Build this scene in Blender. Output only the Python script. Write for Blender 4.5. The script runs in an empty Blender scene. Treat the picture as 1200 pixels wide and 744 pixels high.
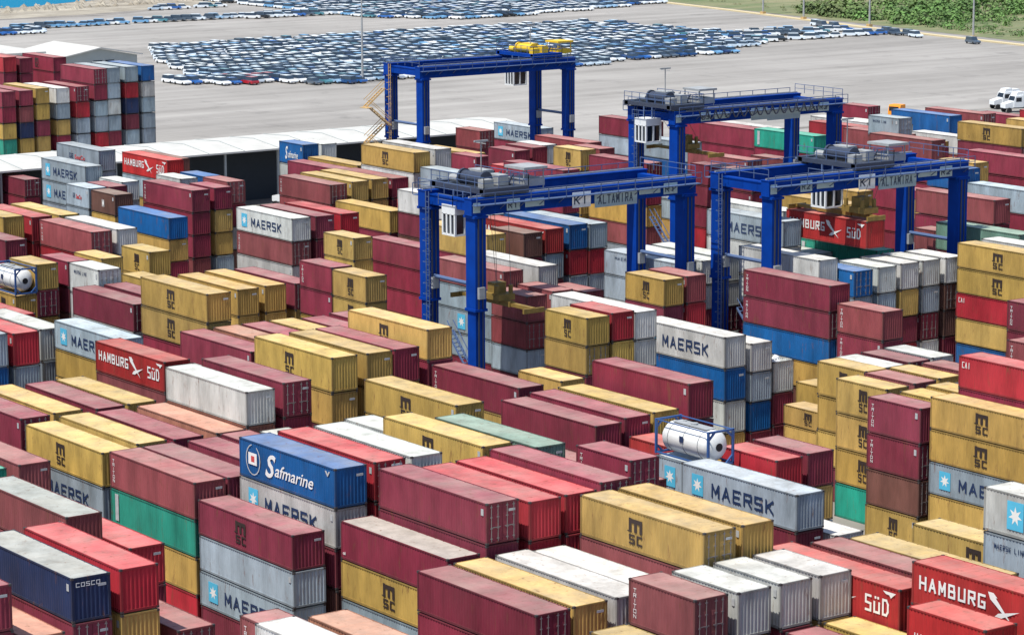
import bpy, bmesh, math, random
from mathutils import Vector, Matrix
R = math.radians
random.seed(11)
scene = bpy.context.scene
col = scene.collection

# ------------------------------------------------------------------ camera, sky, sun, exposure
cam_d = bpy.data.cameras.new('camera'); cam = bpy.data.objects.new('camera', cam_d); col.objects.link(cam)
PITCH, YAW, ROLL = R(10.0775), R(-54.266), R(-0.237)
fwd = Vector((math.sin(YAW)*math.cos(PITCH), math.cos(YAW)*math.cos(PITCH), -math.sin(PITCH)))
rgt = fwd.cross(Vector((0, 0, 1))).normalized(); upv = rgt.cross(fwd)
r2 = rgt*math.cos(ROLL) + upv*math.sin(ROLL); u2 = -rgt*math.sin(ROLL) + upv*math.cos(ROLL)
cam.matrix_world = Matrix(((r2.x, u2.x, -fwd.x, 0), (r2.y, u2.y, -fwd.y, 0), (r2.z, u2.z, -fwd.z, 58.2), (0, 0, 0, 1)))
cam_d.sensor_width = 36; cam_d.lens = 3356.0/1200*36; cam_d.clip_start = 1; cam_d.clip_end = 6000
scene.camera = cam
SUN_DIR = Vector((0.06, -0.42, 0.91)).normalized()       # towards the sun
elev = math.asin(SUN_DIR.z); azim = math.atan2(SUN_DIR.x, SUN_DIR.y)
w = bpy.data.worlds.new('World'); scene.world = w; w.use_nodes = True
nt = w.node_tree; bg = nt.nodes['Background']; sky = nt.nodes.new('ShaderNodeTexSky')
sky.sky_type = 'NISHITA'; sky.sun_disc = False; sky.sun_elevation = elev; sky.sun_rotation = azim
nt.links.new(sky.outputs[0], bg.inputs[0]); bg.inputs[1].default_value = 0.11
sd = bpy.data.lights.new('sun', 'SUN'); sd.energy = 4.1; sd.angle = R(0.5); sd.color = (1, .97, .88)
sun = bpy.data.objects.new('sun', sd); col.objects.link(sun); sun.rotation_euler = SUN_DIR.to_track_quat('Z', 'Y').to_euler()
scene.view_settings.view_transform = 'Standard'; scene.view_settings.look = 'None'
scene.view_settings.exposure = 0.52; scene.view_settings.gamma = 1

# ------------------------------------------------------------------ materials
def new_mat(name):
    m = bpy.data.materials.new(name); m.use_nodes = True
    return m, m.node_tree, m.node_tree.nodes['Principled BSDF']
def flat(name, c, rough=.6, metal=0, noise=.12, scale=1.5):
    m, t, b = new_mat(name); b.inputs['Roughness'].default_value = rough; b.inputs['Metallic'].default_value = metal
    n = t.nodes.new('ShaderNodeTexNoise'); n.inputs['Scale'].default_value = scale; n.inputs['Detail'].default_value = 5
    tc = t.nodes.new('ShaderNodeTexCoord'); t.links.new(tc.outputs['Object'], n.inputs['Vector'])
    mx = t.nodes.new('ShaderNodeMix'); mx.data_type = 'RGBA'
    mx.inputs[6].default_value = (*[v*(1-noise) for v in c], 1); mx.inputs[7].default_value = (*[min(1, v*(1+noise)) for v in c], 1)
    t.links.new(n.outputs[0], mx.inputs[0]); t.links.new(mx.outputs[2], b.inputs['Base Color'])
    return m
def steel(name, src, dust, mult=1.0, var=0):
    """container paint: colour from the object (or a colour attribute), streaked, dusty, rust-spotted"""
    m, t, b = new_mat(name); N = t.nodes; L = t.links
    if src == 'obj': s = N.new('ShaderNodeObjectInfo'); base = s.outputs['Color']
    else: s = N.new('ShaderNodeAttribute'); s.attribute_name = 'Col'; base = s.outputs['Color']
    geo = N.new('ShaderNodeNewGeometry')
    mp = N.new('ShaderNodeMapping'); mp.inputs['Scale'].default_value = (1.1, 1.1, .35); L.new(geo.outputs['Position'], mp.inputs[0])
    n1 = N.new('ShaderNodeTexNoise'); n1.inputs['Scale'].default_value = .55; n1.inputs['Detail'].default_value = 6; n1.inputs['Roughness'].default_value = .65; L.new(mp.outputs[0], n1.inputs['Vector'])
    r1 = N.new('ShaderNodeMapRange'); r1.inputs[1].default_value = .3; r1.inputs[2].default_value = .7; r1.inputs[3].default_value = (.62-var)*mult; r1.inputs[4].default_value = 1.22*mult; L.new(n1.outputs[0], r1.inputs[0])
    mu = N.new('ShaderNodeMix'); mu.data_type = 'RGBA'; mu.blend_type = 'MULTIPLY'; mu.inputs[0].default_value = 1; L.new(base, mu.inputs[6]); L.new(r1.outputs[0], mu.inputs[7])
    # dust
    n2 = N.new('ShaderNodeTexNoise'); n2.inputs['Scale'].default_value = .35; n2.inputs['Detail'].default_value = 7; L.new(geo.outputs['Position'], n2.inputs['Vector'])
    r2_ = N.new('ShaderNodeMapRange'); r2_.inputs[1].default_value = .3; r2_.inputs[2].default_value = .75; r2_.inputs[3].default_value = dust*.6; r2_.inputs[4].default_value = dust*1.5; L.new(n2.outputs[0], r2_.inputs[0])
    md = N.new('ShaderNodeMix'); md.data_type = 'RGBA'; L.new(r2_.outputs[0], md.inputs[0]); L.new(mu.outputs[2], md.inputs[6]); md.inputs[7].default_value = (.66, .60, .50, 1)
    # rust specks and streaks
    mp3 = N.new('ShaderNodeMapping'); mp3.inputs['Scale'].default_value = (2.4, 2.4, .55); L.new(geo.outputs['Position'], mp3.inputs[0])
    n3 = N.new('ShaderNodeTexNoise'); n3.inputs['Scale'].default_value = 1.0; n3.inputs['Detail'].default_value = 8; n3.inputs['Roughness'].default_value = .7; L.new(mp3.outputs[0], n3.inputs['Vector'])
    r3 = N.new('ShaderNodeMapRange'); r3.inputs[1].default_value = .585; r3.inputs[2].default_value = .68; r3.inputs[3].default_value = 0; r3.inputs[4].default_value = .62; L.new(n3.outputs[0], r3.inputs[0])
    mr = N.new('ShaderNodeMix'); mr.data_type = 'RGBA'; L.new(r3.outputs[0], mr.inputs[0]); L.new(md.outputs[2], mr.inputs[6]); mr.inputs[7].default_value = (.16, .07, .04, 1)
    L.new(mr.outputs[2], b.inputs['Base Color']); b.inputs['Roughness'].default_value = .62; b.inputs['Specular IOR Level'].default_value = .15
    return m
M_SIDE = steel('painted_steel', 'obj', .018); M_ROOF = steel('dusty_painted_roof', 'obj',   .21, 1.14, .08); M_FRAME = steel('painted_frame', 'obj', .03, .62)
A_SIDE = steel('stack_steel', 'att', .018); A_ROOF = steel('stack_roof', 'att',   .21, 1.14, .08); A_FRAME = steel('stack_frame', 'att', .03, .62)
M_CAST = flat('corner_casting', (.05, .045, .045), .6)
M_GASKET = flat('door_gear', (.22, .20, .20), .5, .3)
M_WHITE = flat('white_lettering', (.72, .71, .69), .6); M_NAVY = flat('dark_lettering', (.012, .03, .09), .6); M_BROWN = flat('brown_lettering', (.035, .022, .018), .6)
M_STAR = flat('light_blue_patch', (.08, .42, .62), .6); M_REDL = flat('red_lettering', (.5, .05, .05), .6); M_CLOUD = flat('pale_patch', (.42, .43, .44), .6, 0, .4, 3.)
M_CRANE = flat('crane_blue', (.000, .038, .27), .7, 0, .38, .7)
M_CRANE.node_tree.nodes['Principled BSDF'].inputs['Specular IOR Level'].default_value = .12; M_CRANED = flat('crane_dark_steel', (.035, .045, .075), .5, 0, .3)
M_RAIL = flat('galvanised_rail', (.075, .12, .24), .6, 0); M_GREY = flat('grey_machinery', (.30, .31, .32), .6, 0, .35); M_BLACK = flat('black_rubber', (.012, .012, .013), .7)
M_CAB = flat('cab_white', (.72, .74, .76), .4); M_GLASS = flat('dark_glass', (.012, .017, .025), .1, 0, .1); M_SPREAD = flat('spreader_yellow', (.22, .14, .03), .6, 0, .5, 2.)
M_YEL = flat('safety_yellow', (.72, .47, .02), .5); M_ORANGE = flat('safety_orange', (.85, .28, .01), .5); M_TAN = flat('tan_ladder', (.50, .33, .14), .6)
M_TANK = flat('tank_shell', (.74, .74, .72), .3, .1, .06); M_PLATE = flat('pale_plate', (.30, .40, .44), .5); M_GLYPH = flat('dark_glyph', (.02, .04, .08), .5)
M_ROPE = flat('steel_rope', (.08, .08, .08), .5)
def ground_mat(name, c1, c2, sc=.03, joints=.05):
    m, t, b = new_mat(name); N = t.nodes; L = t.links
    geo = N.new('ShaderNodeNewGeometry')
    n = N.new('ShaderNodeTexNoise'); n.inputs['Scale'].default_value = sc; n.inputs['Detail'].default_value = 9; n.inputs['Roughness'].default_value = .6; L.new(geo.outputs['Position'], n.inputs['Vector'])
    mp = N.new('ShaderNodeMapping'); mp.inputs['Scale'].default_value = (.16, .012, 1); mp.inputs['Rotation'].default_value = (0, 0, R(7)); L.new(geo.outputs['Position'], mp.inputs[0])
    n2 = N.new('ShaderNodeTexNoise'); n2.inputs['Scale'].default_value = 1; n2.inputs['Detail'].default_value = 5; L.new(mp.outputs[0], n2.inputs['Vector'])
    ad = N.new('ShaderNodeMath'); ad.operation = 'ADD'; L.new(n.outputs[0], ad.inputs[0]); L.new(n2.outputs[0], ad.inputs[1])
    mr = N.new('ShaderNodeMapRange'); mr.inputs[1].default_value = .75; mr.inputs[2].default_value = 1.25; L.new(ad.outputs[0], mr.inputs[0])
    mx = N.new('ShaderNodeMix'); mx.data_type = 'RGBA'; mx.inputs[6].default_value = (*c1, 1); mx.inputs[7].default_value = (*c2, 1); L.new(mr.outputs[0], mx.inputs[0])
    br = N.new('ShaderNodeTexBrick'); br.inputs['Color1'].default_value = (1, 1, 1, 1); br.inputs['Color2'].default_value = (1-joints, 1-joints, 1-joints, 1); br.inputs['Mortar'].default_value = (1-joints*5, 1-joints*5, 1-joints*5, 1)
    br.inputs['Scale'].default_value = 1; br.inputs['Brick Width'].default_value = 14; br.inputs['Row Height'].default_value = 7; br.inputs['Mortar Size'].default_value = .22; br.offset = 0; L.new(geo.outputs['Position'], br.inputs['Vector'])
    n4 = N.new('ShaderNodeTexNoise'); n4.inputs['Scale'].default_value = .11; n4.inputs['Detail'].default_value = 10; n4.inputs['Roughness'].default_value = .7; L.new(geo.outputs['Position'], n4.inputs['Vector'])
    r4 = N.new('ShaderNodeMapRange'); r4.inputs[1].default_value = .56; r4.inputs[2].default_value = .72; r4.inputs[3].default_value = 1; r4.inputs[4].default_value = .66; L.new(n4.outputs[0], r4.inputs[0])
    m5 = N.new('ShaderNodeMix'); m5.data_type = 'RGBA'; m5.blend_type = 'MULTIPLY'; m5.inputs[0].default_value = 1; L.new(mx.outputs[2], m5.inputs[6]); L.new(br.outputs['Color'], m5.inputs[7])
    m6 = N.new('ShaderNodeMix'); m6.data_type = 'RGBA'; m6.blend_type = 'MULTIPLY'; m6.inputs[0].default_value = 1; L.new(m5.outputs[2], m6.inputs[6]); L.new(r4.outputs[0], m6.inputs[7])
    L.new(m6.outputs[2], b.inputs['Base Color']); b.inputs['Roughness'].default_value = .85
    return m
M_YARD = ground_mat('yard_concrete', (.14, .125, .115), (.27, .245, .22), .15)
M_LOT = ground_mat('lot_concrete', (.22, .205, .19), (.345, .325, .305), .02, .012)
M_KERB = flat('painted_kerb', (.52, .43, .26), .8)
M_SAND = ground_mat('rocky_shore', (.20, .17, .13), (.42, .38, .31), .08)
M_SCRUB = ground_mat('scrub_earth', (.10, .14, .05), (.24, .22, .12), .04)
M_ROOFW = flat('warehouse_roof_white', (.50, .49, .465), .7, 0, .2, .35); M_WALL = flat('warehouse_wall', (.35, .38, .38), .7, 0, .1, .4); M_DARKIN = flat('warehouse_inside_shade', (.03, .04, .05), .8)  # last one: shade inside the open warehouse, painted as a near-black colour
mW, tW, bW = new_mat('sea_water'); bW.inputs['Base Color'].default_value = (.004, .15, .27, 1); bW.inputs['Roughness'].default_value = .6; bW.inputs['Specular IOR Level'].default_value = .1
nz = tW.nodes.new('ShaderNodeTexNoise'); nz.inputs['Scale'].default_value = .6; bp = tW.nodes.new('ShaderNodeBump'); bp.inputs['Strength'].default_value = .5
tW.links.new(nz.outputs[0], bp.inputs['Height']); tW.links.new(bp.outputs[0], bW.inputs['Normal'])
mF, tF, bF = new_mat('leaf'); at = tF.nodes.new('ShaderNodeAttribute'); at.attribute_name = 'Col'; tF.links.new(at.outputs['Color'], bF.inputs['Base Color']); bF.inputs['Roughness'].default_value = .8

# ------------------------------------------------------------------ mesh helpers
class MB:
    def __init__(s): s.v = []; s.f = []; s.m = []
    def box(s, x0, y0, z0, x1, y1, z1, m=0):
        n = len(s.v); s.v += [(x0,y0,z0),(x1,y0,z0),(x1,y1,z0),(x0,y1,z0),(x0,y0,z1),(x1,y0,z1),(x1,y1,z1),(x0,y1,z1)]
        s.f += [(n,n+3,n+2,n+1),(n+4,n+5,n+6,n+7),(n,n+1,n+5,n+4),(n+1,n+2,n+6,n+5),(n+2,n+3,n+7,n+6),(n+3,n,n+4,n+7)]; s.m += [m]*6
    def poly(s, pts, m=0):
        n = len(s.v); s.v += [tuple(p) for p in pts]; s.f.append(tuple(range(n, n+len(pts)))); s.m.append(m)
    def prism(s, prof, axis, a, b, m=0, caps=True):
        """profile of 2-D points (u,v) swept from a to b along axis ('x': u=y v=z, 'y': u=x v=z, 'z': u=x v=y)"""
        n = len(s.v); k = len(prof)
        def P(u, v, w_): return {'x': (w_, u, v), 'y': (u, w_, v), 'z': (u, v, w_)}[axis]
        s.v += [P(u, v, a) for u, v in prof] + [P(u, v, b) for u, v in prof]
        for i in range(k):
            j = (i+1) % k; s.f.append((n+i, n+j, n+k+j, n+k+i)); s.m.append(m)
        if caps: s.f.append(tuple(n+i for i in reversed(range(k)))); s.f.append(tuple(n+k+i for i in range(k))); s.m += [m, m]
    def bar(s, p, q, r, m=0, k=4, r2=None):
        p = Vector(p); q = Vector(q); d = (q-p)
        if d.length < 1e-6: return
        d.normalize(); a = d.cross(Vector((0,0,1)) if abs(d.z) < .95 else Vector((1,0,0))).normalized(); b = d.cross(a); n = len(s.v)
        for c, rr in ((p, r), (q, r2 or r)):
            for i in range(k):
                t = math.pi*2*i/k+math.pi/4; s.v.append(tuple(c+a*math.cos(t)*rr+b*math.sin(t)*rr))
        for i in range(k): j = (i+1) % k; s.f.append((n+i, n+j, n+k+j, n+k+i)); s.m.append(m)
        s.f.append(tuple(n+i for i in reversed(range(k)))); s.f.append(tuple(n+k+i for i in range(k))); s.m += [m, m]
    def rail(s, p, q, h=1.0, m=0, step=2.2, r=.045):
        p = Vector(p); q = Vector(q); n = max(1, int((q-p).length/step)); up = Vector((0,0,h))
        s.bar(p+up, q+up, r, m); s.bar(p+up*.5, q+up*.5, r*.8, m)
        for i in range(n+1): c = p+(q-p)*i/n; s.bar(c, c+up, r*.9, m)
    def mesh(s, name, mats, smooth=False):
        me = bpy.data.meshes.new(name); me.from_pydata(s.v, [], s.f)
        for m in mats: me.materials.append(m)
        me.polygons.foreach_set('material_index', s.m)
        bm = bmesh.new(); bm.from_mesh(me); bmesh.ops.recalc_face_normals(bm, faces=bm.faces); bm.to_mesh(me); bm.free()
        if smooth: me.polygons.foreach_set('use_smooth', [True]*len(me.polygons))
        return me
    def build(s, name, mats, parent=None, smooth=False):
        if not isinstance(mats, (list, tuple)): mats = [mats]
        o = bpy.data.objects.new(name, s.mesh(name, mats, smooth)); col.objects.link(o)
        if parent: o.parent = parent
        return o
def link(name, me, parent=None, color=None):
    o = bpy.data.objects.new(name, me); col.objects.link(o); o.parent = parent
    if color: o.color = (*color, 1)
    return o
def empty(name, loc, rz=0):
    o = bpy.data.objects.new(name, None); col.objects.link(o); o.location = loc; o.rotation_euler[2] = rz; o.empty_display_size = .5
    return o
def tag(o, label=None, cat=None, group=None, kind=None):
    for k, v in (('label', label), ('category', cat), ('group', group), ('kind', kind)):
        if v: o[k] = v
    return o
def fontmesh(txt, size, offset=.0, mat=None, align='LEFT', shear=0):
    c = bpy.data.curves.new('lettering', 'FONT'); c.body = txt; c.size = size; c.offset = offset; c.extrude = .008; c.align_x = align; c.shear = shear; c.resolution_u = 3
    o = bpy.data.objects.new('tmp', c); col.objects.link(o); bpy.context.view_layer.update()
    me = bpy.data.meshes.new_from_object(o.evaluated_get(bpy.context.evaluated_depsgraph_get()))
    bpy.data.objects.remove(o); bpy.data.curves.remove(c); return me
GL = {'A': [(0,0,.5,1),(.5,1,1,0),(.2,.32,.8,.32)], 'B': [(0,0,0,1),(0,1,.85,1),(.85,1,.9,.55),(0,.5,.9,.5),(.95,.5,.95,0),(0,0,.95,0)], 'C': [(1,1,0,1),(0,1,0,0),(0,0,1,0)],
      'D': [(0,0,0,1),(0,1,.7,1),(.7,1,1,.75),(1,.75,1,.25),(1,.25,.7,0),(.7,0,0,0)], 'E': [(0,0,0,1),(0,1,1,1),(0,.5,.85,.5),(0,0,1,0)], 'G': [(1,1,0,1),(0,1,0,0),(0,0,1,0),(1,0,1,.45),(1,.45,.55,.45)],
      'H': [(0,0,0,1),(1,0,1,1),(0,.5,1,.5)], 'I': [(.5,0,.5,1)], 'K': [(0,0,0,1),(0,.42,1,1),(.3,.55,1,0)], 'L': [(0,1,0,0),(0,0,1,0)], 'M': [(0,0,.02,1),(.02,1,.5,.3),(.5,.3,.98,1),(.98,1,1,0)],
      'N': [(0,0,0,1),(0,1,1,0),(1,0,1,1)], 'O': [(0,0,0,1),(0,1,1,1),(1,1,1,0),(1,0,0,0)], 'R': [(0,0,0,1),(0,1,1,1),(1,1,1,.5),(1,.5,0,.5),(.45,.5,1,0)], 'S': [(1,1,0,1),(0,1,0,.52),(0,.52,1,.48),(1,.48,1,0),(1,0,0,0)],
      'T': [(.5,0,.5,1),(0,1,1,1)], 'U': [(0,1,0,0),(0,0,1,0),(1,0,1,1)], 'Ü': [(0,.66,0,0),(0,0,1,0),(1,0,1,.66),(.2,1,.24,1),(.76,1,.8,1)], '1': [(.5,0,.5,1),(.2,.75,.5,1)], '2': [(0,1,1,1),(1,1,1,.55),(1,.55,0,0),(0,0,1,0)],
      '3': [(0,1,1,1),(1,1,1,0),(.3,.5,1,.5),(0,0,1,0)], 'm': [(0,0,0,1),(0,.92,1,.92),(.5,.92,.5,.05),(1,.92,1,0)], ' ': []}
def add_text(mb, txt, x, z, w_, h, m=0, y=0.0, offset=None, shear=0, vert=False, bold=.17):
    """block letters cut as strokes, fitted into the rectangle x..x+w_, z..z+h on a plane facing -Y"""
    if not all(ch in GL for ch in txt): return add_script(mb, txt, x, z, w_, h, m, y, .012, shear)
    items = []
    if vert:
        for i, ch in enumerate(txt): items.append((ch, x, z+h-(i+1)*h/len(txt), w_, h/len(txt)*.80))
    else:
        p = w_/len(txt)
        for i, ch in enumerate(txt): items.append((ch, x+i*p, z, p*.76, h))
    k = 0
    for ch, ax, az, aw, ah in items:
        tk = min(bold*ah, .26*aw)*.5
        for (x0, z0, x1, z1) in GL[ch]:
            p0 = Vector((ax+tk+x0*(aw-2*tk), 0, az+tk+z0*(ah-2*tk))); p1 = Vector((ax+tk+x1*(aw-2*tk), 0, az+tk+z1*(ah-2*tk)))
            d = (p1-p0); L = d.length
            if L < 1e-6: continue
            d /= L; n = Vector((-d.z, 0, d.x))*tk; e = d*tk*.92; yy = y-.001-.0008*(k % 6); k += 1
            q = [p0-e+n, p0-e-n, p1+e-n, p1+e+n]; mb.poly([(v.x, yy, v.z) for v in q], m)
def add_script(mb, txt, x, z, w_, h, m=0, y=0.0, offset=.0, shear=0):
    me = fontmesh(txt, 1.0, offset, shear=shear); vs = [v.co for v in me.vertices]
    if vs:
        x0 = min(v.x for v in vs); x1 = max(v.x for v in vs); y0 = min(v.y for v in vs); y1 = max(v.y for v in vs); n = len(mb.v)
        for v in vs: mb.v.append((x+(v.x-x0)/(x1-x0)*w_, y-v.z, z+(v.y-y0)/max(.01, y1-y0)*h))
        for p in me.polygons: mb.f.append(tuple(n+i for i in p.vertices)); mb.m.append(m)
    bpy.data.meshes.remove(me)

# ------------------------------------------------------------------ ground, sea, kerbs (flush sheets 4 mm apart)
def sheet(name, pts, z, m, kind='structure'):
    b = MB(); b.poly([(x, y, z) for x, y in pts]); o = b.build(name, m); o['kind'] = kind; return o
sheet('ground', [(400, -600), (400, 3000), (-3000, 3000), (-3000, -600)], 0, M_YARD)
sheet('car_park', [(-382, 100), (-405, 500), (-490, 520.5), (-641, 541), (-760, 560), (-795, 520), (-772, 462), (-752, 420), (-737, 386), (-742, 330), (-740, 100)], .004, M_LOT)
sheet('shore', [(-742, 300), (-745, 384), (-757, 425), (-776, 466), (-800, 524), (-860, 560), (-830, 470), (-800, 418), (-785, 385), (-790, 300)], .008, M_SAND)
sheet('sea_water', [(-788, 250), (-785, 385), (-803, 420), (-833, 472), (-900, 620), (-3000, 1400), (-3000, 250)], .012, mW)
# scrubland: gently rising terrain behind the kerb
b = MB(); NX = 30; NY = 16
for i in range(NX+1):
    for j in range(NY+1):
        t = i/NX; x = -800+560*t; yb = 560 - (x+760)*(560-500)/(400.0) if x > -760 else 562
        y = yb+2+j/NY*420; z = .016+(j/NY)**1.3*9*(.6+.4*math.sin(i*.9+j*.4)) if j else .016
        b.v.append((x, y, z))
for i in range(NX):
    for j in range(NY):
        n = i*(NY+1)+j; b.f.append((n, n+NY+1, n+NY+2, n+1)); b.m.append(0)
o = b.build('terrain', M_SCRUB, smooth=True); o['kind'] = 'structure'
b = MB(); kp = [(-800, 563), (-760, 558), (-641, 538.5), (-569, 524), (-500, 514.5), (-405, 498)]
for (x0, y0), (x1, y1) in zip(kp, kp[1:]):
    d = Vector((x1-x0, y1-y0, 0)).normalized(); n = Vector((-d.y, d.x, 0))*1.0
    if n.y < 0: n = -n
    b.poly([(x0, y0, .3), (x1, y1, .3), (x1+n.x*2.2, y1+n.y*2.2, .3), (x0+n.x*2.2, y0+n.y*2.2, .3)])
    b.poly([(x0, y0, 0), (x1, y1, 0), (x1, y1, .3), (x0, y0, .3)])
o = b.build('kerb', M_KERB); o['kind'] = 'structure'
sheet('lane_strip', [(-385, 250), (-405, 470), (-396, 470), (-376, 250)], .02, M_LOT)

# ------------------------------------------------------------------ container prototypes
W2 = 1.219; H0 = 2.6
def corrug(b, x0, x1, y, sgn, z0, z1, pitch=.278, depth=.036, m=0):
    """trapezoidal corrugated wall in the XZ plane; ribs along Z; depth inwards (sgn = outward y direction)"""
    n = max(2, int(round((x1-x0)/pitch))); p = (x1-x0)/n; pts = []
    for i in range(n):
        a = x0+i*p; pts += [(a, y), (a+p*.28, y), (a+p*.5, y-sgn*depth), (a+p*.78, y-sgn*depth)]
    pts.append((x1, y)); k = len(b.v)
    for (x, yy) in pts: b.v += [(x, yy, z0), (x, yy, z1)]
    for i in range(len(pts)-1): b.f.append((k+2*i, k+2*i+2, k+2*i+3, k+2*i+1)); b.m.append(m)
def proto(L):
    A = L/2; P = {}
    b = MB(); corrug(b, -A+.12, A-.12, -W2+.025, -1, .16, H0-.09); corrug(b, -A+.12, A-.12, W2-.025, 1, .16, H0-.09)
    b.poly([(-A+.05, -W2+.1, .12), (-A+.05, W2-.1, .12), (-A+.05, W2-.1, H0-.1), (-A+.05, -W2+.1, H0-.1)])
    P['wall_panels'] = b
    b = MB(); n = int(L/.9); 
    for i in range(n):            # roof sheet with shallow pressed troughs across it
        a0 = -A+.05+(L-.1)*i/n; a1 = -A+.05+(L-.1)*(i+1)/n; q = (a1-a0)
        y = W2-.06; zt = H0-.022
        b.poly([(a0, -y, zt), (a0+q*.82, -y, zt), (a0+q*.82, y, zt), (a0, y, zt)])
        b.poly([(a0+q*.82, -y, zt), (a0+q*.88, -y, zt-.025), (a0+q*.88, y, zt-.025), (a0+q*.82, y, zt)])
        b.poly([(a0+q*.88, -y, zt-.025), (a0+q*.94, -y, zt-.025), (a0+q*.94, y, zt-.025), (a0+q*.88, y, zt-.025)])
        b.poly([(a0+q*.94, -y, zt-.025), (a1, -y, zt), (a1, y, zt), (a0+q*.94, y, zt-.025)])
    P['roof'] = b
    b = MB()
    for sx in (-1, 1):
        for sy in (-1, 1):
            x = sx*(A-.07); y = sy*(W2-.07); b.box(x-.07, y-.07, .118, x+.07, y+.07, H0-.118)
            b.box(x-.082, y-.082, -.01, x+.082, y+.082, .118, 1); b.box(x-.082, y-.082, H0-.118, x+.082, y+.082, H0+.004, 1)
    for sy in (-1, 1):
        b.box(-A+.15, sy*(W2-.045)-.04, .02, A-.15, sy*(W2-.045)+.04, .17); b.box(-A+.15, sy*(W2-.04)-.035, H0-.095, A-.15, sy*(W2-.04)+.035, H0-.01)
    for sx in (-1, 1):
        b.box(sx*(A-.05)-.045, -W2+.15, .02, sx*(A-.05)+.045, W2-.15, .16); b.box(sx*(A-.05)-.045, -W2+.15, H0-.13, sx*(A-.05)+.045, W2-.15, H0-.012)
    P['frame'] = b
    b = MB()                      # plain corrugated front wall at +X
    n = 8; p = (2*W2-.28)/n; pts = []
    for i in range(n): a = -W2+.14+i*p; pts += [(a, A-.03), (a+p*.3, A-.03), (a+p*.5, A-.075), (a+p*.8, A-.075)]
    pts.append((W2-.14, A-.03)); k = len(b.v)
    for (y, x) in pts: b.v += [(x, y, .16), (x, y, H0-.13)]
    for i in range(len(pts)-1): b.f.append((k+2*i, k+2*i+2, k+2*i+3, k+2*i+1)); b.m.append(0)
    P['end_wall'] = b
    b = MB()                      # two door leaves at +X
    for s in (-1, 1):
        y0, y1 = (.012, W2-.14) if s > 0 else (-W2+.14, -.012)
        b.box(A-.09, y0, .16, A-.045, y1, H0-.13)
        for zz in (.42, 1.0, 1.58, 2.1): b.box(A-.045, y0+.08, zz, A-.03, y1-.08, zz+.26)
    P['doors'] = b
    b = MB()
    for y in (-.85, -.35, .35, .85):
        b.bar((A-.012, y, .14), (A-.012, y, H0-.12), .028, 0, 6)
        for zz in (.3, .95, 1.65, 2.3): b.box(A-.03, y-.09, zz, A+.0, y+.09, zz+.07)
        b.box(A-.01, min(y, y*.45), 1.02, A+.012, max(y, y*.45), 1.07)
    P['lock_rods'] = b
    return P
PB = {1: proto(12.19), 0: proto(6.06)}
PM = {k: {n: b.mesh('container_'+n, {'roof': [M_ROOF], 'frame': [M_FRAME, M_CAST], 'lock_rods': [M_GASKET]}.get(n, [M_SIDE])) for n, b in P.items()} for k, P in PB.items()}
Y0 = -W2-.004
def star(b, x, z, s, m0, m1):
    b.box(x, Y0-.006, z, x+s*.82, Y0+.004, z+s, m0); cx = x+s*.41; cz = z+s*.5; pts = []
    for i in range(14):
        r = s*.34 if i % 2 == 0 else s*.15; a = math.pi/2+i*math.pi/7; pts.append((cx+r*math.cos(a), Y0-.012, cz+r*math.sin(a)))
    b.poly(pts, m1)
LM = [M_WHITE, M_NAVY, M_BROWN, M_STAR, M_REDL, M_CLOUD]
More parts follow.
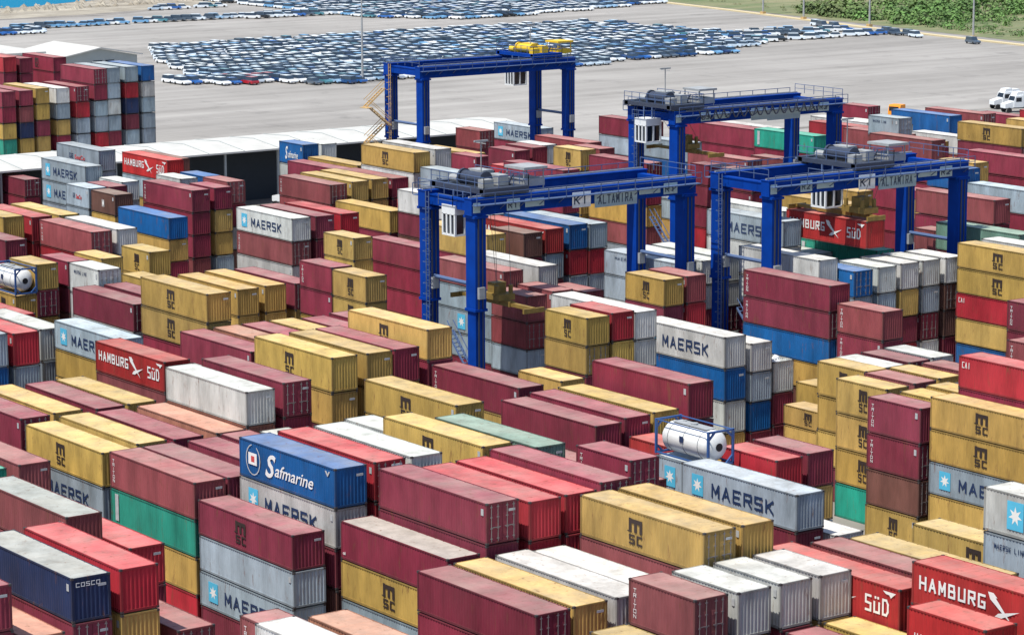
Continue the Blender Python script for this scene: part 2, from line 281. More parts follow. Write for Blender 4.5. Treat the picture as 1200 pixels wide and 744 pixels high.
def logo(kind, big, colr):
    L = 12.19 if big else 6.06; A = L/2; b = MB(); e = MB(); X = lambda t: -A+L*t
    if kind == 'm' and colr in 'YMT':
        w_ = 1.35 if big else 1.0; x = X(.46 if big else .54)-w_/2; mt = 2 if colr == 'Y' else (2 if colr == 'M' else 0)
        if colr == 'T': add_text(b, 'M', x, .8, w_*.7, .9, 0, Y0, .02)
        else:
            add_text(b, 'm', x, 1.22, w_*1.3, .92, mt, Y0, bold=.3); b.poly([(x-.14, Y0-.006, 1.24), (x+.32, Y0-.006, 1.24), (x+.32, Y0-.006, 1.32), (x-.14, Y0-.006, 1.32)], mt); add_text(b, 'SC', x+.02, .48, w_*1.12, .62, mt, Y0, bold=.2)
    elif kind == 'm':
        star(e, X(.095), .55, 1.5, 3, 0); add_text(b, 'MAERSK', X(.27), .72, L*.56, 1.0, 1, Y0, .022)
    elif kind == 'h':
        sc = 1.0
        add_text(b, 'HAMBURG', X(.05), 1.05, L*.45, .85, 0, Y0, .02); add_text(b, 'SÜD', X(.76), .82, L*.18, 1.0, 0, Y0, .02)
        for (p0, p1, r) in (((.5, 2.15), (.66, .55), .20), ((.54, .75), (.70, 1.45), .16), ((.5, 2.15), (.56, 1.9), .14)):
            q0 = Vector((X(p0[0]), 0, p0[1])); q1 = Vector((X(p1[0]), 0, p1[1])); d = (q1-q0).normalized(); nn = Vector((-d.z, 0, d.x))*r
            e.poly([(q0.x, Y0-.01, q0.z), ((q0+nn+d*.4).x, Y0-.01, (q0+nn+d*.4).z), (q1.x, Y0-.01, q1.z), ((q0-nn+d*.4).x, Y0-.01, (q0-nn+d*.4).z)])
        if big: b.poly([(X(.885), Y0-.01, 2.3), (X(.975), Y0-.01, 2.3), (X(.955), Y0-.01, 2.12), (X(.94), Y0-.01, 1.95), (X(.93), Y0-.01, 2.12), (X(.905), Y0-.01, 2.14)])
    elif kind == 't':
        if colr in 'GW': add_text(b, 'MAERSK LINE', X(.15), 1.75, L*.45, .32, 1, Y0, .01)
        elif colr == 'g': b.box(X(.055), Y0-.006, .35, X(.095), Y0+.004, 2.3, 5)
        elif colr == 'B': add_text(b, 'LINES', X(.15), .9, L*.5, .7, 0, Y0, .02)
        elif colr == 'H': add_text(b, 'HAMBURG SÜD', X(.1), .9, L*.7, .45, 0, Y0, .01)
        else: add_text(b, 'TRITON', X(.035 if big else .075), .45, .27, 1.75, 0, Y0, .03, vert=True)
    elif kind == 's' and colr == 'B':
        add_script(b, 'S', X(.28 if big else .25), .5, L*.11, 1.6, 0, Y0, .02, .3); add_script(b, 'afmarine', X(.38), .72, L*.40, .85, 0, Y0, .008, .3)
        if big:
            pts = [(X(.15)+math.cos(i*math.pi/9)*.95, i) for i in range(18)]
            for i in range(18):
                a0 = i*math.pi/9; a1 = (i+1)*math.pi/9; c = X(.15)
                if 3 <= i <= 4: continue
                b.poly([(c+.85*math.cos(a0), Y0-.01, 1.35+.98*math.sin(a0)), (c+.95*math.cos(a0), Y0-.01, 1.35+1.06*math.sin(a0)), (c+.95*math.cos(a1), Y0-.01, 1.35+1.06*math.sin(a1)), (c+.85*math.cos(a1), Y0-.01, 1.35+.98*math.sin(a1))], 5)
            b.box(X(.10), Y0-.012, 1.0, X(.19), Y0+.002, 1.8, 0); b.box(X(.13), Y0-.02, 1.2, X(.165), Y0-.008, 1.6, 4)
            add_text(b, 'v', X(.9), 1.95, L*.05, .35, 5, Y0)
    elif kind == 's': star(e, X(.33), .45, 1.7, 3, 0)
    elif kind == 'c': add_text(b, 'CAI', X(.03), 1.65, .95, .5, 0, Y0, .03)
    elif kind == 'r': add_text(b, 'GE', X(.3), 1.05, L*.11, .6, 1, Y0, .02); add_text(b, 'SeaCo', X(.43), 1.0, L*.24, .55, 4, Y0, .02)
    elif kind == 'b': add_text(b, 'cai', X(.02), .35, .3, .2, 0, Y0, .01)
    else: return None
    return (b if b.v else None, e if e.v else None)
LOGO = {}
def marks_mesh(big):
    A = (12.19 if big else 6.06)/2; b = MB()
    b.box(A-.62, Y0-.002, 1.78, A-.34, Y0+.006, 2.2)
    m1 = b.mesh('side_label', [M_CLOUD]); b = MB()
    b.box(A-.012, .45, 1.92, A+.004, .95, 2.08)
    return m1, b.mesh('end_label', [M_CLOUD])
MARKS = {1: marks_mesh(1), 0: marks_mesh(0)}
def get_logo(kind, big, c):
    k = (kind, big, c)
    if k not in LOGO:
        bs = logo(kind, big, c); LOGO[k] = [(nm_, q_, q_.mesh('container_'+nm_, LM)) for nm_, q_ in zip(('lettering', 'emblem'), bs) if q_] if bs else None
    return LOGO[k]
COL = {'M': (.22, .022, .048), 'P': (.27, .060, .068), 'S': (.44, .17, .11), 'T': (.17, .07, .055), 'R': (.42, .018, .034), 'H': (.42, .020, .022), 'Y': (.475, .302, .076),
       'G': (.29, .35, .40), 'W': (.52, .52, .50), 'B': (.001, .095, .30), 'K': (.014, .028, .085), 'g': (.010, .29, .20), 'f': (.15, .25, .20)}
def shade(c, rnd):
    a = COL[c]; v = rnd.uniform(.8, 1.2); h = rnd.uniform(-.09, .09)*(.3 if c in 'YWG' else 1); fd = rnd.uniform(0, .13)**1.3; g = (a[0]+a[1]+a[2])/3+.06
    return tuple(max(0, (x*(1-fd)+g*fd)*v*(1+h*(1 if i == 0 else -.6 if i == 1 else -.2))) for i, x in enumerate(a))

ITEMS = [
(-152.6, 64.46, 13.57, 1, 2.71, 'M', 'maroon long container, topmost, nearest left edge'),
(-152.63, 67.65, 10.39, 1, 2.6, 'S', 'salmon long container, topmost, nearest left edge'),
(-152.63, 70.6, 13.28, 1, 2.66, 'K', 'dark navy long container, topmost, nearest left edge'),
(-152.63, 70.6, 10.63, 1, 2.66, 'M', 'maroon long container, second from top, nearest left edge'),
(-152.61, 73.67, 13.31, 1, 2.66, 'R', 'scarlet long container, topmost, nearest left edge, beside dark navy one'),
(-152.61, 73.67, 10.64, 1, 2.66, 'Y', 'mustard long container, second from top, nearest left edge'),
(-126.61, 74.27, 13.32, 1, 2.66, 'W', 'white long container, topmost, nearest left'),
(-165.61, 76.91, 13.27, 1, 2.65, 'Pb', 'weathered faded brick-red long container, topmost, lower left edge'),
(-152.62, 77.28, 8.82, 1, 2.94, 'P', 'faded brick-red long container, topmost, nearest left edge'),
(-133.51, 77.39, 11.43, 0, 2.86, 'Pt', 'upright-lettered faded brick-red short container, topmost, nearest left'),
(-126.64, 77.59, 13.15, 1, 2.63, 'S', 'salmon long container, topmost, nearest left'),
(-165.63, 81.2, 10.63, 1, 2.66, 'R', 'scarlet long container, topmost, nearest left edge, beside scarlet one'),
(-191.62, 86.41, 10.44, 1, 2.61, 'P', 'faded brick-red long container, topmost, lower left edge'),
(-113.61, 86.55, 13.7, 1, 2.74, 'Y', 'mustard long container, topmost, nearest right, beside white one'),
(-204.59, 92.9, 10.65, 1, 2.66, 'M', 'maroon long container, topmost, lower left edge, beside maroon one'),
(-191.6, 92.93, 10.43, 1, 2.61, 'Ym', 'dark-lettered mustard long container, topmost, lower left edge'),
(-191.6, 92.93, 7.82, 1, 2.61, 'Gm', 'dark-lettered blue-grey long container, second from top, lower left edge'),
(-165.63, 92.95, 9.85, 1, 2.46, 'Mm', 'dark-lettered maroon long container, topmost, nearest left'),
(-165.63, 92.95, 7.39, 1, 2.46, 'G', 'blue-grey long container, second from top, nearest left'),
(-165.63, 92.95, 4.92, 1, 2.46, 'Gm', 'dark-lettered blue-grey long container, third from top, nearest left'),
(-165.63, 92.95, 2.46, 1, 2.46, 'M', 'maroon long container, fourth from top, nearest left'),
(-178.6, 93.12, 10.62, 1, 2.66, 'Pt', 'upright-lettered faded brick-red long container, topmost, lower left edge'),
(-178.6, 93.12, 7.97, 1, 2.66, 'gt', 'upright-lettered green long container, second from top, nearest left edge'),
(-178.6, 93.12, 5.31, 1, 2.66, 'Y', 'mustard long container, third from top, nearest left edge'),
(-178.6, 93.12, 2.66, 1, 2.66, 'R', 'scarlet long container, fourth from top, nearest left edge'),
(-139.62, 93.29, 10.36, 1, 2.59, 'Md', 'doors-on maroon long container, topmost, nearest centre'),
(-139.62, 93.29, 7.77, 1, 2.59, 'M', 'maroon long container, second from top, nearest centre, beside blue-grey one'),
(-204.59, 95.7, 10.71, 1, 2.68, 'Y', 'mustard long container, topmost, lower left edge, beside maroon one, leftmost'),
(-178.59, 95.74, 10.63, 1, 2.66, 'M', 'maroon long container, topmost, lower left edge, beside faded brick-red one'),
(-191.64, 95.76, 10.65, 1, 2.66, 'Y', 'mustard long container, topmost, lower left edge, beside mustard one'),
(-139.61, 95.99, 10.4, 1, 2.6, 'Y', 'mustard long container, topmost, nearest centre'),
(-152.61, 96.1, 10.41, 1, 2.6, 'Mb', 'weathered maroon long container, topmost, nearest left'),
(-152.61, 96.1, 7.81, 1, 2.6, 'Ym', 'dark-lettered mustard long container, second from top, nearest left'),
(-152.61, 96.1, 5.2, 1, 2.6, 'G', 'blue-grey long container, third from top, nearest left'),
(-165.6, 96.2, 13.53, 1, 2.71, 'Bs', 'logo-marked blue long container, topmost, lower left'),
(-165.6, 96.2, 10.82, 1, 2.71, 'Wm', 'dark-lettered white long container, second from top, lower left'),
(-165.6, 96.2, 8.12, 1, 2.71, 'M', 'maroon long container, third from top, nearest left'),
(-191.61, 98.78, 10.6, 1, 2.65, 'M', 'maroon long container, topmost, lower left edge, beside mustard one, second from left'),
(-152.61, 99.01, 13.4, 1, 2.68, 'Md', 'doors-on maroon long container, topmost, lower centre'),
(-152.61, 99.01, 10.72, 1, 2.68, 'M', 'maroon long container, second from top, nearest centre, beside maroon one'),
(-139.6, 99.12, 10.41, 1, 2.6, 'W', 'white long container, topmost, nearest centre, beside mustard one'),
(-165.64, 99.27, 13.55, 1, 2.71, 'Rt', 'upright-lettered scarlet long container, topmost, lower left'),
(-204.64, 99.31, 10.6, 1, 2.65, 'M', 'maroon long container, topmost, lower left edge, beside mustard one, leftmost'),
(-178.59, 99.44, 10.59, 1, 2.65, 'M', 'maroon long container, topmost, lower left, beside maroon one'),
(-126.98, 99.66, 11.38, 0, 2.85, 'Pt', 'upright-lettered faded brick-red short container, topmost, nearest right'),
(-139.61, 101.95, 10.27, 1, 2.57, 'W', 'white long container, topmost, nearest centre, beside white one'),
(-204.61, 102.03, 10.63, 1, 2.66, 'Y', 'mustard long container, topmost, lower left edge, beside maroon one, second from left'),
(-165.63, 102.18, 13.53, 1, 2.71, 'W', 'white long container, topmost, lower left, beside white one'),
(-152.61, 102.29, 13.1, 1, 2.62, 'R', 'scarlet long container, topmost, lower centre, beside maroon one'),
(-191.6, 102.34, 10.6, 1, 2.65, 'S', 'salmon long container, topmost, lower left edge'),
(-126.99, 102.84, 11.32, 0, 2.83, 'W', 'white short container, topmost, nearest right, beside faded brick-red one'),
(-191.61, 104.91, 13.33, 1, 2.67, 'W', 'white long container, topmost, lower left, beside salmon one'),
(-230.62, 105.06, 11.7, 1, 2.93, 'R', 'scarlet long container, topmost, middle left edge'),
(-230.62, 105.06, 8.78, 1, 2.93, 'Gc', 'small-lettered blue-grey long container, second from top, middle left edge'),
(-152.64, 105.19, 13.11, 1, 2.62, 'R', 'scarlet long container, topmost, lower centre, beside scarlet one'),
(-139.63, 105.66, 13.23, 1, 2.65, 'Ymd', 'dark-lettered mustard long container, topmost, nearest right'),
(-139.63, 105.66, 10.58, 1, 2.65, 'P', 'faded brick-red long container, second from top, nearest right'),
(-127.01, 106.08, 11.3, 0, 2.82, 'W', 'white short container, topmost, nearest right, beside white one, leftmost'),
(-165.3, 107.7, 13.54, 1, 2.71, 'Ym', 'dark-lettered mustard long container, topmost, lower centre, beside white one, second from left'),
(-112.38, 107.9, 11.57, 0, 2.89, 'Ht', 'upright-lettered red short container, topmost, nearest right edge'),
(-152.61, 107.91, 13.47, 1, 2.69, 'M', 'maroon long container, topmost, lower centre, beside scarlet one'),
(-191.59, 108.09, 13.58, 1, 2.72, 'M', 'maroon long container, topmost, lower left, beside white one'),
(-171.79, 108.6, 11.88, 0, 2.97, 'W', 'white short container, topmost, lower left'),
(-139.6, 108.64, 13.25, 1, 2.65, 'Y', 'mustard long container, topmost, nearest right, beside mustard one'),
(-120.5, 109.08, 8.55, 0, 2.85, 'Y', 'mustard short container, topmost, nearest right edge'),
(-127.0, 109.14, 11.29, 0, 2.82, 'W', 'white short container, topmost, nearest right, beside white one, second from left'),
(-115.92, 111.6, 13.09, 1, 2.62, 'Hh', 'white-lettered red long container, topmost, nearest right edge, beside red one'),
(-129.15, 111.7, 10.98, 1, 2.74, 'Hh', 'white-lettered red long container, topmost, nearest right edge, beside white one'),
(-164.71, 111.7, 13.14, 1, 2.63, 'f', 'pale green long container, topmost, lower centre'),
(-217.58, 112.37, 10.67, 1, 2.67, 'Hh', 'white-lettered red long container, topmost, middle left edge'),
(-217.58, 112.37, 8.01, 1, 2.67, 'P', 'faded brick-red long container, second from top, lower left edge'),
(-243.64, 114.05, 9.09, 1, 3.03, 'W', 'white long container, topmost, middle left edge'),
(-178.64, 114.79, 13.27, 1, 2.65, 'Ym', 'dark-lettered mustard long container, topmost, lower centre, beside white one, leftmost'),
(-128.19, 114.8, 11.02, 1, 2.75, 'P', 'faded brick-red long container, topmost, nearest right edge'),
(-230.58, 115.02, 10.41, 1, 2.6, 'Gm', 'dark-lettered blue-grey long container, topmost, middle left edge'),
(-230.58, 115.02, 7.81, 1, 2.6, 'Y', 'mustard long container, second from top, middle left edge'),
(-153.01, 115.46, 12.78, 0, 2.56, 'Mt', 'upright-lettered maroon short container, topmost, lower right'),
(-128.21, 117.95, 10.85, 1, 2.71, 'Y', 'mustard long container, topmost, nearest right edge'),
(-204.62, 120.55, 11.8, 1, 2.95, 'Ym', 'dark-lettered mustard long container, topmost, middle left, beside maroon one, leftmost'),
(-204.62, 120.55, 8.85, 1, 2.95, 'Y', 'mustard long container, second from top, lower left'),
(-217.63, 120.71, 10.6, 1, 2.65, 'M', 'maroon long container, topmost, middle left, beside mustard one, leftmost'),
(-243.59, 123.53, 10.74, 1, 2.68, 'M', 'maroon long container, topmost, middle left edge'),
(-230.61, 123.89, 13.42, 1, 2.68, 'Ym', 'dark-lettered mustard long container, topmost, middle left edge'),
(-230.61, 123.89, 10.73, 1, 2.68, 'Ym', 'dark-lettered mustard long container, second from top, middle left edge'),
(-204.63, 123.97, 11.77, 1, 2.94, 'Y', 'mustard long container, topmost, middle left, beside mustard one, third from left'),
(-152.09, 124.0, 10.49, 1, 2.62, 'Gm', 'dark-lettered blue-grey long container, topmost, lower right, beside mustard one'),
(-152.09, 124.0, 7.87, 1, 2.62, 'M', 'maroon long container, second from top, nearest right'),
(-217.61, 124.05, 10.59, 1, 2.65, 'S', 'salmon long container, topmost, middle left'),
(-263.49, 124.25, 10.59, 0, 2.65, 'tank', 'white cylindrical tank in blue frame, topmost, middle left edge'),
(-263.49, 124.25, 7.94, 0, 2.65, 'Ym', 'dark-lettered mustard short container, second from top, middle left edge'),
(-122.87, 124.3, 14.12, 0, 2.82, 'Ws', 'logo-marked white short container, topmost, nearest right edge'),
(-122.87, 124.3, 11.3, 0, 2.82, 'Gt', 'upright-lettered blue-grey short container, second from top, nearest right edge'),
(-204.6, 126.55, 11.82, 1, 2.95, 'M', 'maroon long container, topmost, middle left, beside mustard one, third from left'),
(-263.49, 126.62, 10.82, 0, 2.71, 'Y', 'mustard short container, topmost, middle left edge, beside a tank'),
(-263.49, 126.62, 8.12, 0, 2.71, 'M', 'maroon short container, second from top, middle left edge'),
(-250.48, 126.76, 11.72, 0, 2.93, 'Wt', 'upright-lettered white short container, topmost, middle left edge'),
(-158.97, 127.1, 12.05, 0, 2.6, 'tank', 'white cylindrical tank in blue frame, topmost, lower right'),
(-158.97, 127.1, 9.35, 1, 2.65, 'Gm', 'dark-lettered blue-grey long container, topmost, lower right, beside maroon one'),
(-145.41, 127.1, 7.48, 0, 2.49, 'W', 'white short container, topmost, nearest right edge'),
(-178.6, 127.38, 10.22, 1, 2.55, 'M', 'maroon long container, topmost, lower centre, beside pale green one'),
(-132.4, 127.4, 9.17, 1, 3.06, 'Ym', 'dark-lettered mustard long container, topmost, nearest right edge'),
(-282.59, 129.55, 11.32, 1, 2.83, 'M', 'maroon long container, topmost, upper left edge, by the left edge'),
(-191.61, 129.73, 10.61, 1, 2.65, 'Mt', 'upright-lettered maroon long container, topmost, lower centre'),
(-204.64, 129.9, 13.35, 1, 2.67, 'Ym', 'dark-lettered mustard long container, topmost, middle left, beside maroon one, second from left'),
(-263.49, 130.15, 10.79, 0, 2.7, 'M', 'maroon short container, topmost, middle left edge'),
(-155.19, 130.2, 10.33, 0, 2.58, 'R', 'scarlet short container, topmost, lower right'),
(-178.64, 130.21, 10.41, 1, 2.6, 'M', 'maroon long container, topmost, lower centre, beside maroon one'),
(-178.63, 132.98, 10.48, 1, 2.62, 'Y', 'mustard long container, topmost, lower right'),
(-155.32, 133.3, 10.38, 0, 2.59, 'M', 'maroon short container, topmost, lower right'),
(-263.47, 133.93, 10.76, 0, 2.69, 'Y', 'mustard short container, topmost, middle left edge, beside white one'),
(-295.6, 135.67, 11.68, 1, 2.92, 'Y', 'mustard long container, topmost, upper left edge, by the left edge'),
(-178.62, 136.36, 11.91, 1, 2.98, 'M', 'maroon long container, topmost, lower right'),
(-191.99, 138.74, 8.77, 0, 2.92, 'Y', 'mustard short container, topmost, middle centre'),
(-295.64, 139.09, 11.45, 1, 2.86, 'R', 'scarlet long container, topmost, upper left edge'),
(-263.46, 139.42, 10.89, 0, 2.72, 'Ym', 'dark-lettered mustard short container, topmost, middle left edge'),
(-282.59, 139.55, 11.33, 1, 2.83, 'Pt', 'upright-lettered faded brick-red long container, topmost, upper left edge'),
(-256.63, 142.19, 8.37, 1, 2.79, 'Y', 'mustard long container, topmost, middle left, beside mustard one, leftmost'),
(-295.6, 142.42, 11.41, 1, 2.85, 'Y', 'mustard long container, topmost, upper left edge, beside scarlet one'),
(-282.61, 142.64, 11.33, 1, 2.83, 'W', 'white long container, topmost, upper left edge'),
(-256.61, 145.37, 8.42, 1, 2.81, 'Y', 'mustard long container, topmost, middle left, beside mustard one, second from left'),
(-198.49, 146.33, 12.69, 0, 2.54, 'Ym', 'dark-lettered mustard short container, topmost, middle centre'),
(-198.49, 146.33, 10.15, 0, 2.54, 'Yd', 'doors-on mustard short container, second from top, middle centre'),
(-256.58, 148.88, 8.33, 1, 2.78, 'M', 'maroon long container, topmost, middle left, beside mustard one, second from left'),
(-237.46, 148.96, 10.78, 0, 2.7, 'Ym', 'dark-lettered mustard short container, topmost, middle left'),
(-198.49, 149.1, 12.8, 0, 2.56, 'R', 'scarlet short container, topmost, middle centre'),
(-244.0, 149.16, 10.85, 0, 2.71, 'Mt', 'upright-lettered maroon short container, topmost, middle left'),
(-244.0, 149.16, 8.14, 0, 2.71, 'M', 'maroon short container, second from top, middle left'),
(-204.58, 151.53, 12.66, 1, 2.53, 'W', 'white long container, topmost, middle centre, beside mustard one'),
(-204.58, 151.53, 10.13, 1, 2.53, 'W', 'white long container, second from top, middle right, beside mustard one'),
(-165.86, 154.4, 8.85, 0, 2.95, 'Mt', 'upright-lettered maroon short container, topmost, lower right edge'),
(-165.86, 154.4, 5.9, 0, 2.95, 'Mt', 'upright-lettered maroon short container, second from top, lower right edge'),
(-165.86, 154.4, 2.95, 0, 2.95, 'T', 'brown short container, third from top, lower right edge'),
(-165.86, 154.4, 0.0, 0, 2.95, 'Ym', 'dark-lettered mustard short container, fourth from top, nearest right edge'),
(-158.7, 154.45, 10.36, 1, 2.59, 'Ym', 'dark-lettered mustard long container, topmost, lower right edge'),
(-158.7, 154.45, 7.77, 1, 2.59, 'Ym', 'dark-lettered mustard long container, second from top, lower right edge'),
(-158.7, 154.45, 5.18, 1, 2.59, 'Gm', 'dark-lettered blue-grey long container, third from top, lower right edge'),
(-158.7, 154.45, 2.59, 1, 2.59, 'Y', 'mustard long container, fourth from top, nearest right edge'),
(-295.59, 156.07, 10.2, 1, 2.55, 'B', 'blue long container, topmost, upper left edge'),
(-295.59, 156.07, 7.65, 1, 2.55, 'Y', 'mustard long container, second from top, upper left edge'),
(-172.95, 157.5, 8.84, 0, 2.95, 'Ym', 'dark-lettered mustard short container, topmost, lower right edge'),
(-172.95, 157.5, 5.89, 0, 2.95, 'Ym', 'dark-lettered mustard short container, second from top, lower right edge, beside mustard one, second from left'),
(-172.95, 157.5, 0.0, 0, 2.95, 'g', 'green short container, fourth from top, lower right edge'),
(-172.95, 157.5, 2.95, 0, 2.95, 'Ym', 'dark-lettered mustard short container, third from top, lower right edge'),
(-158.87, 157.6, 13.2, 1, 2.64, 'Rc', 'small-lettered scarlet long container, topmost, middle right edge'),
(-315.46, 159.51, 10.52, 0, 2.63, 'Gr', 'red-lettered blue-grey short container, topmost, upper left edge'),
(-308.96, 159.56, 10.44, 0, 2.61, 'Tm', 'dark-lettered brown short container, topmost, upper left edge'),
(-173.06, 160.65, 8.91, 0, 2.97, 'P', 'faded brick-red short container, topmost, middle right edge'),
(-178.87, 160.7, 8.98, 0, 2.99, 'Ym', 'dark-lettered mustard short container, topmost, middle right edge'),
(-178.87, 160.7, 5.98, 0, 2.99, 'Ym', 'dark-lettered mustard short container, second from top, lower right edge, beside mustard one, leftmost'),
(-204.59, 161.81, 8.87, 1, 2.96, 'Wm', 'dark-lettered white long container, topmost, middle right'),
(-204.59, 161.81, 5.92, 1, 2.96, 'B', 'blue long container, second from top, middle right'),
(-204.59, 161.81, 2.96, 1, 2.96, 'W', 'white long container, third from top, lower right'),
(-231.1, 163.7, 8.16, 0, 2.72, 'P', 'faded brick-red short container, topmost, middle centre, beside blue-grey one'),
(-231.1, 163.7, 5.44, 0, 2.72, 'P', 'faded brick-red short container, second from top, middle centre'),
(-231.1, 163.7, 2.72, 0, 2.72, 'G', 'blue-grey short container, third from top, middle centre'),
(-173.41, 163.8, 8.91, 0, 2.97, 'Y', 'mustard short container, topmost, middle right edge'),
(-263.47, 164.26, 10.23, 0, 2.56, 'Ym', 'dark-lettered mustard short container, topmost, upper left'),
(-282.59, 164.42, 10.75, 1, 2.69, 'Wm', 'dark-lettered white long container, topmost, upper left'),
(-282.59, 164.42, 8.06, 1, 2.69, 'Pt', 'upright-lettered faded brick-red long container, second from top, upper left'),
(-282.59, 164.42, 5.37, 1, 2.69, 'W', 'white long container, third from top, middle left'),
(-204.61, 164.86, 8.19, 1, 2.73, 'W', 'white long container, topmost, middle right, beside white one, second from left'),
(-204.61, 164.86, 5.46, 1, 2.73, 'G', 'blue-grey long container, second from top, lower right'),
(-204.61, 164.86, 2.73, 1, 2.73, 'B', 'blue long container, third from top, lower right'),
(-243.67, 165.5, 9.9, 1, 2.47, 'P', 'faded brick-red long container, topmost, middle centre'),
(-243.67, 165.5, 7.42, 1, 2.47, 'G', 'blue-grey long container, second from top, middle centre'),
(-243.67, 165.5, 4.95, 1, 2.47, 'Gs', 'logo-marked blue-grey long container, third from top, middle centre'),
(-243.67, 165.5, 2.47, 1, 2.47, 'G', 'blue-grey long container, fourth from top, middle centre'),
(-334.61, 165.83, 11.23, 1, 2.81, 'Gm', 'dark-lettered blue-grey long container, topmost, upper left edge'),
(-334.61, 165.83, 8.42, 1, 2.81, 'Gm', 'dark-lettered blue-grey long container, second from top, upper left edge'),
(-308.55, 166.44, 10.96, 1, 2.74, 'Mt', 'upright-lettered maroon long container, topmost, upper left edge'),
(-308.55, 166.44, 8.22, 1, 2.74, 'M', 'maroon long container, second from top, upper left edge'),
(-308.55, 166.44, 5.48, 1, 2.74, 'M', 'maroon long container, third from top, upper left edge'),
(-230.93, 166.85, 8.33, 0, 2.78, 'P', 'faded brick-red short container, topmost, middle centre, beside faded brick-red one'),
(-180.28, 166.95, 8.84, 0, 2.95, 'M', 'maroon short container, topmost, middle right edge'),
(-190.32, 167.0, 3.65, 0, 1.83, 'Ym', 'dark-lettered mustard short container, topmost, lower right'),
(-204.63, 167.56, 5.94, 1, 2.97, 'Wo', 'open-topped white long container, topmost, middle right'),
(-204.63, 167.56, 2.97, 1, 2.97, 'M', 'maroon long container, second from top, lower right'),
(-282.63, 167.59, 10.73, 1, 2.68, 'M', 'maroon long container, topmost, upper left, beside white one'),
(-302.53, 169.55, 11.0, 0, 2.75, 'M', 'maroon short container, topmost, upper left'),
(-302.53, 169.55, 8.25, 0, 2.75, 'Y', 'mustard short container, second from top, upper left'),
(-302.53, 169.55, 5.5, 0, 2.75, 'Y', 'mustard short container, third from top, upper left'),
(-243.66, 169.9, 9.98, 1, 2.49, 'W', 'white long container, topmost, middle centre, beside faded brick-red one'),
(-180.73, 170.1, 8.82, 0, 2.94, 'W', 'white short container, topmost, middle right edge, beside maroon one'),
(-192.28, 170.1, 4.6, 0, 2.3, 'Y', 'mustard short container, topmost, lower right'),
(-217.97, 170.47, 10.88, 0, 2.72, 'Ym', 'dark-lettered mustard short container, topmost, middle right'),
(-282.6, 170.88, 10.74, 1, 2.68, 'R', 'scarlet long container, topmost, upper left'),
(-256.61, 172.65, 11.14, 1, 2.79, 'Y', 'mustard long container, topmost, upper centre'),
(-304.82, 172.75, 11.2, 0, 2.8, 'P', 'faded brick-red short container, topmost, upper left'),
(-218.01, 173.32, 10.93, 0, 2.73, 'P', 'faded brick-red short container, topmost, middle right'),
(-218.01, 173.32, 8.2, 0, 2.73, 'R', 'scarlet short container, second from top, middle right'),
(-269.61, 174.0, 7.99, 1, 2.66, 'Mt', 'upright-lettered maroon long container, topmost, upper left'),
(-269.61, 174.0, 5.33, 1, 2.66, 'M', 'maroon long container, second from top, middle left'),
(-269.61, 174.0, 2.66, 1, 2.66, 'M', 'maroon long container, third from top, middle left'),
(-204.63, 174.26, 12.68, 1, 2.54, 'Mt', 'upright-lettered maroon long container, topmost, middle right'),
(-204.63, 174.26, 10.14, 1, 2.54, 'Mt', 'upright-lettered maroon long container, second from top, middle right'),
(-204.63, 174.26, 7.61, 1, 2.54, 'B', 'blue long container, third from top, middle right'),
(-347.57, 174.58, 11.35, 1, 2.84, 'Gr', 'red-lettered blue-grey long container, topmost, upper left edge'),
(-192.01, 174.78, 10.92, 0, 2.73, 'Pt', 'upright-lettered faded brick-red short container, topmost, middle right edge'),
(-192.01, 174.78, 8.19, 0, 2.73, 'Mt', 'upright-lettered maroon short container, second from top, middle right edge'),
(-373.56, 176.41, 5.05, 1, 2.53, 'M', 'maroon long container, topmost, upper left edge, beside maroon one'),
(-250.46, 177.47, 10.91, 0, 2.73, 'T', 'brown short container, topmost, upper centre'),
(-334.63, 177.54, 11.17, 1, 2.79, 'Hh', 'white-lettered red long container, topmost, upper left edge'),
(-256.58, 180.31, 11.08, 1, 2.77, 'Hh', 'white-lettered red long container, topmost, upper centre'),
(-234.49, 180.6, 10.3, 1, 2.58, 'Gt', 'upright-lettered blue-grey long container, topmost, middle right'),
(-234.49, 180.6, 7.73, 1, 2.58, 'Gs', 'logo-marked blue-grey long container, second from top, middle centre'),
(-263.43, 182.68, 11.05, 0, 2.76, 'G', 'blue-grey short container, topmost, upper centre'),
(-256.64, 183.58, 11.21, 1, 2.8, 'B', 'blue long container, topmost, upper centre'),
(-256.64, 183.58, 8.41, 1, 2.8, 'R', 'scarlet long container, second from top, middle centre'),
(-234.5, 183.75, 10.31, 1, 2.58, 'W', 'white long container, topmost, middle right, beside blue-grey one'),
(-308.59, 185.86, 10.25, 1, 2.56, 'Pt', 'upright-lettered faded brick-red long container, topmost, upper left'),
(-295.6, 186.01, 8.25, 1, 2.75, 'Y', 'mustard long container, topmost, upper left, beside scarlet one'),
(-256.59, 186.22, 11.11, 1, 2.78, 'G', 'blue-grey long container, topmost, upper centre'),
(-219.83, 186.58, 11.6, 1, 2.9, 'W', 'white long container, topmost, middle right, beside white one, third from left'),
(-282.58, 186.61, 10.98, 1, 2.75, 'W', 'white long container, topmost, upper centre, beside mustard one, second from left'),
(-282.58, 186.61, 8.24, 1, 2.75, 'M', 'maroon long container, second from top, upper centre, beside mustard one'),
(-234.5, 186.9, 10.31, 1, 2.58, 'W', 'white long container, topmost, middle right, beside white one, leftmost'),
(-234.5, 186.9, 7.73, 1, 2.58, 'W', 'white long container, second from top, middle right, beside faded brick-red one'),
(-234.5, 186.9, 5.15, 1, 2.58, 'M', 'maroon long container, third from top, middle right'),
(-308.61, 189.01, 10.36, 1, 2.59, 'Y', 'mustard long container, topmost, upper left, beside faded brick-red one'),
(-211.47, 189.18, 10.74, 0, 2.68, 'Bt', 'upright-lettered blue short container, topmost, middle right edge'),
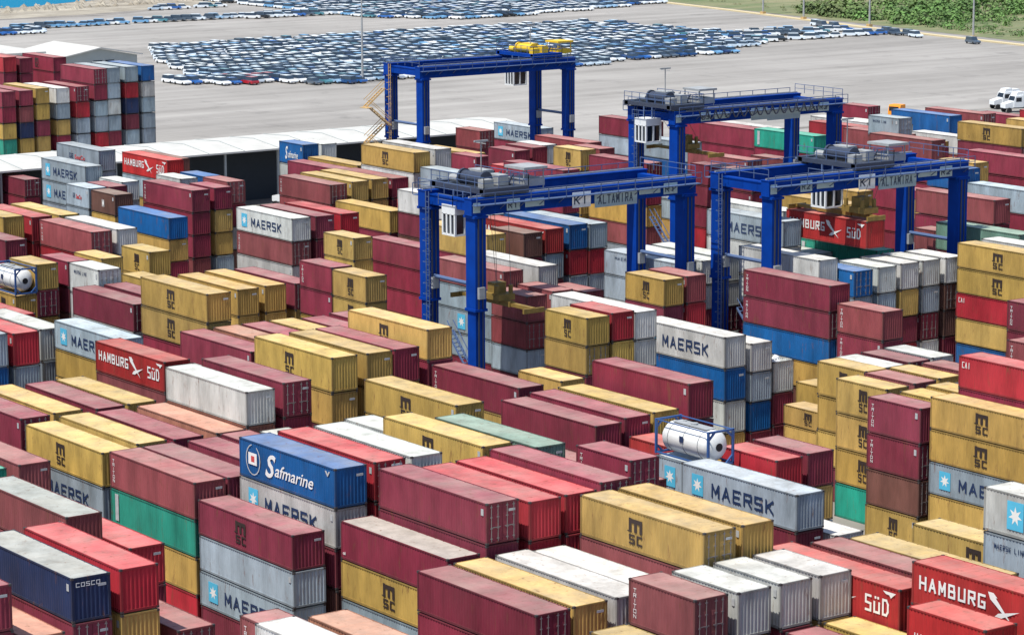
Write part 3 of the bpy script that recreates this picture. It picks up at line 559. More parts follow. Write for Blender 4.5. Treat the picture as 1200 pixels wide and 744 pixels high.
(-230.57, 191.23, 13.92, 1, 2.78, 'Gm', 'dark-lettered blue-grey long container, topmost, upper right'),
(-230.57, 191.23, 11.14, 1, 2.78, 'W', 'white long container, second from top, upper right'),
(-308.61, 191.93, 10.43, 1, 2.61, 'Y', 'mustard long container, topmost, upper left, beside mustard one'),
(-211.49, 192.4, 10.8, 0, 2.7, 'W', 'white short container, topmost, middle right edge, beside blue one'),
(-308.62, 194.99, 10.32, 1, 2.58, 'M', 'maroon long container, topmost, upper left, beside mustard one'),
(-222.19, 195.0, 14.45, 1, 2.85, 'Hh', 'white-lettered red long container, topmost, upper right edge'),
(-321.58, 195.04, 10.2, 1, 2.55, 'M', 'maroon long container, topmost, upper left, beside blue one'),
(-211.48, 195.4, 10.88, 0, 2.72, 'W', 'white short container, topmost, middle right edge, beside white one, leftmost'),
(-211.48, 195.4, 8.16, 0, 2.72, 'Y', 'mustard short container, second from top, middle right edge'),
(-191.63, 196.34, 8.8, 1, 2.93, 'Mt', 'upright-lettered maroon long container, topmost, middle right edge'),
(-328.49, 197.99, 11.61, 0, 2.9, 'Bs', 'logo-marked blue short container, topmost, upper left'),
(-308.61, 198.25, 13.24, 1, 2.65, 'Ym', 'dark-lettered mustard long container, topmost, upper left'),
(-211.51, 198.35, 10.9, 0, 2.72, 'W', 'white short container, topmost, middle right edge, beside white one, second from left'),
(-211.51, 198.35, 5.45, 0, 2.72, 'M', 'maroon short container, third from top, middle right edge'),
(-211.51, 198.35, 8.17, 0, 2.72, 'G', 'blue-grey short container, second from top, middle right edge'),
(-295.62, 198.6, 11.36, 1, 2.84, 'Gr', 'red-lettered blue-grey long container, topmost, upper centre'),
(-225.21, 199.2, 10.88, 1, 2.72, 'gt', 'upright-lettered green long container, topmost, upper right edge'),
(-308.6, 201.5, 13.4, 1, 2.68, 'W', 'white long container, topmost, upper centre, beside mustard one, leftmost'),
(-211.47, 201.52, 10.9, 0, 2.72, 'W', 'white short container, topmost, middle right edge, beside white one, third from left'),
(-211.47, 201.52, 8.17, 0, 2.72, 'T', 'brown short container, second from top, middle right edge'),
(-211.47, 201.52, 5.45, 0, 2.72, 'T', 'brown short container, third from top, middle right edge'),
(-204.25, 202.0, 12.74, 1, 2.55, 'Ym', 'dark-lettered mustard long container, topmost, middle right edge'),
(-204.25, 202.0, 10.19, 1, 2.55, 'Ym', 'dark-lettered mustard long container, second from top, middle right edge'),
(-204.25, 202.0, 7.65, 1, 2.55, 'Rc', 'small-lettered scarlet long container, third from top, middle right edge'),
(-204.25, 202.0, 5.1, 1, 2.55, 'Y', 'mustard long container, fourth from top, middle right edge'),
(-282.6, 202.13, 13.29, 1, 2.66, 'M', 'maroon long container, topmost, upper centre'),
(-282.6, 202.13, 10.64, 1, 2.66, 'M', 'maroon long container, second from top, upper centre, beside red one'),
(-243.62, 202.63, 12.8, 1, 2.56, 'W', 'white long container, topmost, upper right'),
(-438.56, 210.72, 10.65, 1, 2.66, 'Y', 'mustard long container, topmost, far left edge'),
(-217.62, 211.99, 12.01, 1, 3.0, 'f', 'pale green long container, topmost, upper right edge'),
(-224.1, 215.1, 10.68, 1, 2.67, 'P', 'faded brick-red long container, topmost, upper right edge, beside maroon one'),
(-438.53, 217.99, 10.54, 1, 2.63, 'M', 'maroon long container, topmost, far left edge, beside mustard one'),
(-308.96, 218.46, 11.23, 0, 2.81, 'M', 'maroon short container, topmost, upper centre, beside maroon one'),
(-230.57, 221.32, 13.67, 1, 2.73, 'P', 'faded brick-red long container, topmost, upper right edge, beside blue one'),
(-438.52, 221.41, 13.24, 1, 2.65, 'M', 'maroon long container, topmost, far left edge, beside maroon one'),
(-321.98, 221.45, 8.84, 0, 2.95, 'M', 'maroon short container, topmost, upper centre, beside blue-grey one'),
(-256.58, 224.35, 10.24, 1, 2.56, 'Y', 'mustard long container, topmost, upper right edge, beside white one'),
(-302.44, 224.42, 11.46, 0, 2.86, 'Ym', 'dark-lettered mustard short container, topmost, upper centre'),
(-295.63, 225.11, 11.02, 1, 2.76, 'M', 'maroon long container, topmost, upper right, beside mustard one'),
(-295.63, 225.11, 8.27, 1, 2.76, 'M', 'maroon long container, second from top, upper right, beside blue-grey one, leftmost'),
(-295.63, 225.11, 5.51, 1, 2.76, 'Y', 'mustard long container, third from top, upper right'),
(-295.63, 225.11, 2.76, 1, 2.76, 'P', 'faded brick-red long container, fourth from top, upper right'),
(-464.54, 227.13, 13.15, 1, 2.63, 'Mm', 'dark-lettered maroon long container, topmost, far left edge'),
(-260.19, 228.71, 10.88, 1, 2.72, 'Y', 'mustard long container, topmost, upper right edge, beside mustard one'),
(-230.59, 229.32, 13.72, 1, 2.74, 'G', 'blue-grey long container, topmost, upper right edge'),
(-237.49, 229.71, 15.29, 0, 2.55, 'B', 'blue short container, topmost, upper right edge'),
(-282.0, 231.08, 10.88, 1, 2.72, 'M', 'maroon long container, topmost, upper right, beside blue one'),
(-282.0, 231.08, 8.16, 1, 2.72, 'M', 'maroon long container, second from top, upper right, beside blue-grey one, second from left'),
(-334.98, 231.26, 10.78, 0, 2.7, 'P', 'faded brick-red short container, topmost, upper centre'),
(-321.55, 235.35, 10.66, 1, 2.67, 'P', 'faded brick-red long container, topmost, upper centre'),
(-256.04, 235.37, 10.8, 1, 2.7, 'M', 'maroon long container, topmost, upper right edge, beside mustard one, leftmost'),
(-256.04, 235.37, 8.1, 1, 2.7, 'M', 'maroon long container, second from top, upper right edge, beside red one'),
(-256.04, 235.37, 5.4, 1, 2.7, 'M', 'maroon long container, third from top, upper right edge'),
(-291.52, 238.43, 10.88, 1, 2.72, 'P', 'faded brick-red long container, topmost, upper right, beside blue one'),
(-250.48, 244.15, 13.49, 0, 2.7, 'Y', 'mustard short container, topmost, upper right edge'),
(-285.46, 244.18, 10.64, 1, 2.66, 'P', 'faded brick-red long container, topmost, upper right, beside maroon one'),
(-311.0, 244.43, 10.88, 1, 2.72, 'G', 'blue-grey long container, topmost, upper right'),
(-311.0, 244.43, 8.16, 1, 2.72, 'B', 'blue long container, second from top, upper right'),
(-311.0, 244.43, 5.44, 1, 2.72, 'G', 'blue-grey long container, third from top, upper right'),
(-311.0, 244.43, 2.72, 1, 2.72, 'G', 'blue-grey long container, fourth from top, upper right'),
(-311.0, 244.43, 0.0, 1, 2.72, 'Y', 'mustard long container, fifth from top, upper right'),
(-295.59, 253.41, 12.75, 1, 2.55, 'gt', 'upright-lettered green long container, topmost, upper right'),
(-256.59, 254.74, 13.27, 1, 2.65, 'M', 'maroon long container, topmost, upper right edge, beside mustard one, second from left'),
(-360.61, 256.13, 7.84, 1, 2.61, 'Gm', 'dark-lettered blue-grey long container, topmost, upper centre'),
(-334.64, 256.73, 10.82, 1, 2.71, 'M', 'maroon long container, topmost, far right'),
(-334.64, 256.73, 8.12, 1, 2.71, 'G', 'blue-grey long container, second from top, upper right'),
(-315.11, 259.89, 11.2, 1, 2.8, 'M', 'maroon long container, topmost, upper right, beside blue-grey one'),
(-286.67, 266.35, 11.68, 1, 2.92, 'P', 'faded brick-red long container, topmost, upper right edge, beside blue-grey one'),
(-286.67, 266.35, 8.76, 1, 2.92, 'M', 'maroon long container, second from top, upper right edge, beside faded brick-red one'),
(-289.47, 268.73, 13.87, 0, 2.77, 'Gt', 'upright-lettered blue-grey short container, topmost, far right edge'),
(-299.65, 273.33, 10.96, 1, 2.74, 'P', 'faded brick-red long container, topmost, upper right edge, beside scarlet one'),
(-299.65, 273.33, 8.22, 1, 2.74, 'P', 'faded brick-red long container, second from top, upper right edge'),
(-310.03, 276.14, 10.88, 1, 2.72, 'R', 'scarlet long container, topmost, upper right edge'),
(-282.6, 278.97, 13.06, 1, 2.61, 'Ym', 'dark-lettered mustard long container, topmost, upper right edge'),
(-282.6, 278.97, 10.45, 1, 2.61, 'M', 'maroon long container, second from top, upper right edge, beside mustard one'),
(-308.59, 291.0, 11.56, 1, 2.89, 'B', 'blue long container, topmost, far right edge'),
(-325.23, 296.23, 10.88, 0, 2.72, 'M', 'maroon short container, topmost, far right edge'),
(-308.63, 297.84, 11.42, 1, 2.85, 'P', 'faded brick-red long container, topmost, far right edge'),
]
REST = [
(-152.6,73.7,8.0,1,2.66,'T',0),(-152.6,73.7,5.3,1,2.66,'G',0),(-152.6,73.7,2.7,1,2.66,'G',0),(-152.6,73.7,0.0,1,2.66,'B',0),
(-152.6,70.6,8.0,1,2.66,'Y',0),(-152.6,70.6,5.3,1,2.66,'W',0),(-152.6,70.6,2.7,1,2.66,'R',0),(-152.6,70.6,0.0,1,2.66,'M',0),
(-152.6,64.5,10.9,1,2.71,'M',1),(-152.6,64.5,8.1,1,2.71,'M',0),(-152.6,64.5,5.4,1,2.71,'M',0),(-152.6,64.5,2.7,1,2.71,'M',0),
(-152.6,64.5,0.0,1,2.71,'R',0),(-152.6,67.7,7.8,1,2.6,'M',0),(-152.6,67.7,5.2,1,2.6,'B',0),(-152.6,67.7,2.6,1,2.6,'M',0),
(-152.6,67.7,0.0,1,2.6,'Y',0),(-165.6,81.2,8.0,1,2.66,'M',1),(-165.6,81.2,5.3,1,2.66,'R',0),(-165.6,81.2,2.7,1,2.66,'M',0),
(-165.6,81.2,0.0,1,2.66,'W',0),(-152.6,77.3,5.9,1,2.94,'M',0),(-152.6,77.3,2.9,1,2.94,'M',0),(-152.6,77.3,0.0,1,2.94,'Y',0),
(-178.6,93.1,0.0,1,2.66,'M',0),(-191.6,92.9,5.2,1,2.61,'P',0),(-191.6,92.9,2.6,1,2.61,'M',0),(-191.6,92.9,0.0,1,2.61,'G',0),
(-191.6,86.4,7.8,1,2.61,'M',0),(-191.6,86.4,5.2,1,2.61,'M',0),(-191.6,86.4,2.6,1,2.61,'T',0),(-191.6,86.4,0.0,1,2.61,'Y',0),
(-165.6,76.9,10.6,1,2.65,'P',0),(-165.6,76.9,8.0,1,2.65,'Y',0),(-165.6,76.9,5.3,1,2.65,'Y',0),(-165.6,76.9,2.7,1,2.65,'Y',0),
(-165.6,76.9,0.0,1,2.65,'Y',0),(-191.6,83.0,10.4,1,2.6,'g',1),(-191.6,83.0,7.8,1,2.6,'P',0),(-191.6,83.0,5.2,1,2.6,'Y',0),
(-191.6,83.0,2.6,1,2.6,'T',0),(-191.6,83.0,-0.0,1,2.6,'W',0),(-204.6,92.9,8.0,1,2.66,'M',0),(-204.6,92.9,5.3,1,2.66,'W',0),
(-204.6,92.9,2.7,1,2.66,'G',0),(-204.6,92.9,0.0,1,2.66,'Y',0),(-204.6,95.7,8.0,1,2.68,'Y',0),(-204.6,95.7,5.4,1,2.68,'P',0),
(-204.6,95.7,2.7,1,2.68,'T',0),(-204.6,95.7,0.0,1,2.68,'Y',0),(-204.6,99.3,7.9,1,2.65,'M',0),(-204.6,99.3,5.3,1,2.65,'M',0),
(-204.6,99.3,2.6,1,2.65,'R',0),(-204.6,99.3,-0.0,1,2.65,'M',0),(-204.6,102.0,8.0,1,2.66,'Y',0),(-204.6,102.0,5.3,1,2.66,'R',0),
(-204.6,102.0,2.7,1,2.66,'Y',0),(-204.6,102.0,0.0,1,2.66,'M',0),(-191.6,95.8,8.0,1,2.66,'Y',0),(-191.6,95.8,5.3,1,2.66,'M',0),
(-191.6,95.8,2.7,1,2.66,'Y',0),(-191.6,95.8,0.0,1,2.66,'M',0),(-191.6,98.8,7.9,1,2.65,'M',0),(-191.6,98.8,5.3,1,2.65,'M',0),
(-191.6,98.8,2.6,1,2.65,'Y',0),(-191.6,98.8,-0.0,1,2.65,'T',0),(-217.6,112.4,5.3,1,2.67,'Y',0),(-217.6,112.4,2.7,1,2.67,'W',0),
(-217.6,112.4,0.0,1,2.67,'B',0),(-204.6,112.3,10.5,1,2.64,'W',1),(-204.6,112.3,7.9,1,2.64,'S',0),(-204.6,112.3,5.3,1,2.64,'R',0),
(-204.6,112.3,2.6,1,2.64,'G',0),(-204.6,112.3,0.0,1,2.64,'Y',0),(-230.6,115.0,5.2,1,2.6,'Y',0),(-230.6,115.0,2.6,1,2.6,'M',0),
(-230.6,115.0,-0.0,1,2.6,'Y',0),(-230.6,105.1,5.9,1,2.93,'P',0),(-230.6,105.1,2.9,1,2.93,'M',0),(-230.6,105.1,0.0,1,2.93,'T',0),
(-243.6,114.1,6.1,1,3.03,'Gc',1),(-243.6,114.1,3.0,1,3.03,'M',0),(-243.6,114.1,0.0,1,3.03,'M',0),(-230.6,102.1,11.8,1,2.95,'G',1),
(-230.6,102.1,8.9,1,2.95,'B',1),(-230.6,102.1,5.9,1,2.95,'M',0),(-230.6,102.1,3.0,1,2.95,'T',0),(-230.6,102.1,0.0,1,2.95,'G',0),
(-191.6,102.3,7.9,1,2.65,'M',0),(-191.6,102.3,5.3,1,2.65,'B',0),(-191.6,102.3,2.6,1,2.65,'M',0),(-191.6,102.3,-0.0,1,2.65,'G',0),
(-178.6,95.7,8.0,1,2.66,'M',0),(-178.6,95.7,5.3,1,2.66,'P',0),(-178.6,95.7,2.7,1,2.66,'Y',0),(-178.6,95.7,0.0,1,2.66,'M',0),
(-178.6,99.4,7.9,1,2.65,'M',0),(-178.6,99.4,5.3,1,2.65,'Y',0),(-178.6,99.4,2.6,1,2.65,'R',0),(-178.6,99.4,0.0,1,2.65,'G',0),
(-178.6,102.2,10.7,1,2.67,'M',1),(-178.6,102.2,8.0,1,2.67,'M',0),(-178.6,102.2,5.3,1,2.67,'M',0),(-178.6,102.2,2.7,1,2.67,'Y',0),
(-178.6,102.2,0.0,1,2.67,'M',0),(-191.6,104.9,10.7,1,2.67,'S',1),(-191.6,104.9,8.0,1,2.67,'T',0),(-191.6,104.9,5.3,1,2.67,'B',0),
(-191.6,104.9,2.7,1,2.67,'M',0),(-191.6,104.9,-0.0,1,2.67,'Y',0),(-191.6,108.1,10.9,1,2.72,'M',1),(-191.6,108.1,8.1,1,2.72,'T',0),
(-191.6,108.1,5.4,1,2.72,'R',0),(-191.6,108.1,2.7,1,2.72,'G',0),(-191.6,108.1,0.0,1,2.72,'G',0),(-204.6,120.6,5.9,1,2.95,'M',1),
(-204.6,120.6,2.9,1,2.95,'G',0),(-204.6,120.6,0.0,1,2.95,'Y',0),(-204.6,124.0,8.8,1,2.94,'Y',1),(-204.6,124.0,5.9,1,2.94,'M',0),
(-204.6,124.0,2.9,1,2.94,'M',0),(-204.6,124.0,0.0,1,2.94,'Y',0),(-204.6,126.5,8.9,1,2.95,'Y',0),(-204.6,126.5,5.9,1,2.95,'G',0),
(-204.6,126.5,3.0,1,2.95,'Y',0),(-204.6,126.5,0.0,1,2.95,'Y',0),(-217.6,124.1,7.9,1,2.65,'M',0),(-217.6,124.1,5.3,1,2.65,'R',0),
(-217.6,124.1,2.6,1,2.65,'G',0),(-217.6,124.1,0.0,1,2.65,'P',0),(-217.6,126.9,10.6,1,2.65,'M',1),(-217.6,126.9,8.0,1,2.65,'M',0),
(-217.6,126.9,5.3,1,2.65,'G',0),(-217.6,126.9,2.7,1,2.65,'Y',0),(-217.6,126.9,0.0,1,2.65,'M',0),(-217.6,129.8,10.6,1,2.65,'Y',1),
(-217.6,129.8,8.0,1,2.65,'M',0),(-217.6,129.8,5.3,1,2.65,'M',0),(-217.6,129.8,2.7,1,2.65,'G',0),(-217.6,129.8,0.0,1,2.65,'P',0),
(-217.6,120.7,7.9,1,2.65,'M',0),(-217.6,120.7,5.3,1,2.65,'Y',0),(-217.6,120.7,2.6,1,2.65,'P',0),(-217.6,120.7,-0.0,1,2.65,'M',0),
(-171.8,108.6,8.9,0,2.97,'M',0),(-171.8,108.6,5.9,0,2.97,'M',0),(-171.8,108.6,3.0,0,2.97,'P',0),(-171.8,108.6,0.0,0,2.97,'R',0),
(-178.6,105.5,10.5,1,2.64,'W',1),(-178.6,105.5,7.9,1,2.64,'M',0),(-178.6,105.5,5.3,1,2.64,'P',0),(-178.6,105.5,2.6,1,2.64,'P',0),
(-178.6,105.5,0.0,1,2.64,'Y',0),(-165.6,96.2,5.4,1,2.71,'T',1),(-165.6,96.2,2.7,1,2.71,'P',0),(-165.6,96.2,0.0,1,2.71,'Y',0),
(-165.6,99.3,10.8,1,2.71,'R',1),(-165.6,99.3,8.1,1,2.71,'Y',0),(-165.6,99.3,5.4,1,2.71,'Y',0),(-165.6,99.3,2.7,1,2.71,'Y',0),
(-165.6,99.3,0.0,1,2.71,'G',0),(-204.6,129.9,10.7,1,2.67,'M',1),(-204.6,129.9,8.0,1,2.67,'Y',0),(-204.6,129.9,5.3,1,2.67,'G',0),
(-204.6,129.9,2.7,1,2.67,'T',0),(-204.6,129.9,0.0,1,2.67,'M',0),(-217.6,133.1,10.5,1,2.61,'M',1),(-217.6,133.1,7.8,1,2.61,'M',0),
(-217.6,133.1,5.2,1,2.61,'Y',0),(-217.6,133.1,2.6,1,2.61,'Y',0),(-217.6,133.1,0.0,1,2.61,'P',0),(-217.6,136.1,10.6,1,2.66,'M',1),
(-217.6,136.1,8.0,1,2.66,'M',0),(-217.6,136.1,5.3,1,2.66,'M',0),(-217.6,136.1,2.7,1,2.66,'M',0),(-217.6,136.1,0.0,1,2.66,'P',0),
(-230.6,123.9,8.0,1,2.68,'M',1),(-230.6,123.9,5.4,1,2.68,'R',0),(-230.6,123.9,2.7,1,2.68,'M',0),(-230.6,123.9,0.0,1,2.68,'P',0),
(-256.6,142.2,5.6,1,2.79,'Y',1),(-256.6,142.2,2.8,1,2.79,'T',0),(-256.6,142.2,0.0,1,2.79,'T',0),(-256.6,145.4,5.6,1,2.81,'Y',1),
(-256.6,145.4,2.8,1,2.81,'M',0),(-256.6,145.4,0.0,1,2.81,'M',0),(-256.6,148.9,5.6,1,2.78,'Y',1),(-256.6,148.9,2.8,1,2.78,'G',0),
(-256.6,148.9,0.0,1,2.78,'M',0),(-282.6,164.4,2.7,1,2.69,'M',0),(-282.6,164.4,0.0,1,2.69,'Y',0),(-282.6,167.6,8.0,1,2.68,'M',1),
(-282.6,167.6,5.4,1,2.68,'R',0),(-282.6,167.6,2.7,1,2.68,'M',0),(-282.6,167.6,0.0,1,2.68,'G',0),(-282.6,170.9,8.1,1,2.68,'M',0),
(-282.6,170.9,5.4,1,2.68,'Y',0),(-282.6,170.9,2.7,1,2.68,'M',0),(-282.6,170.9,0.0,1,2.68,'R',0),(-263.5,164.3,7.7,0,2.56,'Y',1),
(-263.5,164.3,5.1,0,2.56,'R',0),(-263.5,164.3,2.6,0,2.56,'Y',0),(-263.5,164.3,0.0,0,2.56,'T',0),(-244.0,149.2,5.4,0,2.71,'Y',1),
(-244.0,149.2,2.7,0,2.71,'B',0),(-244.0,149.2,0.0,0,2.71,'T',0),(-237.5,149.0,8.1,0,2.7,'Ym',1),(-237.5,149.0,5.4,0,2.7,'Y',0),
(-237.5,149.0,2.7,0,2.7,'M',0),(-237.5,149.0,0.0,0,2.7,'M',0),(-269.6,174.0,0.0,1,2.66,'Y',0),(-243.6,123.5,8.1,1,2.68,'W',1),
(-243.6,123.5,5.4,1,2.68,'M',0),(-243.6,123.5,2.7,1,2.68,'W',0),(-243.6,123.5,0.0,1,2.68,'B',0),(-243.6,126.9,10.7,1,2.68,'M',1),
(-243.6,126.9,8.0,1,2.68,'Y',0),(-243.6,126.9,5.4,1,2.68,'M',0),(-243.6,126.9,2.7,1,2.68,'Y',0),(-243.6,126.9,0.0,1,2.68,'M',0),
(-250.5,132.5,10.4,0,2.6,'Y',1),(-250.5,132.5,7.8,0,2.6,'Y',0),(-250.5,132.5,5.2,0,2.6,'M',0),(-250.5,132.5,2.6,0,2.6,'P',0),
(-250.5,132.5,0.0,0,2.6,'B',0),(-250.5,126.8,8.8,0,2.93,'W',1),(-250.5,126.8,5.9,0,2.93,'T',0),(-250.5,126.8,2.9,0,2.93,'G',0),
(-250.5,126.8,0.0,0,2.93,'Y',0),(-263.5,126.6,5.4,0,2.71,'Y',1),(-263.5,126.6,2.7,0,2.71,'M',0),(-263.5,126.6,0.0,0,2.71,'P',0),
(-263.5,130.2,8.1,0,2.7,'M',1),(-263.5,130.2,5.4,0,2.7,'T',1),(-263.5,130.2,2.7,0,2.7,'P',0),(-263.5,130.2,-0.0,0,2.7,'M',0),
(-263.5,133.9,8.1,0,2.69,'M',0),(-263.5,133.9,5.4,0,2.69,'M',0),(-263.5,133.9,2.7,0,2.69,'G',0),(-263.5,133.9,0.0,0,2.69,'M',0),
(-263.5,124.2,5.3,0,2.65,'T',0),(-263.5,124.2,2.6,0,2.65,'B',0),(-263.5,124.2,0.0,0,2.65,'Y',0),(-256.6,117.5,8.4,1,2.79,'R',1),
(-256.6,117.5,5.6,1,2.79,'M',0),(-256.6,117.5,2.8,1,2.79,'Y',0),(-256.6,117.5,0.0,1,2.79,'W',0),(-282.6,139.6,8.5,1,2.83,'R',1),
(-282.6,139.6,5.7,1,2.83,'Y',0),(-282.6,139.6,2.8,1,2.83,'Y',0),(-282.6,139.6,0.0,1,2.83,'P',0),(-282.6,142.6,8.5,1,2.83,'G',0),
(-282.6,142.6,5.7,1,2.83,'Y',0),(-282.6,142.6,2.8,1,2.83,'W',0),(-282.6,142.6,0.0,1,2.83,'M',0),(-295.6,156.1,5.1,1,2.55,'M',1),
(-295.6,156.1,2.5,1,2.55,'G',0),(-295.6,156.1,0.0,1,2.55,'P',0),(-263.5,139.4,8.2,0,2.72,'Y',0),(-263.5,139.4,5.4,0,2.72,'W',0),
(-263.5,139.4,2.7,0,2.72,'M',0),(-263.5,139.4,-0.0,0,2.72,'B',0),(-282.6,129.5,8.5,1,2.83,'M',0),(-282.6,129.5,5.7,1,2.83,'M',0),
(-282.6,129.5,2.8,1,2.83,'P',0),(-282.6,129.5,0.0,1,2.83,'T',0),(-295.6,135.7,8.8,1,2.92,'Y',0),(-295.6,135.7,5.8,1,2.92,'M',0),
(-295.6,135.7,2.9,1,2.92,'G',0),(-295.6,135.7,0.0,1,2.92,'G',0),(-308.6,166.4,2.7,1,2.74,'P',1),(-308.6,166.4,0.0,1,2.74,'M',0),
(-334.6,177.5,8.4,1,2.79,'G',1),(-334.6,177.5,5.6,1,2.79,'Y',1),(-334.6,177.5,2.8,1,2.79,'P',0),(-334.6,177.5,-0.0,1,2.79,'R',0),
(-347.6,185.7,9.2,1,3.06,'T',1),(-347.6,185.7,6.1,1,3.06,'M',0),(-347.6,185.7,3.1,1,3.06,'G',0),(-347.6,185.7,0.0,1,3.06,'P',0),
(-347.6,174.6,8.5,1,2.84,'G',1),(-347.6,174.6,5.7,1,2.84,'M',0),(-347.6,174.6,2.8,1,2.84,'Y',0),(-347.6,174.6,0.0,1,2.84,'M',0),
(-334.6,165.8,5.6,1,2.81,'G',1),(-334.6,165.8,2.8,1,2.81,'R',0),(-334.6,165.8,0.0,1,2.81,'P',0),(-315.5,159.5,7.9,0,2.63,'G',1),
(-315.5,159.5,5.3,0,2.63,'B',0),(-315.5,159.5,2.6,0,2.63,'Y',0),(-315.5,159.5,0.0,0,2.63,'Y',0),(-309.0,159.6,7.8,0,2.61,'Y',1),
(-309.0,159.6,5.2,0,2.61,'W',0),(-309.0,159.6,2.6,0,2.61,'W',0),(-309.0,159.6,0.0,0,2.61,'B',0),(-315.4,162.3,10.5,0,2.62,'M',1),
(-315.4,162.3,7.9,0,2.62,'M',0),(-315.4,162.3,5.2,0,2.62,'T',0),(-315.4,162.3,2.6,0,2.62,'M',0),(-315.4,162.3,0.0,0,2.62,'P',0),
(-322.0,167.5,10.1,0,2.53,'W',1),(-322.0,167.5,7.6,0,2.53,'W',1),(-322.0,167.5,5.1,0,2.53,'B',0),(-322.0,167.5,2.5,0,2.53,'M',0),
(-322.0,167.5,0.0,0,2.53,'M',0),(-373.6,176.4,2.5,1,2.53,'M',1),(-373.6,176.4,-0.0,1,2.53,'Y',0),(-295.6,139.1,8.6,1,2.86,'R',1),
(-295.6,139.1,5.7,1,2.86,'W',0),(-295.6,139.1,2.9,1,2.86,'G',0),(-295.6,139.1,0.0,1,2.86,'W',0),(-295.6,142.4,8.6,1,2.85,'Y',0),
(-295.6,142.4,5.7,1,2.85,'G',0),(-295.6,142.4,2.9,1,2.85,'M',0),(-295.6,142.4,0.0,1,2.85,'R',0),(-310.9,169.6,11.2,0,2.79,'W',1),
(-310.9,169.6,8.4,0,2.79,'M',0),(-310.9,169.6,5.6,0,2.79,'P',0),(-310.9,169.6,2.8,0,2.79,'R',0),(-310.9,169.6,0.0,0,2.79,'R',0),
(-316.2,175.9,10.6,0,2.65,'B',1),(-316.2,175.9,8.0,0,2.65,'M',0),(-316.2,175.9,5.3,0,2.65,'T',0),(-316.2,175.9,2.7,0,2.65,'M',0),
(-316.2,175.9,0.0,0,2.65,'R',0),(-302.5,169.6,2.7,0,2.75,'G',1),(-302.5,169.6,0.0,0,2.75,'Y',0),(-304.8,172.8,8.4,0,2.8,'M',1),
(-304.8,172.8,5.6,0,2.8,'W',1),(-304.8,172.8,2.8,0,2.8,'T',1),(-304.8,172.8,0.0,0,2.8,'Y',0),(-308.6,185.9,7.7,1,2.56,'P',1),
(-308.6,185.9,5.1,1,2.56,'M',0),(-308.6,185.9,2.6,1,2.56,'G',0),(-308.6,185.9,0.0,1,2.56,'M',0),(-308.6,189.0,7.8,1,2.59,'Y',0),
(-308.6,189.0,5.2,1,2.59,'M',0),(-308.6,189.0,2.6,1,2.59,'M',0),(-308.6,189.0,0.0,1,2.59,'M',0),(-308.6,191.9,7.8,1,2.61,'Y',1),
(-308.6,191.9,5.2,1,2.61,'B',0),(-308.6,191.9,2.6,1,2.61,'P',0),(-308.6,191.9,0.0,1,2.61,'M',0),(-308.6,195.0,7.7,1,2.58,'M',1),
(-308.6,195.0,5.2,1,2.58,'M',0),(-308.6,195.0,2.6,1,2.58,'P',0),(-308.6,195.0,0.0,1,2.58,'P',0),(-295.6,186.0,5.5,1,2.75,'M',1),
(-295.6,186.0,2.7,1,2.75,'M',0),(-295.6,186.0,0.0,1,2.75,'T',0),(-321.6,195.0,7.6,1,2.55,'M',0),(-321.6,195.0,5.1,1,2.55,'R',0),
(-321.6,195.0,2.5,1,2.55,'Y',0),(-321.6,195.0,0.0,1,2.55,'T',0),(-321.6,198.2,10.4,1,2.61,'Y',1),(-321.6,198.2,7.8,1,2.61,'M',0),
(-321.6,198.2,5.2,1,2.61,'P',0),(-321.6,198.2,2.6,1,2.61,'M',0),(-321.6,198.2,0.0,1,2.61,'M',0),(-328.5,198.0,8.7,0,2.9,'W',1),
(-328.5,198.0,5.8,0,2.9,'M',0),(-328.5,198.0,2.9,0,2.9,'T',0),(-328.5,198.0,0.0,0,2.9,'M',0),(-341.5,209.0,10.1,0,2.53,'W',1),
(-341.5,209.0,7.6,0,2.53,'W',0),(-341.5,209.0,5.1,0,2.53,'Y',0),(-341.5,209.0,2.5,0,2.53,'M',0),(-341.5,209.0,0.0,0,2.53,'T',0),
(-295.6,195.1,7.8,1,2.6,'R',0),(-295.6,195.1,5.2,1,2.6,'M',0),(-295.6,195.1,2.6,1,2.6,'M',0),(-295.6,195.1,0.0,1,2.6,'Y',0),
(-282.6,186.6,5.5,1,2.75,'T',1),(-282.6,186.6,2.7,1,2.75,'Y',0),(-282.6,186.6,-0.0,1,2.75,'B',0),(-308.6,201.5,10.7,1,2.68,'W',0),
(-308.6,201.5,8.0,1,2.68,'B',0),(-308.6,201.5,5.4,1,2.68,'W',0),(-308.6,201.5,2.7,1,2.68,'G',0),(-308.6,201.5,0.0,1,2.68,'Y',0),
(-335.0,231.3,8.1,0,2.7,'M',1),(-335.0,231.3,5.4,0,2.7,'Y',0),(-335.0,231.3,2.7,0,2.7,'R',0),(-335.0,231.3,0.0,0,2.7,'P',0),
(-360.6,256.1,5.2,1,2.61,'M',1),(-360.6,256.1,2.6,1,2.61,'T',0),(-360.6,256.1,0.0,1,2.61,'B',0),(-309.0,218.5,8.4,0,2.81,'M',1),
(-309.0,218.5,5.6,0,2.81,'P',0),(-309.0,218.5,2.8,0,2.81,'P',0),(-309.0,218.5,0.0,0,2.81,'G',0),(-309.0,221.4,11.4,0,2.85,'M',1),
(-309.0,221.4,8.6,0,2.85,'M',0),(-309.0,221.4,5.7,0,2.85,'B',0),(-309.0,221.4,2.9,0,2.85,'M',0),(-309.0,221.4,0.0,0,2.85,'M',0),
(-315.5,227.8,10.8,0,2.71,'W',1),(-315.5,227.8,8.1,0,2.71,'W',0),(-315.5,227.8,5.4,0,2.71,'M',0),(-315.5,227.8,2.7,0,2.71,'P',0),
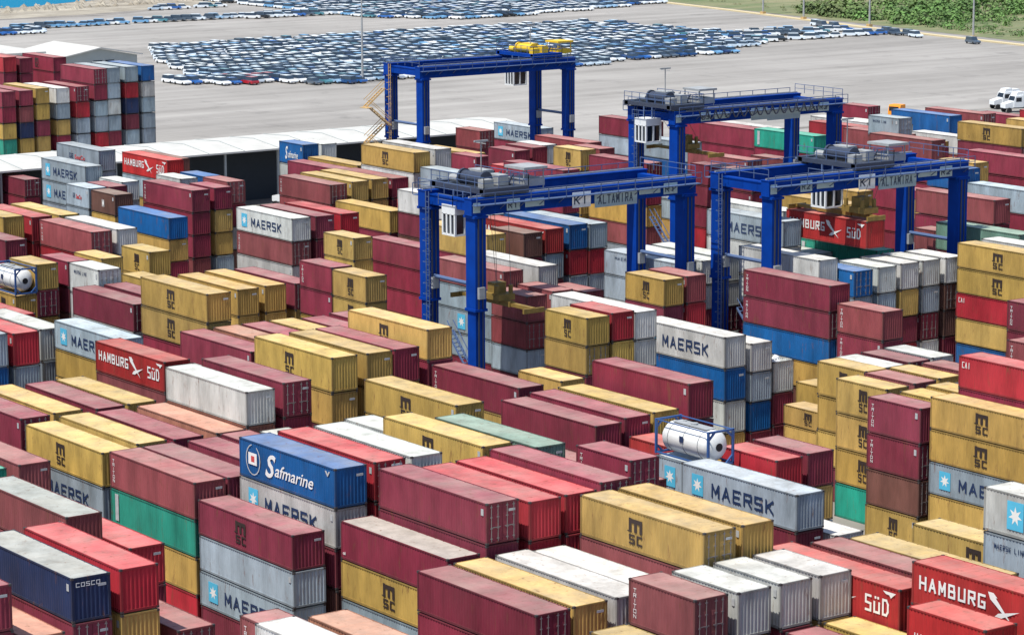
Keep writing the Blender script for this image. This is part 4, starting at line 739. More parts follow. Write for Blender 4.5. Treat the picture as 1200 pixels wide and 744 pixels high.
(-315.5,227.8,0.0,0,2.71,'M',0),(-302.4,224.4,8.6,0,2.86,'M',1),(-302.4,224.4,5.7,0,2.86,'Y',1),(-302.4,224.4,2.9,0,2.86,'Y',1),
(-302.4,224.4,-0.0,0,2.86,'T',0),(-334.6,225.2,8.5,1,2.83,'Y',1),(-334.6,225.2,5.7,1,2.83,'M',0),(-334.6,225.2,2.8,1,2.83,'G',0),
(-334.6,225.2,0.0,1,2.83,'M',0),(-322.0,221.5,5.9,0,2.95,'M',0),(-322.0,221.5,2.9,0,2.95,'W',0),(-322.0,221.5,0.0,0,2.95,'W',0),
(-295.6,198.6,8.5,1,2.84,'G',1),(-295.6,198.6,5.7,1,2.84,'G',0),(-295.6,198.6,2.8,1,2.84,'G',0),(-295.6,198.6,-0.0,1,2.84,'M',0),
(-295.6,209.4,11.0,1,2.75,'R',1),(-295.6,209.4,8.2,1,2.75,'M',1),(-295.6,209.4,5.5,1,2.75,'G',1),(-295.6,209.4,2.7,1,2.75,'M',0),
(-295.6,209.4,-0.0,1,2.75,'G',0),(-282.6,202.1,8.0,1,2.66,'B',1),(-282.6,202.1,5.3,1,2.66,'T',0),(-282.6,202.1,2.7,1,2.66,'M',0),
(-282.6,202.1,0.0,1,2.66,'P',0),(-295.6,225.1,0.0,1,2.76,'G',1),(-334.6,256.7,5.4,1,2.71,'M',0),(-334.6,256.7,2.7,1,2.71,'M',0),
(-334.6,256.7,0.0,1,2.71,'M',0),(-321.6,235.3,8.0,1,2.67,'M',0),(-321.6,235.3,5.3,1,2.67,'Y',0),(-321.6,235.3,2.7,1,2.67,'M',0),
(-321.6,235.3,0.0,1,2.67,'M',0),(-302.5,227.6,11.4,0,2.85,'P',1),(-302.5,227.6,8.6,0,2.85,'M',0),(-302.5,227.6,5.7,0,2.85,'B',0),
(-302.5,227.6,2.9,0,2.85,'R',0),(-302.5,227.6,0.0,0,2.85,'R',0),(-178.6,114.8,10.6,1,2.65,'Y',0),(-178.6,114.8,8.0,1,2.65,'Y',0),
(-178.6,114.8,5.3,1,2.65,'M',0),(-178.6,114.8,2.7,1,2.65,'G',0),(-178.6,114.8,0.0,1,2.65,'Y',0),(-191.6,129.7,8.0,1,2.65,'Y',1),
(-191.6,129.7,5.3,1,2.65,'B',0),(-191.6,129.7,2.7,1,2.65,'Y',0),(-191.6,129.7,0.0,1,2.65,'M',0),(-178.6,127.4,7.7,1,2.55,'M',0),
(-178.6,127.4,5.1,1,2.55,'Y',0),(-178.6,127.4,2.6,1,2.55,'Y',0),(-178.6,127.4,0.0,1,2.55,'G',0),(-165.3,107.7,10.8,1,2.71,'M',0),
(-165.3,107.7,8.1,1,2.71,'P',0),(-165.3,107.7,5.4,1,2.71,'M',0),(-165.3,107.7,2.7,1,2.71,'M',0),(-165.3,107.7,0.0,1,2.71,'T',0),
(-164.7,111.7,10.5,1,2.63,'M',0),(-164.7,111.7,7.9,1,2.63,'W',0),(-164.7,111.7,5.3,1,2.63,'Y',0),(-164.7,111.7,2.6,1,2.63,'M',0),
(-164.7,111.7,0.0,1,2.63,'G',0),(-152.6,107.9,10.8,1,2.69,'M',0),(-152.6,107.9,8.1,1,2.69,'P',0),(-152.6,107.9,5.4,1,2.69,'G',0),
(-152.6,107.9,2.7,1,2.69,'M',0),(-152.6,107.9,0.0,1,2.69,'M',0),(-152.6,105.2,10.5,1,2.62,'R',1),(-152.6,105.2,7.9,1,2.62,'G',0),
(-152.6,105.2,5.2,1,2.62,'M',0),(-152.6,105.2,2.6,1,2.62,'G',0),(-152.6,105.2,-0.0,1,2.62,'P',0),(-152.6,102.3,10.5,1,2.62,'R',1),
(-152.6,102.3,7.9,1,2.62,'M',0),(-152.6,102.3,5.2,1,2.62,'W',0),(-152.6,102.3,2.6,1,2.62,'G',0),(-152.6,102.3,0.0,1,2.62,'R',0),
(-152.6,99.0,8.0,1,2.68,'B',0),(-152.6,99.0,5.4,1,2.68,'G',0),(-152.6,99.0,2.7,1,2.68,'R',0),(-152.6,99.0,0.0,1,2.68,'M',0),
(-165.6,102.2,10.8,1,2.71,'G',0),(-165.6,102.2,8.1,1,2.71,'B',0),(-165.6,102.2,5.4,1,2.71,'B',0),(-165.6,102.2,2.7,1,2.71,'G',0),
(-165.6,102.2,0.0,1,2.71,'W',0),(-178.6,130.2,7.8,1,2.6,'M',0),(-178.6,130.2,5.2,1,2.6,'G',0),(-178.6,130.2,2.6,1,2.6,'B',0),
(-178.6,130.2,-0.0,1,2.6,'B',0),(-178.6,133.0,7.9,1,2.62,'M',0),(-178.6,133.0,5.2,1,2.62,'Y',0),(-178.6,133.0,2.6,1,2.62,'R',0),
(-178.6,133.0,0.0,1,2.62,'B',0),(-178.6,136.4,8.9,1,2.98,'M',1),(-178.6,136.4,6.0,1,2.98,'M',0),(-178.6,136.4,3.0,1,2.98,'M',0),
(-178.6,136.4,0.0,1,2.98,'M',0),(-198.5,146.3,7.6,0,2.54,'M',1),(-198.5,146.3,5.1,0,2.54,'P',0),(-198.5,146.3,2.5,0,2.54,'M',0),
(-198.5,146.3,0.0,0,2.54,'M',0),(-198.5,149.1,10.2,0,2.56,'Yd',1),(-198.5,149.1,7.7,0,2.56,'M',0),(-198.5,149.1,5.1,0,2.56,'G',0),
(-198.5,149.1,2.6,0,2.56,'M',0),(-198.5,149.1,0.0,0,2.56,'T',0),(-192.0,138.7,5.8,0,2.92,'Y',0),(-192.0,138.7,2.9,0,2.92,'M',0),
(-192.0,138.7,0.0,0,2.92,'T',0),(-204.6,161.8,0.0,1,2.96,'Y',1),(-204.6,151.5,7.6,1,2.53,'M',0),(-204.6,151.5,5.1,1,2.53,'M',0),
(-204.6,151.5,2.5,1,2.53,'M',0),(-204.6,151.5,0.0,1,2.53,'Y',0),(-204.6,164.9,0.0,1,2.73,'M',1),(-204.6,167.6,0.0,1,2.97,'M',1),
(-218.0,170.5,8.2,0,2.72,'M',1),(-218.0,170.5,5.4,0,2.72,'M',0),(-218.0,170.5,2.7,0,2.72,'G',0),(-218.0,170.5,0.0,0,2.72,'M',0),
(-218.0,173.3,5.5,0,2.73,'M',0),(-218.0,173.3,2.7,0,2.73,'Y',0),(-218.0,173.3,0.0,0,2.73,'M',0),(-204.6,174.3,5.1,1,2.54,'Y',1),
(-204.6,174.3,2.5,1,2.54,'T',1),(-204.6,174.3,0.0,1,2.54,'R',0),(-233.8,194.0,8.7,1,2.91,'Y',0),(-233.8,194.0,5.8,1,2.91,'P',0),
(-233.8,194.0,2.9,1,2.91,'Y',0),(-233.8,194.0,0.0,1,2.91,'G',0),(-234.5,180.6,5.2,1,2.58,'W',0),(-234.5,180.6,2.6,1,2.58,'P',0),
(-234.5,180.6,0.0,1,2.58,'G',0),(-243.7,169.9,7.5,1,2.49,'M',0),(-243.7,169.9,5.0,1,2.49,'M',0),(-243.7,169.9,2.5,1,2.49,'Y',0),
(-243.7,169.9,0.0,1,2.49,'M',0),(-243.7,165.5,0.0,1,2.47,'M',1),(-250.5,177.5,8.2,0,2.73,'M',1),(-250.5,177.5,5.5,0,2.73,'W',0),
(-250.5,177.5,2.7,0,2.73,'Y',0),(-250.5,177.5,0.0,0,2.73,'P',0),(-256.6,180.3,8.3,1,2.77,'G',1),(-256.6,180.3,5.5,1,2.77,'M',1),
(-256.6,180.3,2.8,1,2.77,'M',0),(-256.6,180.3,-0.0,1,2.77,'M',0),(-256.6,183.6,5.6,1,2.8,'G',1),(-256.6,183.6,2.8,1,2.8,'W',0),
(-256.6,183.6,0.0,1,2.8,'Y',0),(-256.6,186.2,8.3,1,2.78,'R',1),(-256.6,186.2,5.6,1,2.78,'G',1),(-256.6,186.2,2.8,1,2.78,'T',0),
(-256.6,186.2,0.0,1,2.78,'B',0),(-234.0,173.1,7.5,0,2.5,'P',1),(-234.0,173.1,5.0,0,2.5,'M',0),(-234.0,173.1,2.5,0,2.5,'R',0),
(-234.0,173.1,0.0,0,2.5,'M',0),(-231.1,163.7,0.0,0,2.72,'M',1),(-230.9,166.8,5.6,0,2.78,'P',0),(-230.9,166.8,2.8,0,2.78,'Y',0),
(-230.9,166.8,0.0,0,2.78,'P',0),(-256.6,172.6,8.4,1,2.79,'M',1),(-256.6,172.6,5.6,1,2.79,'R',1),(-256.6,172.6,2.8,1,2.79,'P',1),
(-256.6,172.6,0.0,1,2.79,'M',0),(-263.4,182.7,8.3,0,2.76,'M',0),(-263.4,182.7,5.5,0,2.76,'M',0),(-263.4,182.7,2.8,0,2.76,'M',0),
(-263.4,182.7,0.0,0,2.76,'G',0),(-211.5,189.2,8.1,0,2.68,'G',1),(-211.5,189.2,5.4,0,2.68,'M',0),(-211.5,189.2,2.7,0,2.68,'W',0),
(-211.5,189.2,0.0,0,2.68,'M',0),(-211.5,192.4,8.1,0,2.7,'G',1),(-211.5,192.4,5.4,0,2.7,'M',0),(-211.5,192.4,2.7,0,2.7,'P',0),
(-211.5,192.4,0.0,0,2.7,'G',0),(-211.5,195.4,5.4,0,2.72,'M',1),(-211.5,195.4,2.7,0,2.72,'R',1),(-211.5,195.4,0.0,0,2.72,'P',0),
(-211.5,198.4,2.7,0,2.72,'W',1),(-211.5,198.4,0.0,0,2.72,'W',0),(-211.5,201.5,2.7,0,2.72,'M',1),(-211.5,201.5,0.0,0,2.72,'M',0),
(-192.0,174.8,5.5,0,2.73,'R',0),(-192.0,174.8,2.7,0,2.73,'W',0),(-192.0,174.8,0.0,0,2.73,'W',0),(-204.2,202.0,2.5,1,2.55,'B',1),
(-204.2,202.0,0.0,1,2.55,'Y',0),(-191.6,196.3,5.9,1,2.93,'M',1),(-191.6,196.3,2.9,1,2.93,'M',0),(-191.6,196.3,0.0,1,2.93,'Y',0),
(-178.6,183.1,8.5,1,2.82,'Pt',1),(-178.6,183.1,5.6,1,2.82,'M',0),(-178.6,183.1,2.8,1,2.82,'Y',0),(-178.6,183.1,0.0,1,2.82,'P',0),
(-205.0,206.1,12.7,0,2.53,'W',1),(-205.0,206.1,10.1,0,2.53,'W',0),(-205.0,206.1,7.6,0,2.53,'G',0),(-205.0,206.1,5.1,0,2.53,'M',0),
(-205.0,206.1,2.5,0,2.53,'Y',0),(-205.0,206.1,-0.0,0,2.53,'W',0),(-178.9,160.7,3.0,0,2.99,'Ym',1),(-178.9,160.7,0.0,0,2.99,'M',1),
(-180.1,163.8,8.8,0,2.94,'W',1),(-180.1,163.8,5.9,0,2.94,'M',0),(-180.1,163.8,2.9,0,2.94,'Y',0),(-180.1,163.8,0.0,0,2.94,'G',0),
(-180.3,166.9,5.9,0,2.95,'M',0),(-180.3,166.9,2.9,0,2.95,'M',0),(-180.3,166.9,0.0,0,2.95,'G',0),(-180.7,170.1,5.9,0,2.94,'M',0),
(-180.7,170.1,2.9,0,2.94,'B',0),(-180.7,170.1,0.0,0,2.94,'R',0),(-173.1,160.7,5.9,0,2.97,'M',0),(-173.1,160.7,3.0,0,2.97,'G',0),
(-173.1,160.7,0.0,0,2.97,'W',0),(-173.4,163.8,5.9,0,2.97,'M',0),(-173.4,163.8,3.0,0,2.97,'P',0),(-173.4,163.8,0.0,0,2.97,'P',0),
(-172.7,166.9,9.0,0,3.02,'P',1),(-172.7,166.9,6.0,0,3.02,'M',0),(-172.7,166.9,3.0,0,3.02,'M',0),(-172.7,166.9,0.0,0,3.02,'G',0),
(-165.5,157.6,8.9,0,2.98,'Y',1),(-165.5,157.6,6.0,0,2.98,'M',0),(-165.5,157.6,3.0,0,2.98,'P',0),(-165.5,157.6,0.0,0,2.98,'R',0),
(-165.7,160.7,9.0,0,2.98,'Y',1),(-165.7,160.7,6.0,0,2.98,'M',0),(-165.7,160.7,3.0,0,2.98,'Y',0),(-165.7,160.7,0.0,0,2.98,'B',0),
(-190.3,167.0,1.8,0,1.83,'Y',1),(-190.3,167.0,0.0,0,1.83,'M',0),(-192.3,170.1,2.3,0,2.3,'M',0),(-192.3,170.1,0.0,0,2.3,'M',0),
(-165.9,130.2,8.8,0,2.92,'Ht',1),(-165.9,130.2,5.8,0,2.92,'M',0),(-165.9,130.2,2.9,0,2.92,'P',0),(-165.9,130.2,0.0,0,2.92,'M',0),
(-152.1,124.0,5.2,1,2.62,'Y',0),(-152.1,124.0,2.6,1,2.62,'G',0),(-152.1,124.0,0.0,1,2.62,'G',0),(-155.2,130.2,7.7,0,2.58,'M',0),
(-155.2,130.2,5.2,0,2.58,'M',0),(-155.2,130.2,2.6,0,2.58,'M',0),(-155.2,130.2,0.0,0,2.58,'Y',0),(-155.3,133.3,7.8,0,2.59,'Y',1),
(-155.3,133.3,5.2,0,2.59,'G',0),(-155.3,133.3,2.6,0,2.59,'T',0),(-155.3,133.3,0.0,0,2.59,'B',0),(-153.0,115.5,10.2,0,2.56,'M',0),
(-153.0,115.5,7.7,0,2.56,'P',0),(-153.0,115.5,5.1,0,2.56,'M',0),(-153.0,115.5,2.6,0,2.56,'M',0),(-153.0,115.5,0.0,0,2.56,'B',0),
(-165.6,121.3,8.8,1,2.93,'P',1),(-165.6,121.3,5.9,1,2.93,'M',0),(-165.6,121.3,2.9,1,2.93,'Y',0),(-165.6,121.3,0.0,1,2.93,'T',0),
(-152.6,96.1,2.6,1,2.6,'Y',0),(-152.6,96.1,-0.0,1,2.6,'M',0),(-139.6,93.3,5.2,1,2.59,'Y',0),(-139.6,93.3,2.6,1,2.59,'P',0),
(-139.6,93.3,0.0,1,2.59,'R',0),(-139.6,96.0,7.8,1,2.6,'Y',0),(-139.6,96.0,5.2,1,2.6,'M',0),(-139.6,96.0,2.6,1,2.6,'M',0),
(-139.6,96.0,0.0,1,2.6,'G',0),(-139.6,99.1,7.8,1,2.6,'W',0),(-139.6,99.1,5.2,1,2.6,'G',0),(-139.6,99.1,2.6,1,2.6,'R',0),
(-139.6,99.1,-0.0,1,2.6,'Y',0),(-139.6,102.0,7.7,1,2.57,'M',0),(-139.6,102.0,5.1,1,2.57,'P',0),(-139.6,102.0,2.6,1,2.57,'M',0),
(-139.6,102.0,0.0,1,2.57,'P',0),(-139.6,105.7,7.9,1,2.65,'G',0),(-139.6,105.7,5.3,1,2.65,'Y',0),(-139.6,105.7,2.6,1,2.65,'M',0),
(-139.6,105.7,0.0,1,2.65,'M',0),(-139.6,108.6,10.6,1,2.65,'Y',0),(-139.6,108.6,7.9,1,2.65,'G',0),(-139.6,108.6,5.3,1,2.65,'M',0),
(-139.6,108.6,2.6,1,2.65,'M',0),(-139.6,108.6,0.0,1,2.65,'P',0),(-127.0,99.7,8.5,0,2.85,'M',0),(-127.0,99.7,5.7,0,2.85,'R',0),
(-127.0,99.7,2.8,0,2.85,'Y',0),(-127.0,99.7,0.0,0,2.85,'Y',0),(-127.0,102.8,8.5,0,2.83,'Y',1),(-127.0,102.8,5.7,0,2.83,'M',0),
(-127.0,102.8,2.8,0,2.83,'P',0),(-127.0,102.8,0.0,0,2.83,'W',0),(-127.0,106.1,8.5,0,2.82,'M',1),(-127.0,106.1,5.6,0,2.82,'W',0),
(-127.0,106.1,2.8,0,2.82,'Y',0),(-127.0,106.1,0.0,0,2.82,'B',0),(-127.0,109.1,8.5,0,2.82,'Y',1),(-127.0,109.1,5.6,0,2.82,'M',0),
(-127.0,109.1,2.8,0,2.82,'M',0),(-127.0,109.1,0.0,0,2.82,'M',0),(-129.2,111.7,8.2,1,2.74,'M',0),(-129.2,111.7,5.5,1,2.74,'M',0),
(-129.2,111.7,2.7,1,2.74,'W',0),(-129.2,111.7,0.0,1,2.74,'B',0),(-128.2,114.8,8.3,1,2.75,'M',0),(-128.2,114.8,5.5,1,2.75,'M',0),
(-128.2,114.8,2.8,1,2.75,'Y',0),(-128.2,114.8,0.0,1,2.75,'M',0),(-128.2,118.0,8.1,1,2.71,'M',0),(-128.2,118.0,5.4,1,2.71,'R',0),
(-128.2,118.0,2.7,1,2.71,'M',0),(-128.2,118.0,0.0,1,2.71,'G',0),(-120.5,106.1,8.5,0,2.84,'M',1),(-120.5,106.1,5.7,0,2.84,'M',0),
(-120.5,106.1,2.8,0,2.84,'M',0),(-120.5,106.1,0.0,0,2.84,'G',0),(-145.4,127.1,5.0,0,2.49,'M',0),(-145.4,127.1,2.5,0,2.49,'B',0),
(-145.4,127.1,0.0,0,2.49,'G',0),(-115.9,111.6,10.5,1,2.62,'M',0),(-115.9,111.6,7.9,1,2.62,'M',0),(-115.9,111.6,5.2,1,2.62,'R',0),
(-115.9,111.6,2.6,1,2.62,'M',0),(-115.9,111.6,0.0,1,2.62,'W',0),(-112.4,107.9,8.7,0,2.89,'M',0),(-112.4,107.9,5.8,0,2.89,'R',0),
(-112.4,107.9,2.9,0,2.89,'Y',0),(-112.4,107.9,0.0,0,2.89,'Y',0),(-120.5,109.1,5.7,0,2.85,'M',0),(-120.5,109.1,2.8,0,2.85,'R',0),
(-120.5,109.1,0.0,0,2.85,'M',0),(-132.4,127.4,6.1,1,3.06,'Y',0),(-132.4,127.4,3.1,1,3.06,'M',0),(-132.4,127.4,0.0,1,3.06,'P',0),
(-122.9,124.3,8.5,0,2.82,'M',0),(-122.9,124.3,5.6,0,2.82,'B',0),(-122.9,124.3,2.8,0,2.82,'R',0),(-122.9,124.3,0.0,0,2.82,'P',0),
(-165.6,92.9,0.0,1,2.46,'G',0),(-133.5,77.4,8.6,0,2.86,'M',0),(-133.5,77.4,5.7,0,2.86,'Y',0),(-133.5,77.4,2.9,0,2.86,'M',0),
(-133.5,77.4,0.0,0,2.86,'G',0),(-126.6,74.3,10.7,1,2.66,'M',0),(-126.6,74.3,8.0,1,2.66,'G',0),(-126.6,74.3,5.3,1,2.66,'M',0),
(-126.6,74.3,2.7,1,2.66,'W',0),(-126.6,74.3,0.0,1,2.66,'Y',0),(-126.6,77.6,10.5,1,2.63,'M',0),(-126.6,77.6,7.9,1,2.63,'R',0),
(-126.6,77.6,5.3,1,2.63,'R',0),(-126.6,77.6,2.6,1,2.63,'G',0),(-126.6,77.6,0.0,1,2.63,'P',0),(-113.6,86.6,11.0,1,2.74,'M',0),
(-113.6,86.6,8.2,1,2.74,'P',0),(-113.6,86.6,5.5,1,2.74,'G',0),(-113.6,86.6,2.7,1,2.74,'M',0),(-113.6,86.6,0.0,1,2.74,'M',0),
(-438.5,230.3,13.3,1,2.65,'B',1),(-438.5,230.3,10.6,1,2.65,'Wb',1),(-438.5,230.3,8.0,1,2.65,'G',1),(-438.5,230.3,5.3,1,2.65,'G',1),
(-438.5,230.3,2.7,1,2.65,'G',1),(-438.5,230.3,0.0,1,2.65,'Y',1),(-438.5,227.2,13.3,1,2.66,'G',1),(-438.5,227.2,10.6,1,2.66,'R',1),
(-438.5,227.2,8.0,1,2.66,'K',1),(-438.5,227.2,5.3,1,2.66,'M',1),(-438.5,227.2,2.7,1,2.66,'G',1),(-438.5,227.2,0.0,1,2.66,'T',1),
(-438.5,223.8,13.3,1,2.66,'G',1),(-438.5,223.8,10.7,1,2.66,'G',1),(-438.5,223.8,8.0,1,2.66,'Wb',1),(-438.5,223.8,5.3,1,2.66,'G',1),
(-438.5,223.8,2.7,1,2.66,'M',1),(-438.5,223.8,0.0,1,2.66,'W',1),(-438.5,221.4,10.6,1,2.65,'M',1),(-438.5,221.4,7.9,1,2.65,'G',1),
(-438.5,221.4,5.3,1,2.65,'G',1),(-438.5,221.4,2.6,1,2.65,'R',1),(-438.5,221.4,0.0,1,2.65,'R',0),(-438.5,218.0,7.9,1,2.63,'R',1),
(-438.5,218.0,5.3,1,2.63,'G',1),(-438.5,218.0,2.6,1,2.63,'G',1),(-438.5,218.0,0.0,1,2.63,'M',0),(-438.6,214.4,10.5,1,2.62,'W',1),
(-438.6,214.4,7.9,1,2.62,'G',1),(-438.6,214.4,5.2,1,2.62,'Y',1),(-438.6,214.4,2.6,1,2.62,'M',1),(-438.6,214.4,0.0,1,2.62,'M',1),
(-438.6,210.7,8.0,1,2.66,'Y',1),(-438.6,210.7,5.3,1,2.66,'M',1),(-438.6,210.7,2.7,1,2.66,'Y',1),(-438.6,210.7,0.0,1,2.66,'M',1),
(-438.5,207.7,10.5,1,2.62,'M',1),(-438.5,207.7,7.8,1,2.62,'P',1),(-438.5,207.7,5.2,1,2.62,'K',1),(-438.5,207.7,2.6,1,2.62,'Y',1),
(-438.5,207.7,0.0,1,2.62,'G',1),(-438.6,204.6,10.5,1,2.62,'M',1),(-438.6,204.6,7.9,1,2.62,'M',1),(-438.6,204.6,5.2,1,2.62,'Y',1),
(-438.6,204.6,2.6,1,2.62,'g',1),(-438.6,204.6,0.0,1,2.62,'Y',1),(-464.6,217.6,13.6,1,2.71,'R',1),(-464.6,217.6,10.9,1,2.71,'M',1),
(-464.6,217.6,8.1,1,2.71,'M',0),(-464.6,217.6,5.4,1,2.71,'G',0),(-464.6,217.6,2.7,1,2.71,'G',0),(-464.6,217.6,0.0,1,2.71,'B',0),
(-464.6,220.7,13.3,1,2.66,'M',1),(-464.6,220.7,10.6,1,2.66,'M',1),(-464.6,220.7,8.0,1,2.66,'Y',0),(-464.6,220.7,5.3,1,2.66,'M',0),
(-464.6,220.7,2.7,1,2.66,'B',0),(-464.6,220.7,0.0,1,2.66,'M',0),(-464.5,227.1,10.5,1,2.63,'M',1),(-464.5,227.1,7.9,1,2.63,'M',0),
(-464.5,227.1,5.3,1,2.63,'W',0),(-464.5,227.1,2.6,1,2.63,'Y',0),(-464.5,227.1,0.0,1,2.63,'G',0),(-230.6,191.2,8.4,1,2.78,'M',0),
(-230.6,191.2,5.6,1,2.78,'G',0),(-230.6,191.2,2.8,1,2.78,'P',0),(-230.6,191.2,0.0,1,2.78,'T',0),(-243.6,202.6,10.2,1,2.56,'W',0),
(-243.6,202.6,7.7,1,2.56,'G',0),(-243.6,202.6,5.1,1,2.56,'T',0),(-243.6,202.6,2.6,1,2.56,'W',0),(-243.6,202.6,0.0,1,2.56,'R',0),
(-256.6,224.4,7.7,1,2.56,'M',0),(-256.6,224.4,5.1,1,2.56,'M',0),(-256.6,224.4,2.6,1,2.56,'W',0),(-256.6,224.4,0.0,1,2.56,'Y',0),
(-295.6,253.4,10.2,1,2.55,'M',1),(-295.6,253.4,7.7,1,2.55,'P',1),(-295.6,253.4,5.1,1,2.55,'M',0),(-295.6,253.4,2.6,1,2.55,'G',0),
(-295.6,253.4,0.0,1,2.55,'M',0),(-289.5,268.7,11.1,0,2.77,'P',1),(-289.5,268.7,8.3,0,2.77,'M',1),(-289.5,268.7,5.5,0,2.77,'R',0),
(-289.5,268.7,2.8,0,2.77,'W',0),(-289.5,268.7,0.0,0,2.77,'Y',0),(-308.6,291.0,8.7,1,2.89,'M',0),(-308.6,291.0,5.8,1,2.89,'W',0),
(-308.6,291.0,2.9,1,2.89,'P',0),(-308.6,291.0,0.0,1,2.89,'G',0),(-308.6,297.8,8.6,1,2.85,'M',0),(-308.6,297.8,5.7,1,2.85,'M',0),
(-308.6,297.8,2.9,1,2.85,'Y',0),(-308.6,297.8,0.0,1,2.85,'M',0),(-334.6,334.5,6.1,1,3.04,'M',1),(-334.6,334.5,3.0,1,3.04,'M',0),
(-334.6,334.5,0.0,1,3.04,'P',0),(-282.6,279.0,7.8,1,2.61,'P',0),(-282.6,279.0,5.2,1,2.61,'P',0),(-282.6,279.0,2.6,1,2.61,'Y',0),
(-282.6,279.0,0.0,1,2.61,'M',0),(-295.6,275.7,10.3,1,2.57,'Y',1),(-295.6,275.7,7.7,1,2.57,'M',0),(-295.6,275.7,5.1,1,2.57,'P',0),
(-295.6,275.7,2.6,1,2.57,'R',0),(-295.6,275.7,0.0,1,2.57,'P',0),(-256.6,254.7,10.6,1,2.65,'M',1),(-256.6,254.7,8.0,1,2.65,'Y',0),
(-256.6,254.7,5.3,1,2.65,'M',0),(-256.6,254.7,2.7,1,2.65,'P',0),(-256.6,254.7,0.0,1,2.65,'T',0),(-250.5,244.2,10.8,0,2.7,'M',0),
(-250.5,244.2,8.1,0,2.7,'Y',0),(-250.5,244.2,5.4,0,2.7,'M',0),(-250.5,244.2,2.7,0,2.7,'G',0),(-250.5,244.2,0.0,0,2.7,'W',0),
(-237.5,229.7,12.7,0,2.55,'M',0),(-237.5,229.7,10.2,0,2.55,'P',0),(-237.5,229.7,7.6,0,2.55,'M',0),(-237.5,229.7,5.1,0,2.55,'R',0),
(-237.5,229.7,2.5,0,2.55,'M',0),(-237.5,229.7,0.0,0,2.55,'B',0),(-230.6,229.3,11.0,1,2.74,'M',1),(-230.6,229.3,8.2,1,2.74,'P',0),
(-230.6,229.3,5.5,1,2.74,'P',0),(-230.6,229.3,2.7,1,2.74,'W',0),(-230.6,229.3,0.0,1,2.74,'M',0),(-243.6,242.3,10.7,1,2.68,'M',0),
(-243.6,242.3,8.0,1,2.68,'M',0),(-243.6,242.3,5.4,1,2.68,'M',0),(-243.6,242.3,2.7,1,2.68,'W',0),(-243.6,242.3,0.0,1,2.68,'B',0),
(-282.6,288.3,12.9,1,2.57,'Y',1),(-282.6,288.3,10.3,1,2.57,'M',0),(-282.6,288.3,7.7,1,2.57,'T',0),(-282.6,288.3,5.1,1,2.57,'M',0),
(-282.6,288.3,2.6,1,2.57,'M',0),(-282.6,288.3,0.0,1,2.57,'P',0),(-243.6,233.7,10.3,1,2.57,'Ym',1),(-243.6,233.7,7.7,1,2.57,'M',1),
(-243.6,233.7,5.1,1,2.57,'G',0),(-243.6,233.7,2.6,1,2.57,'B',0),(-243.6,233.7,0.0,1,2.57,'R',0),(-230.6,221.3,10.9,1,2.73,'M',1),
(-230.6,221.3,8.2,1,2.73,'P',0),(-230.6,221.3,5.5,1,2.73,'B',0),(-230.6,221.3,2.7,1,2.73,'M',0),(-230.6,221.3,0.0,1,2.73,'M',0),
(-217.6,212.0,9.0,1,3.0,'M',1),(-217.6,212.0,6.0,1,3.0,'P',0),(-217.6,212.0,3.0,1,3.0,'M',0),(-217.6,212.0,0.0,1,3.0,'G',0),
(-224.1,215.1,8.0,1,2.67,'M',0),(-224.1,215.1,5.3,1,2.67,'T',0),(-224.1,215.1,2.7,1,2.67,'M',0),(-224.1,215.1,0.0,1,2.67,'M',0),
(-256.6,241.7,9.0,1,2.99,'P',0),(-256.6,241.7,6.0,1,2.99,'M',0),(-256.6,241.7,3.0,1,2.99,'M',0),(-256.6,241.7,0.0,1,2.99,'M',0),
(-308.6,198.2,10.6,1,2.65,'W',1),(-308.6,198.2,7.9,1,2.65,'Y',0),(-308.6,198.2,5.3,1,2.65,'Y',0),(-308.6,198.2,2.6,1,2.65,'T',0),
(-308.6,198.2,0.0,1,2.65,'Y',0),(-158.7,154.4,0.0,1,2.59,'B',0),(-158.9,157.6,10.6,1,2.64,'M',1),(-158.9,157.6,7.9,1,2.64,'Y',0),
(-158.9,157.6,5.3,1,2.64,'W',0),(-158.9,157.6,2.6,1,2.64,'R',0),(-158.9,157.6,0.0,1,2.64,'M',0),(-234.5,183.8,7.7,1,2.58,'W',1),
(-234.5,183.8,5.2,1,2.58,'M',1),(-234.5,183.8,2.6,1,2.58,'Y',0),(-234.5,183.8,0.0,1,2.58,'B',0),(-234.5,186.9,2.6,1,2.58,'W',0),
(-234.5,186.9,0.0,1,2.58,'M',0),(-282.0,231.1,5.4,1,2.72,'M',1),(-282.0,231.1,2.7,1,2.72,'R',1),(-282.0,231.1,0.0,1,2.72,'W',0),
(-291.5,238.4,8.2,1,2.72,'M',1),(-291.5,238.4,5.4,1,2.72,'M',1),(-291.5,238.4,2.7,1,2.72,'M',1),(-291.5,238.4,0.0,1,2.72,'M',1),
(-285.5,244.2,8.0,1,2.66,'M',1),(-285.5,244.2,5.3,1,2.66,'M',1),(-285.5,244.2,2.7,1,2.66,'Y',0),(-285.5,244.2,0.0,1,2.66,'M',0),
(-322.0,262.7,10.9,1,2.72,'M',1),(-322.0,262.7,8.2,1,2.72,'M',1),(-322.0,262.7,5.4,1,2.72,'M',0),(-322.0,262.7,2.7,1,2.72,'M',0),
(-322.0,262.7,0.0,1,2.72,'M',0),(-315.1,259.9,8.4,1,2.8,'M',1),(-315.1,259.9,5.6,1,2.8,'M',0),(-315.1,259.9,2.8,1,2.8,'P',0),
(-315.1,259.9,0.0,1,2.8,'P',0),(-308.8,262.7,10.8,0,2.7,'M',0),(-308.8,262.7,8.1,0,2.7,'P',0),(-308.8,262.7,5.4,0,2.7,'M',0),
(-308.8,262.7,2.7,0,2.7,'Y',0),(-308.8,262.7,0.0,0,2.7,'G',0),(-309.2,281.9,10.9,1,2.72,'W',1),(-309.2,281.9,8.2,1,2.72,'P',0),
